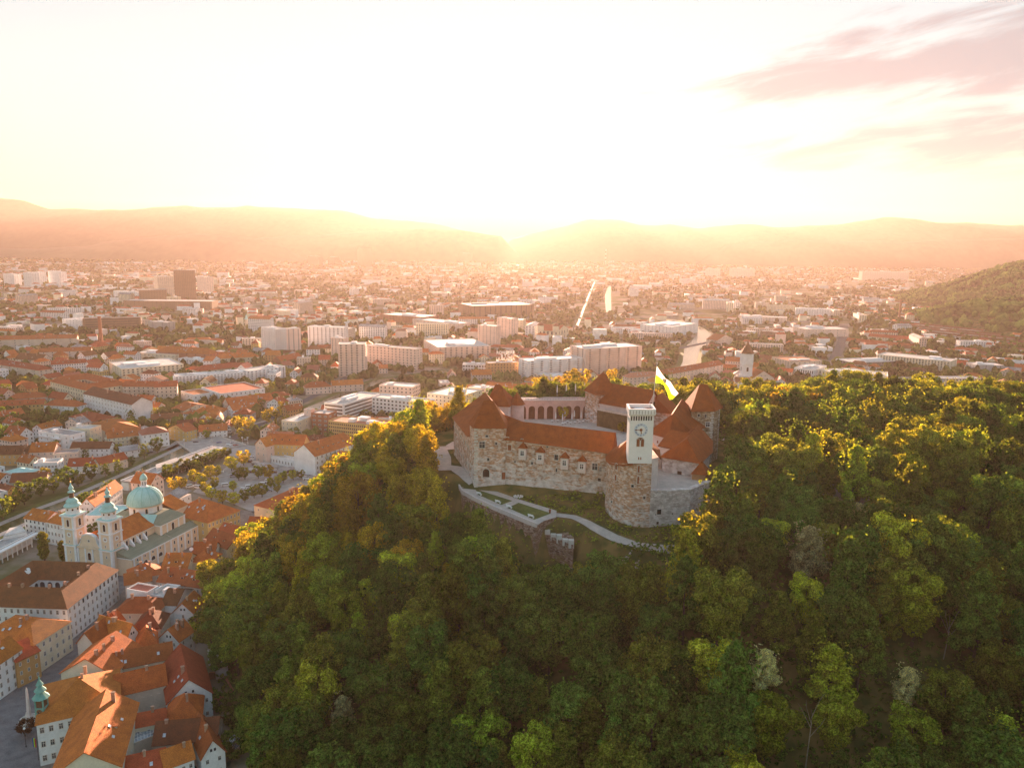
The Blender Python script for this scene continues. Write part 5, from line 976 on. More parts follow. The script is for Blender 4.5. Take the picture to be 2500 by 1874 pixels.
# ------------------------------------------------------------------ squares, streets, river (laid in layers a few millimetres apart)
sheet('street', [g('F', x, y) for x, y in [(-60, 1700), (60, 1640), (165, 1560), (300, 1385), (330, 1400), (200, 1580), (120, 1690), (105, 1760), (95, 1990), (-260, 1990)]], .05, pmat('dark_setts', (0.17, 0.165, 0.17), var=.35, scale=.3))
sheet('paving', [g('F', x, y) for x, y in [(95, 1990), (105, 1750), (200, 1560), (300, 1400), (480, 1300), (560, 1240), (640, 1250), (520, 1500), (640, 1990)]], .03, pmat('yard_paving', (0.22, 0.19, 0.17), var=.4, scale=.2))
sheet('market_square', [g('F', x, y) for x, y in [(470, 1200), (600, 1105), (680, 1110), (840, 1165), (800, 1215), (640, 1260), (560, 1225)]], .03, PAVE)
sheet('street', [g('F', x, y) for x, y in [(395, 1100), (440, 1068), (600, 1085), (660, 1095), (700, 1150), (560, 1112), (520, 1100)]], .06, PAVE)
def ribbon(name, pts, w_, z, mat): return drape(name, [g('F', *p) for p in pts], w_, mat, dz=z, flat=0.0, step=25)
RIV = [(-120, 1350), (-20, 1300), (70, 1262), (190, 1218), (300, 1170), (400, 1123), (470, 1090), (560, 1062), (660, 1035), (760, 1000), (840, 965), (930, 930), (1100, 905)]
ribbon('grass_bank', RIV, 34, .06, GRASS)
WATER = pmat('river_water', (0.05, 0.065, 0.018), 0.22, var=.3, scale=.05, spec=.35, bump=.2, bscale=.6)
ribbon('river', RIV, 19, .10, WATER)
ribbon('embankment', [(x + 7, y + 11) for x, y in RIV[:8]], 5, .14, PAVE); ribbon('embankment', [(x - 8, y - 9) for x, y in RIV[:9]], 5, .14, PAVE)
R2 = [(1660, 930), (1683, 885), (1690, 850), (1712, 832), (1722, 818), (1700, 802), (1685, 795), (1640, 780)]
ribbon('grass_bank', R2, 34, .06, GRASS); ribbon('river', R2, [18, 20, 26, 34, 34, 30, 24, 14], .10, WATER)
ribbon('river', [(1486, 762), (1485, 740), (1484, 722), (1487, 706), (1489, 698)], [14, 19, 21, 16, 8], .10, WATER)
ribbon('river', [(1275, 648), (1282, 640), (1287, 632)], [10, 14, 8], .10, WATER)
RD = pmat('pale_road', (0.13, 0.12, 0.11), var=.2, scale=.05)
ribbon('road', [(1405, 805), (1418, 772), (1432, 735), (1444, 705), (1452, 688)], 6, .14, RD)
ribbon('road', [(2035, 880), (2050, 850), (2062, 815), (2060, 790)], 16, .14, RD)
ribbon('road', [(-100, 905), (200, 880), (420, 850), (640, 835)], 14, .12, RD); ribbon('road', [(240, 790), (-200, 812)], 60, .12, pmat('rail_yard', (0.25, 0.22, 0.2), var=.4, scale=.05, stretch=(.3, 2, 1)))
ribbon('road', [(560, 1075), (700, 1000), (820, 940), (900, 880)], 9, .13, ASPH); ribbon('road', [(860, 1050), (950, 1000), (1060, 965)], 12, .13, ASPH)
ribbon('road', [(1700, 1010), (1900, 985), (2100, 960), (2500, 935)], 12, .13, RD); ribbon('road', [(1500, 860), (1660, 850), (1900, 800), (2300, 780)], 12, .12, ASPH)
KEEP = []                                     # strips the filler must leave open: (x, y, half width)
for L_, hw in ((RIV, 19), (R2, 17), ([(1486, 762), (1485, 740), (1484, 722), (1487, 706), (1489, 698)], 15), ([(1405, 805), (1418, 772), (1432, 735), (1444, 705), (1452, 688)], 6), ([(1515, 770), (1512, 735), (1508, 700)], 5),
               ([(2035, 880), (2050, 850), (2062, 815), (2060, 790)], 11), ([(240, 790), (-200, 812)], 32), ([(560, 1075), (700, 1000), (820, 940), (900, 880)], 7)):
    W_ = [Vector(g('F', *p)) for p in L_]
    for i in range(len(W_) - 1):
        n = max(1, int((W_[i + 1] - W_[i]).length / 8))
        for k in range(n + 1): p = W_[i].lerp(W_[i + 1], k / n); KEEP.append((p.x, p.y, hw))
# bridge with lamp posts
p0, p1 = g('F', 505, 1062), g('F', 430, 1110)
bp0, bp1 = Vector(g('F', 470, 1066)), Vector(g('F', 500, 1104))
t = thing('bridge', 'wide stone bridge over the green river at the end of the market colonnade', 'bridge', (bp0.x, bp0.y, 0)); o = (bp0.x, bp0.y, 0)
q4 = [g('F', 432, 1082), g('F', 470, 1110), g('F', 600, 1088), g('F', 530, 1066)]
mb = MB(); mb.prism(q4, -.5, .75); mb.build('deck', PAVE, t, off=o)
mb = MB()
for a, b_ in ((q4[0], q4[1]), (q4[2], q4[3]), (q4[3], q4[0])):
    d_ = Vector(b_) - Vector(a); n_ = Vector((-d_.y, d_.x)).normalized() * .4; mb.prism([a, b_, (b_[0] + n_.x, b_[1] + n_.y), (a[0] + n_.x, a[1] + n_.y)], .7, 1.8)
mb.build('parapet', STONEF, t, off=o)
LG = 'lamp posts on the stone bridge'; lp = None
for i, (x, y) in enumerate([(517, 1068), (562, 1071), (592, 1073), (605, 1073), (450, 1078)]):
    p = at(x, y + 10, .7); t = thing('street_lamp', ['lamp post at the near left corner of the bridge parapet', 'second lamp post along the far bridge parapet', 'third lamp post along the far bridge parapet', 'lamp post nearest the white gabled hall on the bridge', 'lamp post at the old town end of the bridge'][i], 'street lamp', (p[0], p[1], .7), 0, LG)
    mb = MB(); mb.lathe(0, 0, [(.5, 0), (.4, 1.4), (.12, 1.6), (.1, 5)], 8); mb.build('post', STONEF, t); mb = MB(); mb.lathe(0, 0, [(.3, 5), (.9, 5.3), (.9, 5.6), (.2, 5.9)], 8); mb.build('lamp_head', WHITE, t)
# colonnade along the river
def colonnade(label, a, b, wid, h):
    A_, B_ = Vector(at(*a, h)), Vector(at(*b, h)); e = (B_ - A_); L_ = e.length; rz = math.atan2(e.y, e.x); t = thing('colonnade', label, 'colonnade', (A_.x, A_.y, 0), rz)
    e.normalize(); n_ = Vector((-e.y, e.x)); FOOT.append((A_.x + (e.x * L_ + n_.x * wid) / 2, A_.y + (e.y * L_ + n_.y * wid) / 2, A_.x, A_.y, e.x, e.y, L_, wid))
    mb = MB(); mb.box(0, 4, 0, L_, wid, h - .8); mb.build('wall', M_WALL['white'], t)
    mb = MB(); mb.box(-.4, -.6, h - .8, L_ + .4, 2.2, h, 1); mb.box(-.4, 2.2, h - .8, L_ + .4, wid + .4, h + .3, 0); mb.box(-.4, wid - .3, h + .3, L_ + .4, wid + .4, h + .7, 1); mb.box(-.4, 2.2, h + .3, L_ + .4, 2.7, h + .55, 1); mb.build('roof', [M_ROOF['grey'], WHITE], t)
    for i in range(min(98, int(L_ / 3.6))): mb = MB(); mb.lathe(1 + i * 3.6, 0, [(.32, 0), (.28, h - .8)], 8); mb.build('column', WHITE, t)
    return t
colonnade('long white edged market colonnade with a flat grey roof beside the river', q('3', 800, 975), q('3', 1338, 766), 10, 6.5)
colonnade('shorter white colonnade with a glazed top at the left edge behind the poplar', q('2', -90, 497), q('2', 214, 342), 11, 6.5)
for pts, nm, lb in (([(940, 905), (1090, 850), (1060, 838), (935, 880)], 'roof_pavilion', 'pale pavilion roof on top of the long market colonnade'), ([(20, 378), (150, 350), (120, 318), (55, 330)], 'roof_pavilion', 'glazed pavilion on top of the left colonnade')):
    k = '3' if pts[0][0] > 900 else '2'; P = [g(k, x, y, 7.5) for x, y in pts]; t = thing(nm, lb, 'pavilion', (*P[0], 6.9)); mb = MB(); mb.prism(P, 6.85, 8.6); mb.build('wall', M_WALL['white'], t, off=(*P[0], 6.9)); mb = MB(); mb.prism(P, 8.65, 8.95); mb.build('roof', M_ROOF['pale'], t, off=(*P[0], 6.9))

# ------------------------------------------------------------------ traced town
# behind the cathedral and round the market
bld('long red roofed house with big chimneys right behind the green dome', '7', (500, 500), (690, 500), (1280, 260), 12, 'gabley', 5, 'white', 'orange', 3, 3, 9, chim=3, sky=2, **N)
bld('white three storey house with shuttered windows left of the bell towers', '7', (70, 700), (290, 745), (320, 640), 13, 'hip', 5, 'white', 'orange', 3, 5, 4, chim=1, **N, wh=2.0)
bld('white house with a low copper roof behind the left bell tower', '7', (560, 640), (1000, 640), (1150, 500), 11, 'flat', 1, 'white', 'green', 3, 6, 3, chim=0, roofbox=1, **N)
bld('small white house with slanting parapets behind the lantern of the dome', '7', (1540, 400), (1720, 430), (1830, 330), 9, 'shed', 2.5, 'white', 'grey', 2, 3, 3, chim=0, **N)
bld('yellow palace with a huge half dark hipped roof right of the dome', 'a', (60, 1120), (512, 1228), (848, 1070), 13, 'hip', 8, 'yellow', 'orange', 3, 4, 9, chim=1, sky=6, **N, wh=2.1, ww=1.2)
bld('large red hipped roof with tall chimneys below the market trees', '8', (90, 1470), (470, 1560), (700, 1330), 10, 'hip', 8, 'cream', 'red', 2, 4, 4, chim=4, dorm=2, **N)
bld('red roofed house at the wood edge right of the market square', '8', (720, 1180), (900, 1200), (960, 1080), 8, 'hip', 4, 'cream', 'red', 2, 4, 3, chim=3, sky=1, **N)
G_ = 'wings of the big market hall'
bld('white gabled wing of the market hall with a blank end wall', '8', (520, 900), (748, 944), (1105, 797), 15, 'gabley', 7.5, 'white', 'orange', 4, 0, 9, chim=1, dorm=6, **N, wh=2.0, ww=1.3, name='market_hall', cat='hall', group=G_)
bld('rear wing of the market hall with four slanting dormers', '8', (225, 805), (620, 822), 13, 15, 'gable', 6.5, 'yellow', 'orange', 3, 8, 0, chim=0, dorm=4, **N, name='market_hall', cat='hall', group=G_)
bld('left wing of the market hall with a painted gable end', '8', (103, 812), (218, 838), 20, 14.5, 'gabley', 5.5, 'pink', 'orange', 3, 2, 2, chim=0, sky=2, **N, name='market_hall', cat='hall', group=G_)
bld('low white front building with shop doors below the market hall court', '8', (254, 944), (545, 1004), 7, 5.5, 'flat', 1, 'white', 'pale', 1, 9, 1, chim=0, **N, name='market_hall', cat='hall', group=G_, wh=2.2)
# modern block behind it
K_ = dict(name='office_block', cat='office block')
bld('cream low office wing with a rooftop terrace behind the market hall', '8', (386, 566), (556, 582), (725, 450), 15, 'flat', 1, 'cream', 'pale', 4, 4, 5, chim=0, roofbox=1, near=True, **K_)
bld('narrow pale stair tower between cream and rust coloured office wings', '8', (628, 442), (702, 450), 6, 21, 'flat', 1, 'pink', 'pale', 5, 1, 0, chim=0, near=True, **K_)
bld('rust red office wing with white windows behind the market hall', '8', (706, 482), (890, 498), 15, 19.5, 'flat', 1, 'brick', 'pale', 5, 3, 2, chim=0, roofbox=1, near=True, ww=2.6, **K_)
bld('yellow office wing with rows of narrow window bands', '8', (892, 568), (1442, 628), (1545, 560), 18, 'flat', 1, 'yellow', 'pink', 6, 26, 5, chim=0, roofbox=4, near=False, ww=1.0, wh=1.5, **K_)
bld('white office block with stepped side terraces and skylight rows', '8', (846, 372), (1052, 395), (1345, 262), 20, 'flat', 1, 'white', 'pale', 6, 1, 1, chim=0, roofbox=4, band=True, **K_)
AP = dict(name='apartment_block', cat='apartment block')
bld('white apartment block with a grid of red blinds behind the yellow office wing', '8', (1362, 310), (1938, 372), (2042, 335), 21, 'flat', 1, 'white', 'pale', 6, 14, 4, chim=0, roofbox=4, ww=2.0, wh=1.7, **AP)
bld('apartment block with a wide penthouse roof behind the white apartment block', '8', (1440, 180), (1800, 205), (1985, 175), 19, 'flat', 1, 'pink', 'pale', 5, 8, 5, chim=0, roofbox=2, ww=1.6, **AP)
bld('cream apartment block with tall windows left of the castle', '5', (842, 886), (1030, 910), (1086, 856), 21, 'flat', 1, 'cream', 'pale', 6, 8, 4, chim=0, roofbox=2, ww=1.4, **AP)
bld('stepped apartment block just behind the left castle wing', '5', (1090, 850), (1215, 862), 18, 20, 'flat', 1, 'pink', 'pale', 6, 5, 3, chim=0, roofbox=2, ww=1.8, **AP)
bld('long barracks with an orange roof and a round water tank turret behind the castle', '5', (1190, 842), (1495, 868), 14, 14, 'gable', 4, 'pink', 'orange', 3, 18, 3, chim=1, sky=4, name='barracks', cat='barracks')
bld('house with a roof of many white skylights behind the stair turret', '1', (530, 320), (690, 300), 13, 13, 'gable', 5, 'pink', 'red', 2, 5, 2, chim=0, sky=12)
# towers and slabs of the town
def tw(label, k, a, b, c, base, wall='white', fl=12, cols=6, cs=4, **kw): return bld(label, k, a, b, c, base, 'flat', 1, wall, kw.pop('roof', 'pale'), fl, cols, cs, chim=0, roofbox=kw.pop('roofbox', 2), name=kw.pop('name', 'tower_block'), cat=kw.pop('cat', 'tower block'), **kw)
tw('white striped tower block with balconies left of the pale pair', '3', (1567, 46), (1650, 60), 18, (1650, 218), fl=12, cols=6, cs=5, balc=True, ww=1.8)
tw('pale brown tower block with two window columns next to the striped one', '3', (1657, 62), (1804, 56), 17, (1804, 206), 'pink', 13, 5, 4, ww=1.5)
tw('wide white tower block with a dark window grid', '3', (1845, 44), (2064, 50), 20, (2064, 176), 'white', 12, 9, 3, ww=1.8)
tw('pink tower block with brown window columns near the hazy trees', '3', (2028, 150), (2190, 150), 22, (2190, 340), 'pink', 13, 5, 4, ww=2.0, balc=True)
tw('slim pale tower block joined behind the pink tower block', '3', (1984, 112), (2066, 116), 14, (2066, 240), 'pink', 12, 4, 3)
tw('long pink slab block in the orange haze left of the castle', '5', (468, 598), (780, 622), 15, (780, 748), 'pink', 8, 14, 2, ww=1.6, **AP)
tw('curved pale apartment block with a blank rounded end', '5', (822, 565), (905, 612), (1092, 545), (905, 692), 'pink', 8, 1, 10, ww=2.6, balc=True, **AP)
tw('hazy tower block in front of the grey office slab', '5', (1146, 478), (1256, 484), 20, (1256, 628), 'pink', 13, 5, 3)
tw('second hazy tower block right of the first in the glow', '5', (1262, 432), (1348, 440), 20, (1348, 560), 'pink', 13, 4, 3)
tw('stepped white apartment tower with long balconies behind the castle arcade', '5', (1392, 678), (1446, 694), (1655, 642), (1446, 812), 'white', 9, 1, 6, ww=3.2, balc=True, **AP)
tw('tall pink striped apartment tower behind the pointed hall tower', '5', (1702, 600), (1792, 622), (1955, 566), (1792, 790), 'pink', 13, 3, 6, ww=2.6, balc=True)
tw('low stepped apartment building in front of the stepped white tower', '5', (1480, 770), (1620, 790), 25, (1620, 840), 'pink', 4, 6, 3, ww=2, **AP)
tw('big hospital slab in the orange haze', '5', (1028, 345), (1112, 362), (1296, 322), (1112, 428), 'brown', 9, 6, 12, ww=2.2, name='hospital', cat='hospital')
tw('wide low hospital hall with a pale flat roof left of the hospital slab', '5', (560, 412), (820, 430), 60, (820, 470), 'brick', 4, 14, 4, name='hospital', cat='hospital')
tw('curved pale hall in front of the hospital slab', '5', (755, 440), (1015, 470), 40, (1015, 505), 'pink', 3, 12, 3, name='hall', cat='hall')
tw('flat roofed school with tall white columns in the trees', '5', (1055, 712), (1200, 715), 14, (1200, 772), 'white', 3, 9, 2, ww=2.2, wh=2.2, name='school', cat='school')
sg = tw('plain office building carrying white rooftop lettering', '5', (1205, 706), (1390, 702), 14, (1390, 790), 'orange', 5, 10, 3, **K_)
tw('dark brown high rise office tower with a roof box', '4', (1040, 148), (1170, 148), 34, (1170, 325), 'brown', 20, 12, 8, name='high_rise', cat='high rise', roofbox=1)
tw('second dark office block left of the high rise', '4', (832, 266), (1000, 264), 40, (1000, 345), 'brown', 7, 10, 4, name='high_rise', cat='high rise', roofbox=0)
tw('dark low plinth building at the foot of the high rise', '4', (740, 330), (1270, 335), 50, (1270, 385), 'brown', 4, 20, 4, name='high_rise', cat='high rise', roofbox=0)
tw('pale slab block just left of the dark high rise', '4', (944, 186), (1040, 184), 25, (1040, 300), 'beige', 14, 8, 3)
tw('pale slab block just right of the dark high rise', '4', (1180, 184), (1238, 188), 25, (1238, 278), 'pink', 13, 6, 3)
tw('white tower block at the far left edge', '4', (18, 168), (82, 172), 25, (82, 238), 'white', 13, 5, 3)
tw('white tower block left of the twin pair', '4', (138, 160), (188, 164), 25, (188, 245), 'white', 14, 4, 3)
tw('white tower block of the twin pair on the right', '4', (192, 158), (237, 160), 25, (237, 230), 'white', 13, 4, 3)
tw('white tower block with an antenna left of the dark high rise', '4', (287, 152), (352, 158), 25, (352, 250), 'white', 14, 5, 3)
tw('row block with vertical white stripes left of the second dark block', '4', (680, 270), (826, 280), 20, (826, 315), 'white', 5, 12, 2, **AP)
tw('dark high rise far away in the haze left of the sun', '5', (455, 12), (513, 12), 45, (513, 122), 'brown', 18, 6, 4, name='high_rise', cat='high rise', roofbox=0)
tw('hazy dark block far away just below the sun glow', '5', (1035, 42), (1088, 44), 45, (1088, 102), 'brown', 12, 6, 4, name='high_rise', cat='high rise', roofbox=0)
tw('hazy block far away left of the dark high rise in the haze', '5', (125, 62), (190, 64), 40, (190, 120), 'brown', 12, 6, 4, name='high_rise', cat='high rise')
tw('hazy block with a pointed top beside the far away block', '5', (245, 66), (290, 68), 40, (290, 118), 'brown', 10, 5, 4, name='high_rise', cat='high rise')
tw('pair of pale hazy slabs right of the far chimney', '6', (622, 120), (742, 124), 40, (742, 175), 'pink', 11, 12, 2)
tw('long pale hazy slab group near the wooded ridge', '6', (1340, 138), (1592, 142), 50, (1592, 190), 'pink', 10, 20, 2)
tw('hazy slab left of the pale pair right of the chimney', '6', (492, 122), (566, 124), 40, (566, 165), 'pink', 8, 8, 2)
tw('long dark brown museum like office slab behind the brick chimney', '4', (495, 438), (845, 430), 16, (845, 500), 'brown', 5, 14, 2, band=True, wh=1.3, **K_)
tw('white office building with balconies at the left end of the brown slab', '4', (372, 440), (490, 448), 25, (490, 505), 'white', 5, 6, 3, **K_)
tw('blank pale block right of the brown slab', '4', (888, 455), (1002, 462), 20, (1002, 515), 'grey', 5, 2, 2, **K_)
tw('white modern office building with a terraced roof and long window bands', '3', (655, 258), (728, 300), (1075, 258), (740, 368), 'cream', 5, 5, 14, ww=2.2, wh=1.3, roofbox=3, **K_)
tw('white roof storey building behind the modern office building', '3', (810, 200), (1050, 215), 22, (1050, 262), 'cream', 3, 10, 3, **K_)
tw('white rear wing with small windows right of the modern office building', '3', (1068, 235), (1215, 250), 18, (1215, 285), 'white', 3, 9, 3, **K_)
tw('terraced apartment row with rooftop balconies', '3', (1050, 345), (1500, 318), 20, (1500, 385), 'white', 6, 22, 3, ww=1.9, wh=1.7, balc=True, roofbox=6, **AP)
tw('balconied apartment block at the right end of the terraced row', '3', (1500, 312), (1712, 282), 20, (1712, 355), 'white', 6, 9, 3, ww=2.0, balc=True, roofbox=3, **AP)
bld('white block with a brown attic storey below the terraced row', '3', (1208, 408), (1325, 448), (1548, 402), 11, 'flat', 1, 'white', 'red', 3, 7, 10, chim=0, roofbox=0, **K_)
bld('smaller white block with a brown attic storey left of the larger one', '3', (1085, 432), (1160, 456), (1240, 430), 10, 'flat', 1, 'white', 'red', 2, 4, 4, chim=0, roofbox=0, **K_)
court('cream courtyard palace with a red roof near the left edge', '3', (300, 370), (512, 424), (720, 380), 17, 5.5, 13, 'cream', 'red', 4, 14, 8)
bld('long row house of four colours with a dark roof and a blank white end wall', 'b', (1070, 528), (1690, 672), (1890, 612), 19, 'gable', 5.5, 'white', 'brown', 5, 16, 0, chim=5, near=True, wh=1.6, ww=1.2)
bld('brown balconied apartment house with an orange roof behind the row house', '3', (735, 400), (930, 402), 14, 17, 'gable', 4.5, 'beige', 'red', 5, 7, 2, chim=3, balc=True, **AP)
bld('taller brown apartment house with a chimney shaft beside the balconied one', '3', (930, 404), (1062, 398), 14, 19, 'gable', 4.5, 'beige', 'red', 5, 5, 2, chim=2, **AP)
bld('white four storey house with a red roof and a row of attic windows', '3', (308, 270), (515, 258), 14, 14, 'gable', 4, 'white', 'red', 4, 14, 3, chim=2, dorm=5)
bld('red hipped house with a white wall among the left edge trees', '3', (45, 480), (278, 465), 16, 7, 'hip', 5, 'white', 'red', 2, 8, 3, chim=1)
bld('yellow row house with dormers behind the tall conifer', '3', (-30, 520), (262, 505), 13, 11, 'gable', 4, 'yellow', 'red', 3, 12, 2, chim=3, dorm=5)
bld('white corner house with a red hipped roof right of the tall conifer', '3', (262, 512), (462, 522), 14, 11, 'hip', 5, 'white', 'red', 3, 6, 3, chim=1, near=True)
bld('white villa with cross gables and a red roof', '3', (412, 582), (560, 612), (585, 560), 9, 'hip', 4.5, 'white', 'red', 2, 5, 3, chim=2, near=True)
bld('house with an orange hipped roof below the blank end wall', '3', (545, 620), (640, 672), (780, 618), 9.5, 'hip', 4.5, 'beige', 'orange', 2, 3, 4, chim=1, near=True)
bld('grey white apartment house with three balcony rows', '3', (228, 672), (416, 702), 14, 14, 'flat', 1, 'white', 'grey', 4, 5, 2, chim=0, roofbox=1, balc=True, near=True, **AP)
bld('pale cube apartment house joined right of the balconied grey white one', '3', (416, 655), (538, 662), 14, 15, 'flat', 1, 'cream', 'pale', 4, 3, 3, chim=0, roofbox=1, near=True, **AP)
bld('long brown roofed low hall below the pale cube apartment house', '3', (420, 775), (655, 772), 12, 7, 'gable', 4, 'white', 'brown', 2, 8, 2, chim=0, near=True)
bld('cream gabled house with pink roof and a long balcony wing', '3', (645, 712), (850, 690), 15, 9.5, 'gable', 5, 'cream', 'red', 3, 8, 3, chim=1, sky=2, dorm=2, near=True, balc=True)
bld('white corner house with a smooth pink hipped roof beside the river', '3', (852, 692), (1013, 672), 17, 12, 'hip', 4.5, 'white', 'pink', 3, 5, 3, chim=0, near=True)
bld('yellow gabled house with an orange roof at the bridge head', '3', (1008, 652), (1112, 672), (1152, 650), 9.5, 'gabley', 4.5, 'yellow', 'red', 3, 4, 3, chim=1, near=True)
bld('low white house with pink dormers right of the bridge head', '3', (1195, 672), (1362, 662), 12, 6, 'gable', 4.5, 'white', 'red', 2, 6, 2, chim=1, dorm=2, near=True)
bld('white shed with a grey roof between bank trees and the pink hipped house', '3', (740, 792), (850, 775), 12, 6, 'shed', 1.5, 'white', 'grey', 2, 3, 2, chim=0, near=True)
bld('red roofed house with white end gable above the riverside trees', '3', (405, 880), (600, 872), 11, 6, 'gable', 4.5, 'white', 'red', 2, 5, 2, chim=1, sky=3, near=True)
bld('long red roofed house right of it above the riverside trees', '3', (600, 870), (765, 832), 11, 7, 'gable', 4, 'beige', 'red', 2, 5, 2, chim=1, near=True)
bld('white glazed penthouse house with striped windows', '3', (200, 868), (345, 862), 12, 9, 'flat', 1, 'white', 'pale', 2, 7, 2, chim=0, roofbox=1, near=True, ww=1.6)
bld('brown roofed house at the left edge with a white fire wall', '3', (-20, 808), (190, 806), 13, 9, 'gable', 5, 'orange', 'brown', 2, 7, 2, chim=2, dorm=3, near=True)
bld('orange roofed house with a stepped side above the glazed penthouse', '3', (175, 795), (322, 790), 14, 11, 'gable', 5.5, 'pink', 'orange', 3, 4, 2, chim=1, sky=2, near=True)
bld('flat roofed beige house with a dark loggia beside the orange stepped house', '3', (318, 812), (470, 800), 12, 9, 'flat', 1, 'beige', 'grey', 3, 5, 2, chim=0, near=True)
bld('white copper roofed pavilion house at the left edge', '3', (25, 912), (140, 930), 13, 8, 'hip', 2, 'white', 'green', 2, 4, 2, chim=0, near=True)
bld('brown roofed house below the copper roofed pavilion', '3', (60, 975), (270, 965), 12, 7, 'gable', 4.5, 'beige', 'brown', 2, 6, 2, chim=1, near=True)
for (lb, a, b, c, h, kd, rs, wl, rf_) in [
    ('white gabled house with a pink red roof near the white attic block', (1030, 532), (1100, 548), (1240, 512), 7, 'gable', 4.5, 'cream', 'red'),
    ('broad orange hipped roof behind the three white gables', (1150, 560), (1330, 560), 20, 7, 'hip', 5.5, 'white', 'orange'),
    ('white steep gable with two attic windows, left of the pair', (1192, 592), (1262, 602), 14, 7, 'gabley', 4.5, 'white', 'orange'),
    ('white steep gable, right of the pair', (1285, 600), (1335, 598), 14, 8, 'gabley', 5, 'white', 'orange'),
    ('low house with a white side wall left of the broad orange hip roof', (1090, 562), (1165, 570), 14, 6, 'hip', 3, 'white', 'red'),
    ('long orange roof with a double row of skylights', (1375, 515), (1640, 480), 16, 8, 'gable', 6, 'pink', 'orange'),
    ('orange gable roof in front of the double skylight roof', (1400, 545), (1560, 520), 14, 7, 'gable', 5, 'white', 'orange'),
    ('red roof with a white slanting gable edge near the riverside trees', (1600, 500), (1690, 505), 15, 8, 'gabley', 5, 'white', 'red'),
    ('small house with a red roof right of the slanting white edge', (1725, 545), (1820, 530), 12, 7, 'gable', 4, 'orange', 'red'),
    ('grey pink hipped roof between red roofs', (1735, 490), (1815, 480), 13, 7, 'hip', 3.5, 'beige', 'grey'),
    ('dark brown roofs row below the broad orange hip roof', (905, 600), (1090, 590), 12, 6, 'gable', 4, 'beige', 'brown'),
    ('brown ridge roof above the yellow gabled house', (1070, 640), (1240, 625), 12, 7, 'gable', 4, 'cream', 'brown'),
    ('white small gabled house left of the round riverside tree', (1330, 640), (1385, 640), 11, 6, 'gabley', 3.5, 'white', 'red'),
    ('red hipped house below the tower blocks', (1835, 410), (1990, 400), 15, 8, 'hip', 5.5, 'pink', 'red'),
    ('orange ridge roof right of the red hipped house below the towers', (1995, 395), (2180, 385), 13, 8, 'gable', 4.5, 'pink', 'orange'),
    ('little church with an orange roof below the pale brown tower block', (1690, 250), (1815, 225), 16, 9, 'gable', 6, 'brick', 'orange'),
    ('long school with an orange roof and a bright ridge cap', (1190, 310), (1435, 285), 16, 9, 'hip', 6, 'cream', 'red'),
    ('broad orange roof with three white dormers behind the long school', (1290, 235), (1555, 222), 18, 9, 'hip', 6, 'cream', 'orange'),
    ('great orange hipped roof with a strip of white skylights', (935, 190), (1255, 208), 22, 14, 'hip', 7, 'brick', 'orange'),
    ('dark mossy roofed building near the left edge', (90, 235), (245, 245), 18, 10, 'gable', 7, 'beige', 'brown'),
    ('long brick red row with many dormers at the left edge', (-40, 122), (460, 110), 16, 15, 'gable', 5, 'beige', 'red'),
    ('row with red roof and white attic gap behind the four storey white house', (235, 195), (545, 185), 14, 13, 'gable', 4.5, 'pink', 'red'),
    ('grey brown house front with slanting skylights at the left edge', (-60, 262), (230, 305), 18, 14, 'hip', 5, 'beige', 'red')]:
    bld(lb, '3', a, b, c, h, kd, rs, wl, rf_, max(2, int(h / 3.2)), 6, 3, chim=2, sky=8 if 'skylight' in lb else 1, dorm=3 if 'dormer' in lb else 0)
# right side of the town
tw('long pale green slab with flat roof above the hill trees', '6', (1418, 588), (1812, 628), (1840, 612), (1812, 680), 'cream', 6, 24, 2, ww=1.7, **AP)
tw('white office building with a hipped glass court right of the church tower', '6', (1195, 612), (1290, 632), (1400, 585), (1290, 658), 'white', 4, 5, 6, band=True, wh=1.5, **K_)
tw('white building with tall vertical columns behind the hill trees', '6', (970, 660), (1078, 672), (1160, 650), (1078, 725), 'white', 2, 9, 6, ww=1.2, wh=4.5, **K_)
tw('flat roofed pale hall with big windows right of the columned building', '6', (1160, 682), (1356, 676), 22, (1356, 728), 'cream', 2, 8, 3, ww=2, wh=3.5, **K_)
tw('bright white flat roofed building closest behind the hill trees', '6', (1345, 698), (1478, 708), (1542, 688), (1478, 758), 'white', 3, 8, 5, **K_)
tw('beige palace with a low hipped roof left of the columned building', '6', (850, 602), (962, 628), (1075, 612), (962, 670), 'beige', 4, 8, 6, roof='red', name='palace', cat='palace')
tw('small grey apartment block at the right before the trees', '6', (1900, 630), (1950, 645), (1996, 618), (1950, 686), 'grey', 5, 3, 4, **AP)
tw('white office block beside the river bend', '6', (140, 425), (312, 440), (372, 412), (312, 492), 'white', 5, 9, 3, **K_)
tw('long white barracks with flat roof behind the arcaded pair', '6', (980, 338), (1176, 345), 30, (1176, 380), 'white', 4, 14, 3, **K_)
tw('brown box shaped building left of the pale court building', '6', (790, 462), (884, 468), 20, (884, 502), 'brown', 2, 4, 2, **K_)
tw('pale court building with glass roof strips', '6', (966, 438), (1032, 452), (1102, 420), (1032, 492), 'pink', 3, 4, 6, **K_)
tw('long low pale hall left of the river bend', '6', (670, 378), (930, 390), 30, (930, 412), 'pink', 2, 16, 3, name='hall', cat='hall')
bld('long arcaded red roofed convent wing in front', '6', (1250, 512), (1612, 548), 14, (1612, 566), 'gable', 5, 'cream', 'red', 2, 24, 3, chim=2, win='arch', name='convent', cat='convent')
bld('arcaded red roofed convent wing behind', '6', (1372, 488), (1642, 510), 14, (1642, 535), 'gable', 5, 'cream', 'red', 2, 18, 3, chim=2, name='convent', cat='convent')
bld('villa with a square hipped turret near the wooded ridge', '6', (1576, 372), (1622, 374), 18, (1622, 410), 'hip', 6, 'cream', 'red', 4, 4, 3, chim=0)
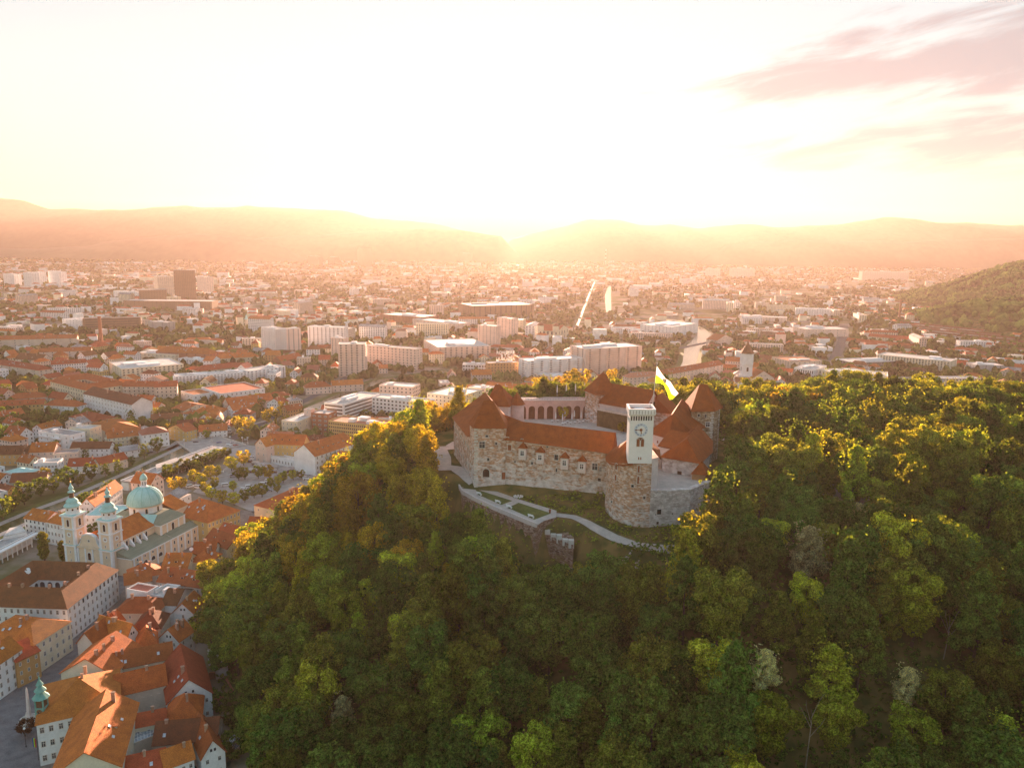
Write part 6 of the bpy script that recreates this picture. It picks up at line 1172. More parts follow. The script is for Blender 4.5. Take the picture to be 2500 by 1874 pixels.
bld('white house with small windows right of the hipped turret villa', '6', (1622, 372), (1686, 376), 18, (1686, 405), 'flat', 1, 'white', 'pale', 3, 6, 3, chim=0)
bld('long red roofed street block with white skylights behind the flag', '6', (258, 700), (588, 640), 15, 14, 'gable', 5, 'pink', 'red', 4, 16, 2, chim=3, sky=12)
bld('pink hipped roofed street block left of the flag', '6', (80, 712), (250, 700), 15, 14, 'hip', 5, 'pink', 'pink', 4, 8, 3, chim=3, sky=5)
bld('pale red roofed block left of the white church tower', '6', (600, 620), (680, 625), 15, 12, 'gable', 5, 'pink', 'red', 3, 6, 2, chim=1)
bld('nave of the white towered church with a steep red roof', '6', (745, 715), (862, 712), 26, 11, 'gabley', 9, 'pink', 'red', 2, 2, 4, chim=0, name='church_nave', cat='church')
bld('steep red gabled church like house beside the river bend', '6', (555, 510), (640, 500), 22, 12, 'gabley', 8, 'pink', 'red', 3, 4, 3, chim=0)
for i, (y, x0, x1) in enumerate([(415, 1545, 1990), (432, 1580, 2080), (450, 1640, 2170), (470, 1700, 2210), (488, 1850, 2240)]):
    bld(['terrace row of small white fronted houses farthest back by the ridge', 'second terrace row of small houses from the ridge', 'middle terrace row of small brown roofed houses', 'fourth terrace row of small houses from the ridge', 'front terrace row of small houses nearest the viewer'][i], '6', (x0, y), (x1, y + (x1 - x0) * .1), 10, 5, 'gable', 3, 'white', 'brown', 1, 60, 1, chim=0, ww=2.4, wh=2, name='terrace_row', cat='terrace', group='terrace rows below the ridge')
# chimneys
def stack(label, x, y0, y1, r0, r1, mats, k='F', rings=0, base_z=0):
    bx, by = g(k, x, y1, 0); px, py = q(k, x, y0); d_ = ray(px, py); t_ = math.hypot(bx, by) / math.hypot(d_[0], d_[1]); h = CH + d_[2] * t_
    t = thing('factory_chimney', label, 'chimney', (bx, by, 0)); mb = MB(); n = 8; mb.lathe(0, 0, [(r0 + (r1 - r0) * i / n, h * i / n) for i in range(n + 1)], 12)
    if rings: mb.m = [(0 if (i // 12) % 2 else 1) for i in range(len(mb.f))]
    mb.build('shaft', mats, t); mb = MB(); mb.lathe(0, 0, [(r1 + .35, h - 2), (r1 + .35, h)], 12); mb.build('rim', mats[0] if isinstance(mats, list) else mats, t)
stack('tall brick chimney in front of the brown office slab', 612, -20, 192, 3.1, 2.1, M_WALL['brick'], '3')
stack('very tall red and white banded chimney in the far haze', 1912, 20, 112, 7, 4.5, [pmat('band_white', (0.6, 0.55, 0.5)), M_WALL['brick']], '5', rings=1)
stack('slim brown chimney near the wooded ridge', 1536, 290, 410, 2.6, 2.0, M_WALL['brick'], '6')
# rooftop lettering on the office building
lt = thing('rooftop_sign', 'white three line lettering standing on the roof of a hazy office building', 'sign', (0, 0, 0)); AA, BB = Vector(g('5', 1268, 690, 20)), Vector(g('5', 1356, 688, 20))
lt.location = (AA.x, AA.y + 2, 20.2); lt.rotation_euler = (0, 0, math.atan2(BB.y - AA.y, BB.x - AA.x)); WL = (BB - AA).length
for row, txt in enumerate(('ROWERRE', 'B T C', 'LJUBLJANA')):
    cu = bpy.data.curves.new('lettering', 'FONT'); cu.body = txt; cu.size = 5.2; cu.align_x = 'CENTER'; cu.extrude = .2; cu.offset = .12; to = bpy.data.objects.new('lettering', cu); COL.objects.link(to)
    dg = bpy.context.evaluated_depsgraph_get(); me = bpy.data.meshes.new_from_object(to.evaluated_get(dg)); bpy.data.objects.remove(to); me.materials.clear(); me.materials.append(WHITE)
    no = bpy.data.objects.new('lettering', me); COL.objects.link(no); no.parent = lt; no.location = (WL / 2, 0, 8.6 - row * 4.2); no.rotation_euler = (math.pi / 2, 0, 0)
mb = MB()
for x in (0, WL / 2, WL): mb.bar((x, .6, 0), (x, .6, 13), .25, 4)
mb.build('sign_frame', IRON, lt)
# white church tower on the right and hazy twin towered church
def steeple(label, k, x, ytop, yeave, ybase, w_px, wall, roofm, name='church_tower', stages=3, dome=False):
    bx, by = g(k, x, ybase, 0); D_ = math.hypot(bx, by); hh = []
    for y in (yeave, ytop): px, py = q(k, x, y); d_ = ray(px, py); t_ = D_ / math.hypot(d_[0], d_[1]); hh.append(CH + d_[2] * t_)
    w_ = w_px / ZT[k][2] / CF * D_ / 2; t = thing(name, label, 'church tower', (bx, by, 0)); he, ht = hh
    mb = MB(); z = 0
    for i in range(stages):
        z1 = he * (i + 1) / stages; r_ = w_ * (1.12 - .06 * i) * 1.41; mb.lathe(0, 0, [(r_, z), (r_, z1 - .8), (r_ + .5, z1 - .7), (r_ + .5, z1)], 4 if i < stages - 1 else 8, a0=.785 if i < stages - 1 else .39); z = z1
    mb.build('wall', wall, t)
    mb = MB(); mb.lathe(0, 0, [(w_ * 1.6, he), (w_ * (1.2 if dome else .9), he + (ht - he) * .35), (w_ * .25, he + (ht - he) * .75), (.1, ht)], 8, a0=.39); mb.build('roof', roofm, t)
    for i in range(stages):
        zc = he * (i + .55) / stages
        for ang in (0, math.pi / 2, -math.pi / 2):
            r_ = w_ * (1.12 - .06 * i) + (.05 if i < stages - 1 else w_ * .2); obj_of('window', winmesh(w_ * .5, w_ * 1.0, 'arch', wall, DARK, .15), t, (r_ * math.sin(ang), -r_ * math.cos(ang), zc), ang)
steeple('tall white church tower with a dark pointed spire behind the castle trees', '6', 705, 505, 578, 752, 48, M_WALL['white'], M_ROOF['brown'])
steeple('left tower of the hazy pale twin towered church', '5', 1522, 452, 476, 566, 30, M_WALL['cream'], M_ROOF['brown'], dome=True)
steeple('right tower of the hazy pale twin towered church', '5', 1614, 458, 480, 572, 30, M_WALL['cream'], M_ROOF['brown'], dome=True)
bld('front of the hazy twin towered church with tall arched windows', '5', (1508, 505), (1628, 512), 60, (1628, 572), 'gable', 8, 'cream', 'red', 2, 5, 4, chim=0, ww=3, wh=8, name='church', cat='church')
steeple('slim green spire of a church far left in the haze', '4', 1481, 405, 440, 500, 14, M_WALL['beige'], M_ROOF['green'])
# ------------------------------------------------------------------ trees
def leafmat(name, c, var=0.35, trans=0.42):
    m = bpy.data.materials.new(name); m.use_nodes = True; t = m.node_tree; t.nodes.clear(); out = t.nodes.new('ShaderNodeOutputMaterial')
    co = t.nodes.new('ShaderNodeTexCoord'); n = t.nodes.new('ShaderNodeTexNoise'); n.inputs['Scale'].default_value = 0.55; n.inputs['Detail'].default_value = 4; t.links.new(co.outputs['Object'], n.inputs[0])
    oi = t.nodes.new('ShaderNodeObjectInfo'); h = t.nodes.new('ShaderNodeHueSaturation'); h.inputs['Color'].default_value = (*c, 1)
    r2 = nmath(t, 'FRACT', nmath(t, 'MULTIPLY', oi.outputs['Random'], 13.7))
    t.links.new(nmath(t, 'ADD', 0.475, nmath(t, 'MULTIPLY', r2, 0.045)), h.inputs['Hue'])
    n_ = t.nodes.new('ShaderNodeTexNoise'); n_.inputs['Scale'].default_value = 2.6; n_.inputs['Detail'].default_value = 2; t.links.new(co.outputs['Object'], n_.inputs[0])
    v = nmath(t, 'MULTIPLY', nmath(t, 'ADD', nmath(t, 'MULTIPLY', oi.outputs['Random'], 0.75), 0.62), nmath(t, 'ADD', nmath(t, 'MULTIPLY', nramp(t, n_.outputs[0], .38, .62), 0.95), 0.5))
    t.links.new(nmath(t, 'MULTIPLY', v, nmath(t, 'ADD', nmath(t, 'MULTIPLY', nramp(t, n.outputs[0], 0.3, 0.7), var * 2), 1 - var)), h.inputs['Value'])
    d = t.nodes.new('ShaderNodeBsdfDiffuse'); tr = t.nodes.new('ShaderNodeBsdfTranslucent'); t.links.new(h.outputs[0], d.inputs[0])
    g2 = t.nodes.new('ShaderNodeMix'); g2.data_type = 'RGBA'; g2.blend_type = 'MULTIPLY'; g2.inputs[0].default_value = 1.0; t.links.new(h.outputs[0], g2.inputs[6]); g2.inputs[7].default_value = (1.9, 1.45, 0.5, 1); t.links.new(g2.outputs[2], tr.inputs[0])
    mx = t.nodes.new('ShaderNodeMixShader'); mx.inputs[0].default_value = trans; t.links.new(d.outputs[0], mx.inputs[1]); t.links.new(tr.outputs[0], mx.inputs[2]); t.links.new(mx.outputs[0], out.inputs[0])
    MATS[name] = m; return m
LEAF = {'dark': leafmat('leaf_dark_green', (0.100, 0.165, 0.030)), 'olive': leafmat('leaf_olive', (0.165, 0.205, 0.030)), 'bright': leafmat('leaf_yellow_green', (0.29, 0.35, 0.036)),
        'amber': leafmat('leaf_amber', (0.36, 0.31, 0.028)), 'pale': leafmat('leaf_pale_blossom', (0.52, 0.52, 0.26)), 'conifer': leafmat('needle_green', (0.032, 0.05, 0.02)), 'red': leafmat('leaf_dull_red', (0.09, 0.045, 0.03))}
LEAF['spring'] = leafmat('leaf_spring_green', (0.27, 0.30, 0.035))
BARK = pmat('bark', (0.10, 0.07, 0.05), var=.4, scale=2); PBARK = pmat('pale_bark', (0.30, 0.25, 0.19), var=.35, scale=2)
def quads_mesh(name, P, Nn, S, mat, core=None):
    """many small leaf-clump faces at points P with normals Nn and sizes S"""
    n = len(P); rnd = np.random.RandomState(n); a = rnd.randn(n, 3); U = np.cross(Nn, a); U /= np.linalg.norm(U, axis=1)[:, None] + 1e-9; V = np.cross(Nn, U)
    asp = rnd.uniform(.55, 1.0, n)[:, None]; S = S[:, None]; bend = Nn * S * rnd.uniform(-.25, .25, (n, 1))
    v = np.stack([P - U * S - V * S * asp * .4, P - V * S * asp + bend, P + U * S + V * S * asp * .3, P + V * S * asp + bend], 1).reshape(-1, 3)
    f = np.arange(4 * n).reshape(-1, 4)
    if core is not None:
        cv, cf = core; f = f.tolist() + [tuple(i + len(v) for i in q_) for q_ in cf]; v = np.concatenate([v, cv]); me = bpy.data.meshes.new(name); me.from_pydata(v.tolist(), [], f)
    else: me = bpy.data.meshes.new(name); me.from_pydata(v.tolist(), [], f.tolist())
    me.materials.append(mat); return me
ICO_V = np.array([(0, 0, -1), (.72, -.53, -.45), (-.28, -.85, -.45), (-.89, 0, -.45), (-.28, .85, -.45), (.72, .53, -.45), (.28, -.85, .45), (-.72, -.53, .45), (-.72, .53, .45), (.28, .85, .45), (.89, 0, .45), (0, 0, 1)])
ICO_F = [(0, 1, 2), (1, 0, 5), (0, 2, 3), (0, 3, 4), (0, 4, 5), (1, 5, 10), (2, 1, 6), (3, 2, 7), (4, 3, 8), (5, 4, 9), (1, 10, 6), (2, 6, 7), (3, 7, 8), (4, 8, 9), (5, 9, 10), (6, 10, 11), (7, 6, 11), (8, 7, 11), (9, 8, 11), (10, 9, 11)]
def crown_mesh(seed, R, Hc, z0, mat, lobes=22, per=240, ls=.42, shape='round'):
    rnd = np.random.RandomState(seed); P, Nn, S, cv, cf = [], [], [], [], []
    for i in range(lobes):
        t = (i + .5) / lobes; ang = i * 2.39996 + rnd.uniform(-.4, .4)
        if shape == 'round': zz = t; rr = R * (math.sin(math.pi * min(1, .16 + .84 * (1 - t) ** .8)) ** .7) * rnd.uniform(.45, 1.0)
        elif shape == 'tall': zz = t; rr = R * (1 - t) ** .55 * rnd.uniform(.45, .85)
        elif shape == 'poplar': zz = t; rr = R * .45 * (math.sin(math.pi * (.08 + .9 * t)) ** .6) * rnd.uniform(.5, 1)
        else: zz = t; rr = R * (1 - t) * .75
        lr = R * (rnd.uniform(.24, .46) if shape in ('round',) else rnd.uniform(.26, .40) * (1.15 - .5 * t) if shape == 'tall' else rnd.uniform(.4, .6) if shape == 'poplar' else .42 * (1.08 - t))
        c = np.array([rr * math.cos(ang), rr * math.sin(ang), z0 + Hc * (.06 + .86 * zz)])
        n = int(per * (lr / (R * .37)) ** 1.6); d = rnd.randn(n, 3); d /= np.linalg.norm(d, axis=1)[:, None]
        out = c - np.array([0, 0, z0 + Hc * .35]); out = out / (np.linalg.norm(out) + 1e-6); keep = (d @ out) > -.55; d = d[keep]; n = len(d)
        rad = lr * (1 + .16 * np.sin(d[:, 0] * 5 + seed) * np.sin(d[:, 1] * 6 + i) + rnd.uniform(-.16, .12, n)); sq = np.array([1, 1, .78])
        p = c + d * rad[:, None] * sq; nn = d * .8 + np.array([0, 0, .35]) + rnd.randn(n, 3) * .42; nn /= np.linalg.norm(nn, axis=1)[:, None]
        P.append(p); Nn.append(nn); S.append(ls * rnd.uniform(.6, 1.25, n)); b = sum(len(x) for x in cv)
        cv.append(c + ICO_V * lr * .64 * sq * (1 + rnd.uniform(-.15, .15, (12, 1)))); cf += [tuple(k + b for k in f_) for f_ in ICO_F]
    k = max(30, lobes * 6); a = rnd.uniform(0, 6.28, k); z_ = rnd.uniform(.1, 1.02, k); r_ = R * rnd.uniform(.7, 1.12, k) * np.sin(np.pi * np.clip(.15 + .85 * (1 - z_), 0, 1)) ** .6 * (.5 if shape == 'poplar' else 1)
    if shape != 'conifer': P.append(np.stack([r_ * np.cos(a), r_ * np.sin(a), z0 + Hc * z_], -1)); x_ = rnd.randn(k, 3); Nn.append(x_ / np.linalg.norm(x_, axis=1)[:, None]); S.append(np.full(k, ls * .8))
    return quads_mesh('crown', np.concatenate(P), np.concatenate(Nn), np.concatenate(S), mat, (np.concatenate(cv), cf))
def trunk_mesh(seed, H, R, z0, r=.42, mat=None, limbs=6):
    rn = random.Random(seed); mb = MB(); pts = [(0, 0, -1.5)]; x = y = 0
    for i in range(1, 6): x += rn.uniform(-.3, .3); y += rn.uniform(-.3, .3); pts.append((x, y, H * .75 * i / 5))
    for i in range(5): mb.bar(pts[i], pts[i + 1], r * (1 - .16 * i), 7, 0, r * (1 - .16 * (i + 1)))
    for k in range(limbs):
        a = k * 2.4 + rn.uniform(-.4, .4); z = z0 * .85 + (H * .65 - z0) * k / limbs; f = min(4, int(z / (H * .75) * 5)); mb.bar((pts[f][0], pts[f][1], z), (R * .7 * math.cos(a), R * .7 * math.sin(a), z + R * .55), r * .35, 5, 0, r * .1)
    o = mb.build('trunk', mat or BARK); me = o.data; bpy.data.objects.remove(o); return me
class TreeKind:
    def __init__(s, seed, R, H, z0f, mat, lobes, per, ls, shape, bark=None):
        s.R, s.H = R, H; s.crown = crown_mesh(seed, R, H * (1 - z0f), H * z0f, mat, lobes, per, ls, shape); s.trunk = trunk_mesh(seed, H, R, H * z0f, .42 if H > 14 else .28, bark)
    def put(s, x, y, z, sc, rz, label, group, cat='forest tree', name='forest_tree', szz=1.0):
        t = thing(name, label, cat, (x, y, z), rz, group); t.scale = (sc, sc, sc * szz)
        for nm, me in (('crown', s.crown), ('trunk', s.trunk)): o = bpy.data.objects.new(nm, me); COL.objects.link(o); o.parent = t
        return t
HK = []
for i, (mt, sh, R, H) in enumerate([('dark', 'round', 6.2, 19), ('olive', 'round', 5.6, 18), ('dark', 'tall', 5.2, 22), ('olive', 'tall', 5.0, 21), ('bright', 'round', 5.4, 18), ('dark', 'round', 6.8, 20), ('olive', 'round', 6.4, 20), ('bright', 'tall', 4.8, 20)]):
    HK.append(TreeKind(100 + i, R, H, .22, LEAF[mt], 26 if sh == 'round' else 28, 215, .46, sh))
KT = dict(zip(range(8), ['dark green broad', 'olive broad', 'dark green tall', 'olive tall', 'yellow green broad', 'dark green wide', 'olive wide', 'yellow green tall']))
PALE = TreeKind(140, 5.4, 18, .2, LEAF['pale'], 34, 210, .36, 'tall'); AMB_SUN = [TreeKind(141, 6.0, 18, .2, LEAF['amber'], 24, 230, .42, 'round'), TreeKind(142, 5.2, 19, .2, LEAF['amber'], 24, 230, .4, 'tall')]
CK = [TreeKind(150 + i, R, H, .2, LEAF[mt], 12, 60, .62, sh) for i, (mt, sh, R, H) in enumerate([('dark', 'round', 4.4, 11), ('olive', 'round', 4.0, 10), ('spring', 'round', 3.8, 9), ('amber', 'round', 4.2, 10), ('dark', 'tall', 4.0, 13)])]
CT = ['dark green', 'olive', 'yellow green', 'amber', 'tall dark green']
POP = TreeKind(160, 3.2, 17, .06, LEAF['olive'], 20, 90, .45, 'poplar'); CON = TreeKind(161, 4.6, 17, .06, LEAF['conifer'], 34, 60, .5, 'conifer'); SMALL = TreeKind(162, 3.0, 5.5, .35, LEAF['red'], 10, 60, .4, 'round')

def inpoly(x, y, P):
    c = False; n = len(P)
    for i in range(n):
        ax, ay = P[i]; bx, by = P[(i + 1) % n]
        if (ay > y) != (by > y) and x < (bx - ax) * (y - ay) / (by - ay) + ax: c = not c
    return c
CASTLE = [(-42, 398), (-46, 352), (-37, 332), (-27, 303), (-18, 294), (8, 270), (22, 259), (44, 263), (62, 262), (74, 268), (86, 284), (94, 302), (101, 340), (101, 366), (86, 402), (50, 412), (0, 410)]
M1 = [(1112, 1000), (1078, 1060), (1068, 1120), (1110, 1215), (1160, 1246), (1240, 1288), (1300, 1335), (1310, 1378), (1392, 1384), (1402, 1334), (1505, 1345), (1522, 1385), (1590, 1395), (1604, 1340), (1655, 1340), (1650, 1300), (1662, 1240), (1690, 1190), (1740, 1180), (1768, 1120), (1775, 985), (1720, 930), (1450, 880), (1270, 980)]
M2 = [(1262, 1538), (1262, 1562), (1330, 1556), (1418, 1534), (1418, 1512), (1340, 1532)]; M3 = [(1965, 1185), (2000, 1180), (2140, 1225), (2130, 1250), (2040, 1225)]; M4 = [(1880, 1042), (1970, 1030), (1985, 1090), (1900, 1080)]; M5 = [(1140, 1320), (1190, 1340), (1180, 1350)]
EDGE = [(940, 990), (1000, 955), (1060, 905), (1130, 820), (1175, 690), (1235, 570), (1300, 535), (1400, 505), (1480, 478), (1535, 460), (1552, 470), (1556, 572), (1700, 578), (1800, 568), (1900, 540), (2200, 500)]
def edge_x(py): return float(np.interp(py, [e[0] for e in EDGE], [e[1] for e in EDGE]))
SPEC = [(1965, 1245, 1395, 80, 1440), (1862, 1535, 1635, 42, 1700), (2208, 1575, 1665, 45, 1740), (2300, 1505, 1600, 40, 1610), (1968, 1625, 1874, 26, 1890), (2085, 1185, 1300, 60, 1330), (838, 1660, 1740, 45, 1790)]
SPW = [(sp, gp(sp[0], sp[4])) for sp in SPEC]
rn = random.Random(77); pts = []; cells = {}; TTB = []
def far_ok(x, y, r):
    i, j = int(x // 10), int(y // 10)
    for a in range(i - 1, i + 2):
        for b_ in range(j - 1, j + 2):
            for (u, v, s_) in cells.get((a, b_), ()):
                if (u - x) ** 2 + (v - y) ** 2 < ((r + s_) * .5) ** 2: return False
    return True
cx = np.array([rn.uniform(-175, 470) for _ in range(28000)]); cy = np.array([rn.uniform(125, 520) for _ in range(28000)]); cz = height(cx, cy)
for x, y, z in zip(cx, cy, cz):
    if z < 2.2 or abs(x) > (.70 if x < 0 else .84) * y + 14 or inpoly(x, y, CASTLE): continue
    r = rn.uniform(6.9, 9.0)
    if not far_ok(x, y, r): continue
    H = 19; tx_, ty_ = proj(x, y, z + H + 2); nm = 1040 < tx_ < 1790 and 960 < ty_ < 1440; ty_ = proj(x, y, z + 26)[1] if nm else ty_; mx_, my_ = proj(x, y, z + H * .55); px_r = (8.3 if nm else 6.6) / y * CF
    if my_ > 2050: continue
    lim = edge_x(ty_ + 25)
    if tx_ - px_r * .75 < lim and mx_ - px_r * .8 < edge_x(my_): continue
    if tx_ - px_r * .75 < lim - 12: continue
    bad = False
    for M in (M1, M2, M3, M4):
        for (u, v) in ((tx_, ty_ + 12), (tx_ - px_r * .6, ty_ + 30), (tx_ + px_r * .6, ty_ + 30), (mx_, my_), (mx_ - px_r * .75, my_), (mx_ + px_r * .75, my_)):
            if inpoly(u, v, M): bad = True
    for sp, (sx_, sy_) in SPW:
        if math.hypot(x - sx_, y - sy_) < 6.5 or (sy_ - 17 < y < sy_ + 2 and abs(tx_ - sp[0]) < sp[3] + px_r * .8 and ty_ < sp[2] - 4 and my_ > sp[1]): bad = True
    if bad and y < 405: continue
    if y > 405 and z < 40: continue
    cells.setdefault((int(x // 10), int(y // 10)), []).append((x, y, r)); pts.append((x, y, z, tx_, ty_))
# visible ones, largest first
def seen(x, y, z):
    for f in np.linspace(.3, .97, 26):
        if CH + (z - CH) * f < hz(x * f, y * f) + 6: return False
    return True
side = [p for p in pts if 2560 <= p[3] < 3300 and p[4] < 2100]
pts = [p for p in pts if -60 < p[3] < 2560 and p[4] < 1960 and seen(p[0], p[1], p[2] + 19)]
pts.sort(key=lambda p: p[1]); FG = 'trees of the wooded castle hill'
def kind_for(x, y, tx_, ty_):
    r = rn.random()
    warm = max(0, 1 - abs(tx_ - 1150) / 900) * max(0, 1 - abs(ty_ - 1180) / 420)
    if tx_ < 1180 and ty_ < 1480 and r < .42: return rn.choice([4, 7])  # more yellow green on this side, sunlight put into the leaf colour
    if ty_ < 1130 and tx_ > 1500 and r < .34: return rn.choice([4, 7])
    if r < .10: return rn.choice([4, 7])
    if r < .62: return rn.choice([0, 2, 5])
    return rn.choice([1, 3, 6])
far_pts = []
for i, (x, y, z, tx_, ty_) in enumerate(pts):
    k = kind_for(x, y, tx_, ty_); sc = rn.uniform(.82, 1.32); rz = rn.uniform(0, 6.28); szz = rn.uniform(.88, 1.22)
    am = (tx_ < 1120 and ty_ < 1360 and rn.random() < .5) or (ty_ < 1010 and 1500 < tx_ < 2000 and rn.random() < .30)  # amber leaf colour stands in for low sunlight on these crowns
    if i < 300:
        t = (AMB_SUN[i % 2] if am else HK[k]).put(x, y, z - .4, sc, rz, None, FG, szz=szz); t['label'] = 'T|' + ('amber sun coloured' if am else KT[k]); AUTO.append(t)
    else: far_pts.append((x, y, z - .4, sc, rz, (8 + i % 2) if am else k))
for i, p in enumerate(side): far_pts.append((p[0], p[1], p[2] - .4, rn.uniform(.85, 1.25), rn.uniform(0, 6.28), i % 8))
SHG = 'bushes on the bank below the castle'; rs_ = random.Random(12); nb = 0
BUSH = [TreeKind(170 + i, 2.6, 4.6, .05, LEAF[m_], 12, 110, .34, 'round', None) for i, m_ in enumerate(('olive', 'dark', 'bright'))]
for _ in range(900):
    x, y = rs_.uniform(-30, 75), rs_.uniform(222, 272); z = hz(x, y); k = rs_.randrange(3); sc = rs_.uniform(.6, 1.5)
    if nb >= 75 or z > 62: continue
    u, v = proj(x, y, z + 4.2 * sc)
    if inpoly(u, v, M1) or inpoly(u - 12, v + 8, M1) or inpoly(u + 12, v + 8, M1) or any((x - a) ** 2 + (y - b_) ** 2 < 9 for a, b_ in TTB): continue
    TTB.append((x, y)); t = BUSH[k].put(x, y, z - .2, sc, rs_.uniform(0, 6), None, SHG, 'bush', 'bush'); t['label'] = 'T|' + ('olive', 'dark green', 'yellow green')[k] + ' bush'; AUTO.append(t); nb += 1
# special trees on the slope
def special(kind, px, py, H_, label, name='forest_tree', cat='forest tree', sc=1.0, up=0):
    x, y = gp(px, py); return kind.put(x, y, hz(x, y) + up, sc, 1.3, label, None, cat, name)
special(PALE, 1965, 1440, 18, 'pale cream blossoming tree standing alone in the dark right slope', sc=1.22)
special(PALE, 2085, 1330, 16, 'pale grey green tree beside the clearing on the right slope', sc=.9)
special(PALE, 1862, 1700, 16, 'slim pale leaved tree in the dark right slope above the bare trunk', sc=.8)
special(PALE, 2208, 1740, 16, 'tree with pale sun coloured leaves low in the right slope', sc=.75)  # blossom leaf tone reused, its paleness stands in for sunlight
special(PALE, 838, 1790, 16, 'pale green tree in the lower slope left of the middle', sc=.75)
def bare(px, py, H_, label, seed, lean=.1):
    x, y = gp(px, py); z = hz(x, y) + 2; rn_ = random.Random(seed); t = thing('bare_tree', label, 'bare tree', (x, y, z)); mb = MB(); mb.bar((0, 0, -6), (lean * H_, 0, H_ * .6),   .2, 6, 0, .1)
    mb.build('trunk', PBARK, t)
    for i in range(5):
        a = i * 1.3; mb = MB(); p = (lean * H_ * .8, 0, H_ * (.42 + .06 * i)); e = (p[0] + 2.6 * math.cos(a), 1.2 * math.sin(a), p[2] + 3.5 + i * .5); mb.bar(p, e, .08, 5, 0, .03); mb.bar(e, (e[0] + 1.2 * math.cos(a + .7), e[1], e[2] + 1.8), .06, 4, 0, .02); mb.build('branch', PBARK, t)
bare(2300, 1610, 11, 'dead pale tree with forked bare branches in the right slope', 3); bare(1962, 1900, 22, 'tall thin pale bare trunk rising from the bottom of the right slope', 4, .03)
# the further trees of the same wood: one body of growth, instanced on points
protos = bpy.data.collections.new('wood_prototypes')
for i, k in enumerate(HK + AMB_SUN):
    me = k.crown; o = bpy.data.objects.new('wood_%02d' % i, me); protos.objects.link(o)
if far_pts:
    me = bpy.data.meshes.new('hill_wood'); me.from_pydata([p[:3] for p in far_pts], [], []); wd = bpy.data.objects.new('hill_wood', me); COL.objects.link(wd); tag(wd, 'mass of further trees of the castle wood behind and right of the castle', 'wood', kind='stuff')
    for nm, ix in (('sc', 3), ('rz', 4)): a_ = me.attributes.new(nm, 'FLOAT', 'POINT'); a_.data.foreach_set('value', [p[ix] for p in far_pts])
    a_ = me.attributes.new('ki', 'INT', 'POINT'); a_.data.foreach_set('value', [p[5] for p in far_pts])
    ng = bpy.data.node_groups.new('wood', 'GeometryNodeTree'); ng.interface.new_socket('Geometry', in_out='INPUT', socket_type='NodeSocketGeometry'); ng.interface.new_socket('Geometry', in_out='OUTPUT', socket_type='NodeSocketGeometry')
    N_ = ng.nodes; L = ng.links; gi = N_.new('NodeGroupInput'); go = N_.new('NodeGroupOutput'); ip = N_.new('GeometryNodeInstanceOnPoints'); ci = N_.new('GeometryNodeCollectionInfo'); ci.inputs['Collection'].default_value = protos; ci.inputs['Separate Children'].default_value = True; ci.inputs['Reset Children'].default_value = True
    ip.inputs['Pick Instance'].default_value = True
    def named(nm, ty): n = N_.new('GeometryNodeInputNamedAttribute'); n.data_type = ty; n.inputs['Name'].default_value = nm; return n.outputs['Attribute']
    cxyz = N_.new('ShaderNodeCombineXYZ'); L.new(named('rz', 'FLOAT'), cxyz.inputs[2]); L.new(gi.outputs[0], ip.inputs['Points']); L.new(ci.outputs[0], ip.inputs['Instance']); L.new(named('ki', 'INT'), ip.inputs['Instance Index']); L.new(cxyz.outputs[0], ip.inputs['Rotation'])
    L.new(named('sc', 'FLOAT'), ip.inputs['Scale']); L.new(ip.outputs[0], go.inputs[0]); md = wd.modifiers.new('wood', 'NODES'); md.node_group = ng
# undergrowth on the visible scarp
rnp = np.random.RandomState(5); P, S = [], []
for i in range(16000):
    x, y = rnp.uniform(-55, 90), rnp.uniform(235, 300)
    P.append((x, y))
P = np.array(P); Z = height(P[:, 0], P[:, 1]); d_ = seg_dist(P[:, 0], P[:, 1], [(a[0], a[1]) for a in terr]); dp = np.full(len(P), 99.0)
for i in range(len(pp) - 1):
    A_, B_ = np.array(pp[i]), np.array(pp[i + 1]); e_ = B_ - A_; t_ = np.clip(((P - A_) @ e_) / (e_ @ e_), 0, 1); dp = np.minimum(dp, np.hypot(*(P - A_ - t_[:, None] * e_).T))
nz_ = np.sin(P[:, 0] * .35) * np.sin(P[:, 1] * .4 + 1) + rnp.uniform(-.5, .9, len(P)); ok = (d_ > .8) & (dp > 3.6) & (nz_ > .0) & ~((P[:, 0] > 28) & (P[:, 1] < 262)); P, Z = P[ok], Z[ok]
pos = np.concatenate([P, (Z + rnp.uniform(.1, 1.1, len(P)))[:, None]], 1); nn = rnp.randn(len(P), 3) * .5 + (0, 0, 1); nn /= np.linalg.norm(nn, axis=1)[:, None]
me = quads_mesh('undergrowth', pos, nn, rnp.uniform(.35, .85, len(P)), LEAF['olive']); o_ = bpy.data.objects.new('undergrowth', me); COL.objects.link(o_); tag(o_, 'low shrubs and rough grass on the bank below the castle', 'undergrowth', kind='stuff')

P = np.stack([rnp.uniform(-170, 330, 90000), rnp.uniform(140, 470, 90000)], 1); P = P[np.abs(P[:, 0]) < .7 * P[:, 1] + 10]; Z = height(P[:, 0], P[:, 1]); dc = seg_dist(P[:, 0], P[:, 1], CASTLE); clr = np.ones(len(P), bool)
for (cx_, cy_, cr_) in [(*gp(1320, 1549), 9), (*gp(1390, 1532), 9), (*gp(1270, 1556), 7), (*gp(2050, 1208), 15), (*gp(1930, 1060), 14), (*gp(1080, 1120), 14), (*gp(1100, 1180), 10), (*gp(1085, 1080), 12)]: clr &= np.hypot(P[:, 0] - cx_, P[:, 1] - cy_) > cr_
ok = (Z > 2.5) & (dc > 4) & clr; P, Z = P[ok], Z[ok]; pos = np.concatenate([P, (Z + rnp.uniform(.1, 2.2, len(P)))[:, None]], 1); nn = rnp.randn(len(P), 3) * .6 + (0, 0, .8); nn /= np.linalg.norm(nn, axis=1)[:, None]
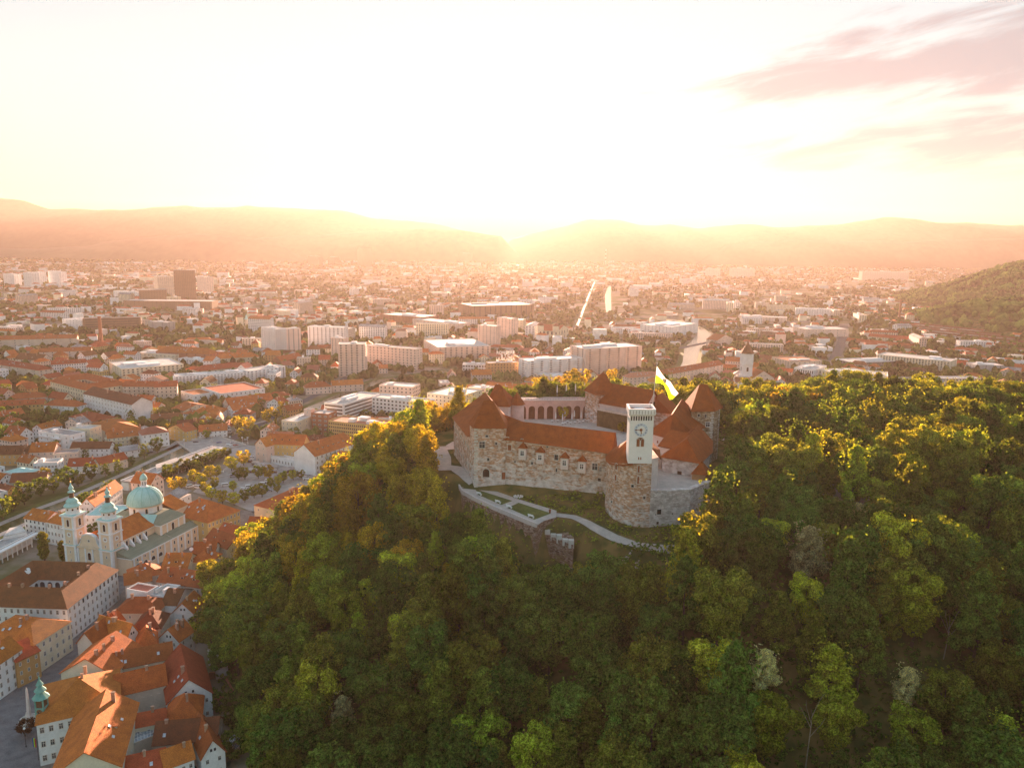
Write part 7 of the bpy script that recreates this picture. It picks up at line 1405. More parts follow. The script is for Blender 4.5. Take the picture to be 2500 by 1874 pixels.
me = quads_mesh('forest_floor', pos, nn, rnp.uniform(.5, 1.2, len(P)), LEAF['dark']); o_ = bpy.data.objects.new('forest_floor', me); COL.objects.link(o_); tag(o_, 'leafy undergrowth between the trunks of the castle wood', 'undergrowth', kind='stuff')

# ---- town trees, traced first
CTG = 'trees in the streets and gardens of the town'; TT = []
def ctree(k, x, y, kind, label=None, sc=1.0, z=0.0, szz=1.0, grp=CTG):
    p = g(k, x, y, z); TT.append((p[0], p[1])); t = kind.put(p[0], p[1], z, sc, random.Random(int(x * 7 + y)).uniform(0, 6.28), label, grp if not label else None, 'town tree', 'town_tree', szz=szz)
    if not label: t['label'] = 'T|' + CT[CK.index(kind)]; AUTO.append(t)
ctree('2', 250, 500, POP, 'tall slim poplar left of the cathedral bell towers'); ctree('2', 352, 505, POP, 'smaller slim poplar touching the left bell tower', .72)
ctree('3', 290, 620, CON, 'tall dark pointed conifer in front of the yellow row house', 1.0); ctree('2', 145, 1480, SMALL, 'small round reddish tree on the square beside the fountain', 1.0)
for k, x, y, kd, sc in [('3', 150, 1110, 0, 1.35), ('3', 80, 1150, 1, 1.2), ('3', 20, 1200, 0, 1.3), ('3', 245, 1060, 0, 1.15), ('3', 320, 1040, 1, 1.2), ('3', 410, 1010, 0, 1.3), ('3', 470, 1000, 1, 1.0), ('3', 548, 965, 0, 1.1), ('3', 635, 950, 4, .85), ('3', 712, 930, 4, .9), ('3', 868, 838, 4, 1.0), ('3', 945, 800, 0, 1.15), ('3', 790, 880, 0, .7),
                        ('3', 20, 730, 0, 1.3), ('3', 80, 745, 1, 1.2), ('3', 150, 700, 0, 1.2), ('3', 40, 470, 1, 1.5), ('3', 5, 620, 0, 1.3), ('3', 90, 640, 0, 1.2), ('3', 210, 665, 0, .9), ('3', 370, 640, 1, .8), ('3', 60, 790, 0, 1.1), ('3', 640, 350, 2, .9), ('3', 1280, 220, 0, 1.2), ('3', 1385, 195, 1, 1.0),
                        ('3', 1430, 670, 3, 1.4), ('3', 1495, 668, 3, 1.3), ('3', 1240, 715, 1, .8), ('3', 1600, 620, 3, 1.2), ('3', 1660, 600, 3, 1.3), ('3', 1700, 560, 3, 1.2), ('3', 1640, 650, 3, .9), ('3', 1590, 690, 1, .9), ('3', 1720, 640, 3, 1.0),
                        ('a', 550, 720, 2, 1.1), ('a', 620, 700, 2, .95), ('a', 440, 800, 2, .95), ('a', 360, 770, 2, 1.1), ('a', 800, 620, 2, 1.2), ('a', 940, 560, 3, 1.2), ('a', 880, 730, 1, 1.0), ('a', 950, 720, 1, .9), ('a', 1110, 710, 1, 1.0), ('a', 1230, 720, 3, 1.0), ('a', 1400, 760, 2, .9), ('a', 1520, 730, 2, .8), ('a', 1610, 720, 1, .7), ('a', 120, 860, 3, 1.0), ('a', 215, 840, 3, .9),
                        ('a', 490, 890, 2, .9), ('a', 600, 830, 1, .8), ('a', 820, 860, 2, .8), ('a', 560, 960, 2, 1.0), ('a', 690, 1010, 2, 1.0), ('a', 830, 1030, 2, 1.0), ('a', 950, 990, 1, .9), ('a', 1060, 940, 2, 1.0), ('a', 1150, 930, 2, 1.0), ('a', 1260, 820, 2, .8), ('a', 1340, 790, 2, .8), ('a', 1330, 880, 1, .7),
                        ('a', 40, 700, 0, .9), ('a', 130, 670, 1, .9), ('a', 220, 640, 0, .9), ('a', 310, 610, 1, .9), ('a', 400, 580, 0, .9), ('a', 490, 550, 1, .9), ('a', 580, 520, 0, .9), ('a', 670, 490, 1, .9), ('a', 740, 460, 1, .8), ('a', 1960, 640, 3, 1.3), ('a', 2060, 620, 3, 1.4), ('a', 2150, 600, 3, 1.4), ('a', 1900, 700, 3, 1.0),
                        ('1', 1270, 215, 3, 1.0), ('1', 730, 345, 3, 1.5), ('1', 800, 330, 3, 1.4), ('1', 960, 300, 3, 1.5), ('1', 1030, 280, 3, 1.6), ('1', 880, 320, 3, 1.3), ('M', 640, 700, 2, .9), ('M', 520, 800, 2, 1.0), ('M', 600, 760, 0, 1.0), ('M', 600, 640, 1, .7), ('M', 720, 1300, 0, .8), ('M', 650, 1250, 0, .7), ('M', 800, 1400, 0, .8), ('M', 720, 1640, 0, .9), ('M', 820, 1620, 0, 1.0), ('M', 870, 1420, 0, .8)]:
    zz = 0.0
    if k == '1': zz = 62
    ctree(k, x, y, CK[kd], None, sc, zz)
# courtyard trees inside the castle
for (x, y, sc, lb) in [(905, 505, .7, 'round amber tree in front of the castle arcade'), (1340, 600, .5, 'small tree beside the glass front in the castle courtyard')]: ctree('1', x, y, CK[3], lb, sc, 78.6)

# ------------------------------------------------------------------ filler houses of the town, placed where nothing is traced
def hidden(x, y, z):
    if y > 3500: return False
    f = np.linspace(.25, .97, 40); return bool(np.any(CH + (z - CH) * f < height(x * f, y * f) + np.where(height(x * f, y * f) > 12, 15, 0)))
FA = np.array([(f[0], f[1], f[2], f[3], f[4], f[5], f[6], f[7]) for f in FOOT]); KA = np.array(KEEP)
MKT = [g('F', x, y) for x, y in [(395, 1290), (470, 1190), (600, 1090), (700, 1110), (850, 1170), (800, 1230), (640, 1290)]]
def clash(x, y, rad):
    global FA
    dx, dy = x - FA[:, 2], y - FA[:, 3]; u = dx * FA[:, 4] + dy * FA[:, 5]; v = -dx * FA[:, 5] + dy * FA[:, 4]
    if np.any((u > -rad) & (u < FA[:, 6] + rad) & (v > -rad) & (v < FA[:, 7] + rad)): return True
    return bool(np.any(np.hypot(KA[:, 0] - x, KA[:, 1] - y) < KA[:, 2] + rad))
rn = random.Random(21); cand = []
y = 420.0
while y < 1750:
    st = 21 + (y - 400) * .012; x = -.75 * y
    while x < .72 * y: cand.append((x + rn.uniform(-4, 4), y + rn.uniform(-4, 4))); x += st * 1.15
    y += st
HN = 0; FGH = 'houses of the town'; small_trees = []
for (x, y) in cand:
    px, py = proj(x, y, 8)
    if not (-80 < px < 2580) or py > 1330: continue
    if float(height(np.array([x]), np.array([y]))[0]) > 1.5 or inpoly(x, y, MKT) or hidden(x, y, 12): continue
    green = .5 + .5 * math.sin(x * .011 + 1.7) * math.sin(y * .013 + x * .004)
    ph = (.88 if px < 950 else .62 if px < 1500 else .42) * (1.0 if py > 830 or px < 700 else .85) - (.30 * green)
    rad = rn.uniform(5.5, 8.0)
    if HN < 245 and rn.random() < ph and not clash(x, y, rad):
        th = math.radians(-14 + 26 * math.sin(x * .004 + y * .002)) + (math.pi / 2 if rn.random() < .35 else 0); w_ = rn.uniform(13, 24); d_ = rn.uniform(10, 13); hh = rn.choice([6, 7, 8, 9, 10, 12, 14]) if px < 1700 else rn.choice([5, 6, 7, 9])
        c, s = math.cos(th), math.sin(th); A_ = (x - c * w_ / 2 + s * d_ / 2, y - s * w_ / 2 - c * d_ / 2)
        if any(clash(A_[0] + c * u - s * v, A_[1] + s * u + c * v, .8) for u, v in ((0, 0), (w_, 0), (w_, d_), (0, d_), (w_ / 2, 0), (w_ / 2, d_))): small_trees.append((x, y)); continue
        a = proj(A_[0], A_[1], hh); b_ = proj(A_[0] + c * w_, A_[1] + s * w_, hh)
        wl = rn.choices(['white', 'cream', 'pink', 'beige', 'yellow', 'grey', 'orange'], [34, 22, 14, 14, 7, 4, 5])[0]; rf_ = rn.choices(['red', 'orange', 'brown', 'pink', 'grey'], [36, 28, 20, 6, 6])[0]; kd = rn.choices(['gable', 'hip', 'gabley', 'flat'], [46, 32, 12, 10])[0]
        if kd == 'flat': rf_ = rn.choice(['pale', 'grey'])
        bld(None, 'F', a, b_, d_, hh, kd, rn.uniform(3.6, 5.6), wl, rf_, max(2, int(hh / 3)), max(3, int(w_ / 3.2)), 3, chim=rn.choice([1, 1, 2]) if y < 800 else 0, sky=rn.choice([0, 1, 2, 3]) if y < 700 else 0, dorm=rn.choice([0, 0, 2]) if y < 700 else 0, group=FGH, roofbox=1)
        FA = np.array([(f[0], f[1], f[2], f[3], f[4], f[5], f[6], f[7]) for f in FOOT]); HN += 1
        if rn.random() < .5: small_trees.append((x + rn.uniform(9, 14), y + rn.uniform(-8, 8)))
    else: small_trees.append((x, y)); small_trees.append((x + rn.uniform(-9, 9), y + rn.uniform(-9, 9)))
# filler blocks of flats, larger and further
FGB = 'further apartment blocks'; NB = 0
for _ in range(900):
    u = rn.random(); y = 900 * (4.2 ** u); x = rn.uniform(-.68, .66) * y
    px, py = proj(x, y, 10)
    if NB >= 115 or float(height(np.array([x]), np.array([y]))[0]) > 1.5 or hidden(x, y, 14): continue
    w_ = rn.uniform(30, 75); d_ = rn.uniform(12, 18); hh = rn.choice([9, 12, 12, 15, 18, 24]); th = math.radians(rn.choice([-12, -6, 4, 12, 78])); c, s = math.cos(th), math.sin(th); A_ = (x - c * w_ / 2, y - s * w_ / 2)
    if any(clash(A_[0] + c * w_ * f - s * d_ * v, A_[1] + s * w_ * f + c * d_ * v, 5) for f in (0, .25, .5, .75, 1) for v in (0, 1)): continue
    bld(None, 'F', proj(*A_, hh), proj(A_[0] + c * w_, A_[1] + s * w_, hh), d_, hh, rn.choice(['flat', 'flat', 'gable']), 3.5, rn.choice(['white', 'white', 'cream', 'pink', 'beige']), rn.choice(['pale', 'grey', 'red']), int(hh / 3), int(w_ / 4), 3, chim=0, roofbox=rn.choice([0, 1, 2]), ww=1.8, group=FGB, name='apartment_block', cat='apartment block'); AUTO[-1]['label'] += '|B'
    FA = np.array([(f[0], f[1], f[2], f[3], f[4], f[5], f[6], f[7]) for f in FOOT]); NB += 1
# individual town trees in the gaps
rn = random.Random(31); small_trees = [(x, y) for x, y in small_trees if not clash(x, y, 2.2) and not inpoly(x, y, MKT) and min((x - a) ** 2 + (y - b_) ** 2 for a, b_ in TT[-400:]) > 36]
small_trees.sort(key=lambda p: p[1]); ni = 0
for (x, y) in small_trees:
    if ni < 160 and rn.random() < .8:
        px = proj(x, y, 5)[0]; kd = rn.choices([0, 1, 2, 3, 4], [30, 35, 8, 6 if px < 900 else 30, 12])[0]
        t = CK[kd].put(x, y, 0, rn.uniform(.7, 1.25), rn.uniform(0, 6), None, CTG, 'town tree', 'town_tree'); t['label'] = 'T|' + CT[kd]; AUTO.append(t); ni += 1; TT.append((x, y))

# ------------------------------------------------------------------ distant town and distant woods: uncountable masses
rs = np.random.RandomState(8); n = 4300; Y = 1150 * (9.0 ** rs.rand(n)); X = rs.uniform(-.72, .72, n) * Y; ZH = height(X, Y)
dens = np.sin(X * .0031 + 1) * np.sin(Y * .0023) + .5 * np.sin(X * .009 + Y * .006) + rs.uniform(-1, 1, n)
ok = (ZH < 1.5) & (dens > -.45); X, Y = X[ok], Y[ok]; keepm = []
for x, y in zip(X, Y): keepm.append((y > 1300 or HN >= 245) and not clash(x, y, 9 if y < 3000 else 14))
keepm = np.array(keepm); X, Y = X[keepm], Y[keepm]; n = len(X)
W = rs.uniform(9, 24, n) * (1 + (Y > 2600) * .8) * np.where(rs.rand(n) < .15, 2.4, 1); D = rs.uniform(9, 15, n) * (1 + (Y > 2600) * .5); Hh = rs.choice([4, 5, 6, 8, 10, 13, 18], n, p=[.2, .2, .22, .16, .12, .07, .03]); th = rs.choice([-.2, .1, 1.4, .5, -.6], n) + rs.uniform(-.1, .1, n); ri = rs.uniform(1.5, 4.5, n) * (rs.rand(n) < .72)
c, s = np.cos(th), np.sin(th)
def cor(u, v, z): return np.stack([X + c * u * W / 2 - s * v * D / 2, Y + s * u * W / 2 + c * v * D / 2, z], -1)
V = np.stack([cor(-1, -1, 0 * X - .5), cor(1, -1, 0 * X - .5), cor(1, 1, 0 * X - .5), cor(-1, 1, 0 * X - .5), cor(-1, -1, Hh), cor(1, -1, Hh), cor(1, 1, Hh), cor(-1, 1, Hh), cor(-.75, 0, Hh + ri + .02), cor(.75, 0, Hh + ri + .02)], 1)
Ff = [(0, 1, 5, 4), (1, 2, 6, 5), (2, 3, 7, 6), (3, 0, 4, 7), (4, 5, 9, 8), (6, 7, 8, 9)]; F3 = [(5, 6, 9), (7, 4, 8)]
faces = []; mi = []; wall_i = rs.choice([0, 1, 2], n, p=[.5, .25, .25]); roof_i = np.where(ri > 0, rs.choice([3, 4, 5], n, p=[.45, .3, .25]), 6)
for i in range(n):
    b = i * 10
    for k, f in enumerate(Ff + F3): faces.append(tuple(q_ + b for q_ in f)); mi.append(int(wall_i[i]) if k < 4 else int(roof_i[i]))
me = bpy.data.meshes.new('distant_town'); me.from_pydata(V.reshape(-1, 3).tolist(), [], faces)
for m_ in (M_WALL['white'], M_WALL['cream'], M_WALL['pink'], M_ROOF['red'], M_ROOF['orange'], M_ROOF['brown'], M_ROOF['pale']): me.materials.append(m_)
me.polygons.foreach_set('material_index', mi); o_ = bpy.data.objects.new('distant_town', me); COL.objects.link(o_); tag(o_, 'countless small houses of the far town fading into the haze', 'distant town', kind='stuff')
def blobs(name, X, Y, Z, R, H, mat, label, seed):
    rs = np.random.RandomState(seed); n = len(X); V = ICO_V[None] * (1 + rs.uniform(-.28, .28, (n, 12, 1))); V = V * np.stack([R, R, H * .5], -1)[:, None] + np.stack([X, Y, Z + H * .45], -1)[:, None]
    F_ = np.array(ICO_F)[None] + (np.arange(n) * 12)[:, None, None]; me = bpy.data.meshes.new(name); me.from_pydata(V.reshape(-1, 3).tolist(), [], F_.reshape(-1, 3).tolist()); me.materials.append(mat); o = bpy.data.objects.new(name, me); COL.objects.link(o); return tag(o, label, 'distant trees', kind='stuff')
FARL = leafmat('distant_foliage', (0.10, 0.12, 0.025), .8, .15); MATS['distant_foliage'].node_tree.nodes['Noise Texture'].inputs['Scale'].default_value = .03
n = 34000; Y = 640 * (15.0 ** rs.rand(n)); X = rs.uniform(-.74, .74, n) * Y; ZH = height(X, Y); dens = np.sin(X * .006 + 2) * np.sin(Y * .0037 + .5) + .6 * np.sin(X * .017 - Y * .011) + rs.uniform(-1.1, 1.1, n)
ok = (ZH < 1.5) & ((dens > -.05) | (Y < 1500)); X, Y = X[ok], Y[ok]; kk = []
for x, y in zip(X, Y):
    good = not clash(x, y, 3.5 if y < 3000 else 1)
    if good and y < 1100: good = min((x - a) ** 2 + (y - b_) ** 2 for a, b_ in TT) > 45 and not inpoly(x, y, MKT)
    kk.append(good)
kk = np.array(kk); X, Y = X[kk], Y[kk]; n = len(X); sz = 1 + np.clip((Y - 1800) / 2500, 0, 1.6)
blobs('distant_trees', X, Y, X * 0, rs.uniform(3.4, 6.2, n) * sz, rs.uniform(7, 13, n) * (1 + (sz - 1) * .3), FARL, 'trees scattered between the houses of the far town', 3)
n = 30000; X = rs.uniform(700, 3400, n); Y = rs.uniform(1150, 4000, n); ZH = height(X, Y); ok = (ZH > 2.0) & (X < .78 * Y); X, Y, ZH = X[ok], Y[ok], ZH[ok]; n = len(X)
blobs('ridge_wood', X, Y, ZH, rs.uniform(5.5, 10, n), rs.uniform(11, 21, n), leafmat('ridge_foliage', (0.09, 0.12, 0.025), .9, .15), 'dense wood covering the ridge on the right', 4)
MATS['ridge_foliage'].node_tree.nodes['Noise Texture'].inputs['Scale'].default_value = .02
# ------------------------------------------------------------------ small things
UMB = pmat('white_canvas', (0.80, 0.77, 0.74), .8, var=.08)
def closed_umbrella(x, y, z, label, grp, H=4.2):
    t = thing('closed_umbrella', label, 'umbrella', (x, y, z), 0, grp); mb = MB(); mb.bar((0, 0, 0), (0, 0, H), .06, 5); mb.build('pole', WHITE, t)
    mb = MB(); mb.lathe(0, 0, [(.22, H * .3), (.38, H * .4), (.30, H * .7), (.12, H * .95), (.02, H)], 8); mb.build('canopy', UMB, t)
for i, x in enumerate((1527, 1658, 1790, 1921)):
    s, z = wallpt(*q('A', x, 330), arc_pt(0, 4), arc_pt(40, 4)); p = arc_pt(s, 3.2); closed_umbrella(p[0], p[1], 88.6, ['leftmost closed white umbrella on the arcade terrace', 'second closed white umbrella from the left on the arcade terrace', 'third closed white umbrella from the left on the arcade terrace', 'closed white umbrella on the arcade terrace nearest the hall tower'][i], 'closed umbrellas on the arcade terrace', 6.2)
for i, (x, y) in enumerate([(1518, 640), (1617, 670), (1652, 625), (1753, 655), (1787, 615), (1885, 635)]):
    p = g('A', x, y, 78.7); closed_umbrella(p[0], p[1], 78.65, ['leftmost closed umbrella in the castle courtyard café', 'front left closed umbrella of the courtyard café', 'back left closed umbrella of the courtyard café', 'front middle closed umbrella of the courtyard café', 'back middle closed umbrella of the courtyard café', 'rightmost closed umbrella of the courtyard café'][i], 'closed umbrellas in the courtyard', 5.2)
p = g('B', 545, 880, 78.7); closed_umbrella(p[0], p[1], 78.65, 'lone closed umbrella in the middle of the castle courtyard', None, 5.0)
rn = random.Random(3); TG_ = 'café tables in the castle courtyard'; proto = None
for i, (x, y) in enumerate([(1470, 655), (1550, 648), (1658, 682), (1690, 660), (1730, 682), (1798, 672), (1860, 668), (1915, 660), (1975, 650), (1840, 645), (1940, 638), (1620, 690)]):
    p = g('A', x, y, 78.7)
    if proto is None:
        proto = thing('cafe_table', 'small round white café table in the castle courtyard', 'table', (p[0], p[1], 78.66), 0, TG_); mb = MB(); mb.lathe(0, 0, [(.75, .95), (.75, 1.05)], 10); mb.build('table_top', WHITE, proto); mb = MB(); mb.lathe(0, 0, [(.3, 0), (.06, .1), (.06, .95)], 6); mb.build('leg', IRON, proto)
    else: c_ = copy_tree(proto); c_.location = (p[0], p[1], 78.66)
# market stalls, vans, cars
def van(x, y, z, rz, label, col, L=5.2, grp='vehicles parked on the market'):
    t = thing('van' if L > 4.6 else 'car', label, 'van' if L > 4.6 else 'car', (x, y, z), rz, grp); H = 2.3 if L > 4.6 else 1.45; mb = MB(); n_ = 1.8 / 2
    prof = [(-L / 2, .35), (L / 2, .35), (L / 2, 1.0), (L / 2 - .8, 1.15), (L / 2 - 1.6, H), (-L / 2 + .15, H), (-L / 2, 1.2)]
    mb.face([(u, -n_, v) for u, v in prof]); mb.face([(u, n_, v) for u, v in prof[::-1]])
    for i in range(len(prof)): a, b_ = prof[i], prof[(i + 1) % len(prof)]; mb.face([(a[0], n_, a[1]), (b_[0], n_, b_[1]), (b_[0], -n_, b_[1]), (a[0], -n_, a[1])][::-1])
    mb.build('body', col, t); mb = MB(); mb.box(-L / 2 + .5, -n_ - .02, H * .6, L / 2 - 1.5, n_ + .02, H * .88); mb.face([(L / 2 - .78, -n_ * .9, 1.2), (L / 2 - .78, n_ * .9, 1.2), (L / 2 - 1.5, n_ * .9, H - .1), (L / 2 - 1.5, -n_ * .9, H - .1)]); mb.build('window', GLASS, t)
    for u in (-L / 2 + .9, L / 2 - .9):
        for v in (-n_, n_): mb = MB(); mb.bar((u, v - .1, .34), (u, v + .1, .34), .34, 10); mb.build('wheel', IRON, t)
PAINT = [WHITE, pmat('silver_paint', (0.5, 0.5, 0.52), .35), pmat('red_paint', (0.4, 0.06, 0.04), .35), pmat('dark_paint', (0.06, 0.07, 0.09), .3), pmat('blue_paint', (0.08, 0.14, 0.3), .3)]
for i, (x, y, L, c, lb) in enumerate([(310, 815, 5.6, 0, 'white van under the left market trees'), (400, 825, 5.4, 0, 'white and orange van right of the left van on the market'), (565, 865, 5.0, 0, 'white van near the lower left market trees'), (620, 885, 4.2, 3, 'dark car beside the white van on the market'), (700, 905, 5.6, 0, 'long white market van at the front of the market'), (730, 800, 6.2, 0, 'white truck in the middle of the market'), (815, 690, 5.8, 1, 'cream box truck near the upper market trees'), (1235, 755, 5.8, 0, 'white box van in the right half of the market'), (1170, 790, 5.2, 0, 'white van left of the box van in the market'), (1245, 860, 4.4, 1, 'silver car near the large red hipped roof'), (1000, 820, 5.0, 0, 'white van at the centre of the market'), (520, 670, 4.3, 1, 'silver car under the bright trees'), (660, 640, 5.2, 0, 'white van under the far market trees'), (935, 840, 4.2, 0, 'small white car at the centre of the market'), (420, 240, 4.3, 0, 'white car at the bridge head'), (845, 330, 4.3, 2, 'red car on the street beyond the bridge'), (760, 325, 4.3, 0, 'white car on the street beyond the bridge')]):
    p = g('a', x, y, 0); van(p[0], p[1], .05, random.Random(i).uniform(-.5, .9), lb, PAINT[c], L)
for i, (x, y) in enumerate([(1020, 520), (1080, 555), (1150, 575), (1240, 580), (1100, 595), (1180, 610), (1300, 600), (1440, 640), (1500, 625), (1050, 640), (1380, 680), (1290, 640), (1190, 650)]):
    p = g('a', x, y, 0); rz_ = random.Random(i).uniform(-.3, .1)
    if i == 0:
        stall = thing('market_stall', 'market stall with a flat pale canopy on four posts', 'market stall', (p[0], p[1], .04), rz_, 'market stalls below the market hall'); mb = MB(); mb.slab([(-3, -1.6, 2.5), (3, -1.6, 2.5), (3, 1.6, 3.1), (-3, 1.6, 3.1)], .1); mb.build('canopy', pmat('stall_canvas', (0.50, 0.42, 0.38), var=.3, objvar=.5), stall)
        for u in (-2.8, 2.8):
            for v in (-1.4, 1.4): mb = MB(); mb.bar((u, v, 0), (u, v, 2.6), .06, 5); mb.build('post', IRON, stall)
        mb = MB(); mb.box(-2.6, -1.0, 0, 2.6, .6, .95); mb.build('counter', WOOD, stall)
    else: c_ = copy_tree(stall); c_.location = (p[0], p[1], .04); c_.rotation_euler = (0, 0, rz_)
for i, (x, y) in enumerate([(1575, 680), (1635, 660), (1620, 705), (1655, 690), (1690, 672), (1600, 715)]):
    p = g('a', x, y, 0)
    if i == 0:
        wt = thing('folding_table', 'white folding table in the rows right of the white gable wall', 'table', (p[0], p[1], .04), -.3, 'rows of white tables beside the market hall'); mb = MB(); mb.box(-2.2, -.5, .75, 2.2, .5, .82); mb.build('table_top', WHITE, wt)
        for u in (-1.9, 1.9): mb = MB(); mb.box(u - .05, -.45, 0, u + .05, .45, .75); mb.build('leg', IRON, wt)
    else: c_ = copy_tree(wt); c_.location = (p[0], p[1], .04)
for i, (k, x, y) in enumerate([('L', 330, 870), ('L', 372, 800), ('L', 420, 745), ('a', 250, 250), ('a', 560, 345), ('a', 650, 300), ('3', 1210, 715), ('3', 1175, 740), ('3', 1395, 745), ('3', 1470, 725), ('b', 690, 870), ('b', 430, 905), ('b', 560, 880), ('3', 900, 800), ('a', 980, 480), ('a', 1010, 500), ('8', 60, 960), ('8', 800, 1060), ('8', 850, 1040), ('8', 650, 1200)]):
    p = g(k, x, y, 0); van(p[0], p[1], .15, random.Random(i + 40).uniform(.2, 1.0), ['dark car on the old town street', 'silver car on the old town street', 'white car farthest up the old town street', 'silver car on the square before the bridge', 'dark car at the near side of the bridge', 'blue car on the bridge roadway', 'white car by the low dormered house', 'dark car at the corner of the yellow gabled house', 'silver car on the far bank road', 'white car on the far bank road', 'white car beside the white villa', 'silver car under the conifer', 'blue car in the villa yard', 'dark car under the riverside tree', 'red car near the painted gable', 'silver car near the painted gable', 'white car left of the painted gable', 'dark car under the amber trees', 'silver car under the amber trees', 'white car above the large red hipped roof'][i], PAINT[(3, 1, 0, 1, 3, 4, 0, 3, 1, 0, 0, 1, 4, 3, 2, 1, 0, 3, 1, 0)[i]], 4.3, 'cars on the streets')
# street furniture on the square
def lamp(k, x, y, label, H=6.5, z=0):
    p = g(k, x, y, z); t = thing('street_lamp', label, 'street lamp', (p[0], p[1], z)); mb = MB(); mb.lathe(0, 0, [(.25, 0), (.1, .8), (.07, H)], 6); mb.build('post', IRON, t); mb = MB(); mb.lathe(0, 0, [(.1, H), (.42, H + .3), (.3, H + .7), (.05, H + .8)], 8); mb.build('lamp_head', WHITE, t)
lamp('L', 195, 1500, 'dark lamp post on the square in front of the town hall'); lamp('D', 230, 765, 'pale lamp mast left below the terrace', 9, 60); lamp('D', 862, 1120, 'white headed lamp below the rampart wall', 5, 58); lamp('8', 2055, 880, 'lamp with a round white head on the path left of the castle', 5, 62)
p = g('L', 288, 1600, 0); t = thing('flag_mast', 'mast with hanging blue and green flags at the white town hall corner', 'flagpole', (p[0], p[1], 0)); mb = MB(); mb.bar((0, 0, 0), (0, 0, 9), .09, 5); mb.build('pole', IRON, t)
for i, c in enumerate([pmat('flag_blue', (.06, .1, .35)), FGREEN, pmat('flag_red', (.4, .05, .05))]): mb = MB(); mb.slab([(-1.4 + .5 * i, -.2 * i, 5), (-.95 + .5 * i, -.2 * i, 5), (-.95 + .5 * i, -.2 * i, 8.2), (-1.4 + .5 * i, -.2 * i, 8.2)], .05); mb.build('flag', c, t)
# satellite dishes
for i, (k, x, y, z) in enumerate([('L', 190, 205, 19), ('L', 208, 185, 19.5), ('L', 212, 200, 19), ('M', 522, 168, 15)]):
    p = g(k, x, y, z); t = thing('satellite_dish', ['lower left white dish of the three on the palace roof', 'top white dish of the three on the palace roof', 'right white dish of the three on the palace roof', 'white dish on a tiled roof below the cathedral'][i], 'satellite dish', (p[0], p[1], z)); mb = MB(); mb.lathe(0, 0, [(.1, 0), (.95, .25), (1.0, .35)], 12); d0 = mb.build('dish', WHITE, t); d0.rotation_euler = (1.0, 0, .4); mb = MB(); mb.bar((0, 0, -2.2), (0, 0, .1), .07, 5); mb.build('mast', IRON, t)
# stepped white garden wall and ruins at the edge of the wood
def wall_line(name, label, pts, zt, zb, th, mat, cat):
    P = [g(k_, x_, y_, z_) for (k_, x_, y_, z_) in pts]; t = thing(name, label, cat, (*P[0], 0)); mb = MB()
    for i in range(len(P) - 1):
        a, b_ = Vector(P[i]), Vector(P[i + 1]); n_ = (b_ - a); n_ = Vector((-n_.y, n_.x)).normalized() * th; mb.prism([tuple(a), tuple(b_), tuple(b_ + n_), tuple(a + n_)], zb, pts[i + 1][3])
    mb.build('wall', mat, t, off=(*P[0], 0))
wall_line('garden_wall', 'white garden wall climbing in steps into the wood', [('M', 640, 862, 9), ('M', 680, 832, 9.5), ('M', 730, 806, 11.5), ('M', 785, 776, 13.5), ('M', 850, 742, 16)], 0, -1, .6, M_WALL['white'], 'wall')
wall_line('garden_ruin', 'roofless reddish brick ruin walls below the stepped white wall', [('M', 640, 1010, 5), ('M', 735, 1000, 5), ('M', 800, 1130, 4), ('M', 665, 1165, 4), ('M', 640, 1010, 5)], 0, -1, .7, M_WALL['brick'], 'ruin')
wall_line('retaining_wall', 'grey retaining wall between the white steps and the brick ruin', [('M', 650, 880, 7), ('M', 690, 1000, 6), ('M', 770, 980, 7), ('M', 720, 850, 9)], 0, -1, .6, ST_L, 'wall')
# wooden fence by the abutment
P = [at(1592, 1340, 62), at(1604, 1332, 63), at(1625, 1326, 64)]; t = thing('wooden_fence', 'short dark wooden fence at the path bend right of the abutment', 'fence', (*P[0], 61)); mb = MB()
for i in range(2):
    for k in range(4): p = lerp2(P[i], P[i + 1], k / 3); mb.bar((*p, 61), (*p, 64.4), .09, 4)
    for z in (63.3, 64.1): mb.bar((*P[i], z), (*P[i + 1], z), .07, 4)
mb.build('rails', WOOD, t, off=(*P[0], 61))
# rising vapour over a far works
rs = np.random.RandomState(2); bx, by = at(2325, 632, 40); mb = MB()
for i in range(9): mb.lathe(bx + i * 9 + rs.uniform(-14, 14), by * 1.0, [(2, 40 + i * 26), (12 + i, 48 + i * 26), (16 + i * 1.5, 58 + i * 26), (9, 70 + i * 26), (1, 76 + i * 26)], 8)
stm = mb.build('steam_plume', pmat('steam_white', (0.8, 0.78, 0.76)), None, True); tag(stm, 'thin white steam plume rising in the far haze on the right', 'steam plume', kind='stuff')

# ------------------------------------------------------------------ haze: one closed box of even air
hb = MB(); hb.box(-10000, -260, -4, 10000, 10800, 690); hzo = hb.build('haze', ASPH); hzo.data.materials.clear(); tag(hzo, kind='stuff'); hzo['label'] = 'warm evening haze filling the whole valley'; hzo['category'] = 'haze'
m = bpy.data.materials.new('haze_air'); m.use_nodes = True; t = m.node_tree; t.nodes.clear(); o_ = t.nodes.new('ShaderNodeOutputMaterial'); v = t.nodes.new('ShaderNodeVolumePrincipled')
v.inputs['Density'].default_value = HAZE_D; v.inputs['Anisotropy'].default_value = HAZE_G; v.inputs['Color'].default_value = (0.52, 0.42, 0.37, 1); t.links.new(v.outputs[0], o_.inputs['Volume']); hzo.data.materials.append(m)

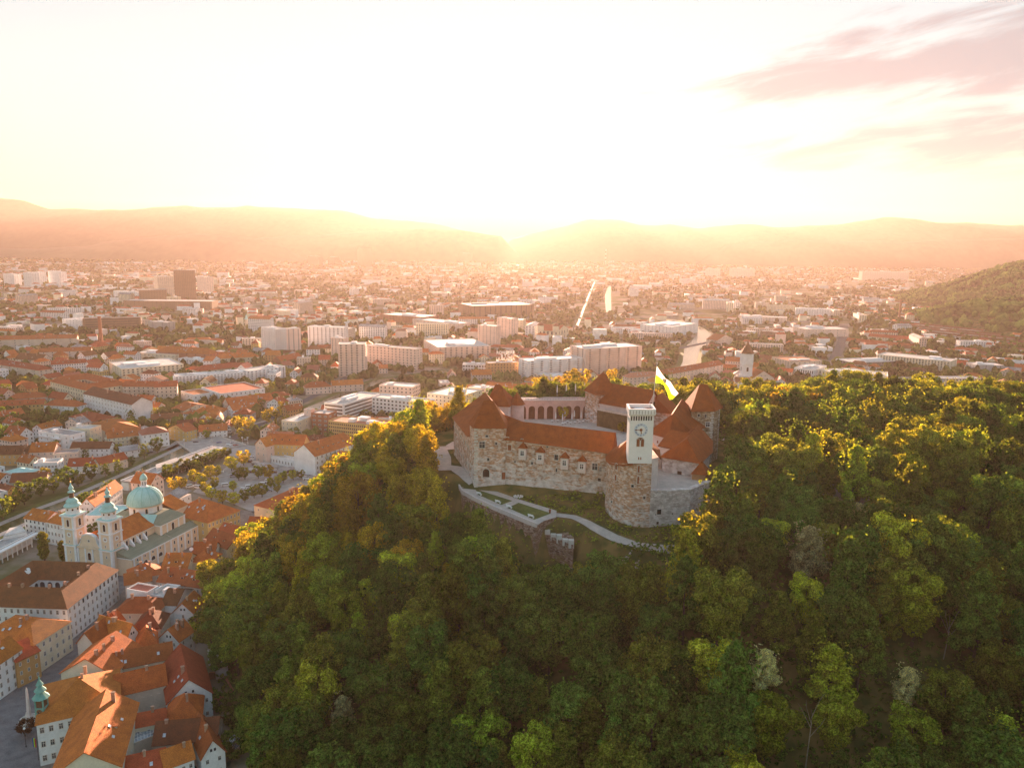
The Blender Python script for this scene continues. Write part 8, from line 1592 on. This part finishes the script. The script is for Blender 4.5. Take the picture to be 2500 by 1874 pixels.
# ------------------------------------------------------------------ labels that single out each house and tree
LM = [('the green cathedral dome', 353, 1210), ('the twin bell towers', 175, 1260), ('the brick chimney', 250, 815), ('the dark high rise', 450, 700), ('the poplar', 110, 1320), ('the tall conifer', 118, 1000), ('the market hall', 740, 1120), ('the yellow office wing', 970, 1050),
      ('the stone bridge', 510, 1080), ('the colonnade', 430, 1135), ('the blank end wall', 340, 1000), ('the modern office', 350, 895), ('the pale brown tower block', 705, 840), ('the pink tower block', 860, 880), ('the hazy church', 1340, 820), ('the river gleam', 1485, 735), ('the river bend', 1700, 840),
      ('the white church tower', 1818, 880), ('the pale green slab', 2230, 880), ('the arcaded convent', 2150, 830), ('the wooded ridge', 2400, 740), ('the rooftop lettering', 1234, 875), ('the hospital slab', 1180, 750), ('the far white towers', 110, 680), ('the left castle wing', 1140, 1060), ('the corner tower', 1190, 1110),
      ('the clock tower', 1560, 1080), ('the right tower', 1720, 1060), ('the terrace benches', 1230, 1230), ('the lower bastion', 1355, 1350), ('the round bastion', 1530, 1250), ('the blossoming tree', 1965, 1350), ('the dead tree', 2300, 1560), ('the bare trunk', 1962, 1800), ('the stepped white wall', 560, 1560),
      ('the greenhouse', 575, 1800), ('the slope path', 1340, 1540), ('the gabled white house', 460, 1700), ('the hilltop clearing', 2050, 1210), ('the flag', 1640, 930), ('the bottom right corner', 2480, 1850), ('the bottom middle', 1250, 1850), ('the right edge', 2490, 1150), ('the left edge', 10, 1000), ('the attic blocks', 560, 955), ('the riverside trees', 200, 1190)]
ORD = ['nearest', 'second', 'third', 'fourth', 'fifth', 'sixth', 'seventh', 'eighth', 'ninth', 'tenth', 'eleventh', 'twelfth', 'thirteenth', 'fourteenth', 'fifteenth', 'sixteenth', 'seventeenth', 'eighteenth', 'nineteenth', 'twentieth']
WORDS = {'gable': 'gabled', 'gabley': 'end gabled', 'hip': 'hipped', 'hipy': 'hipped', 'flat': 'flat'}; groups = {}
for t in AUTO:
    L = t.location; px, py = proj(L.x, L.y, L.z + 6); best = min(LM, key=lambda m_: (m_[1] - px) ** 2 + ((m_[2] - py) * 1.3) ** 2); dx, dy = px - best[1], (py - best[2]) * 1.2
    dr = ('right of' if dx > 0 else 'left of') if abs(dx) > abs(dy) else ('below' if dy > 0 else 'above'); raw = t['label']
    if raw.startswith('T|'): base = raw[2:] + ('' if 'bush' in raw else ' tree')
    else:
        s_ = raw.split('|'); base = f"{s_[0]} {'block' if len(s_) > 3 else 'house'} with {s_[1] if s_[1] not in ('pale', 'grey') else s_[1]} {WORDS[s_[2]]} roof"
    groups.setdefault((base, dr, best[0]), []).append((dx * dx + dy * dy, t))
for (base, dr, lm), L in groups.items():
    L.sort(key=lambda p_: p_[0])
    for i, (_, t) in enumerate(L): t['label'] = (f"{base}, " if len(L) == 1 else f"{base}, {ORD[min(i, 19)]} ") + f"{dr} {lm}"
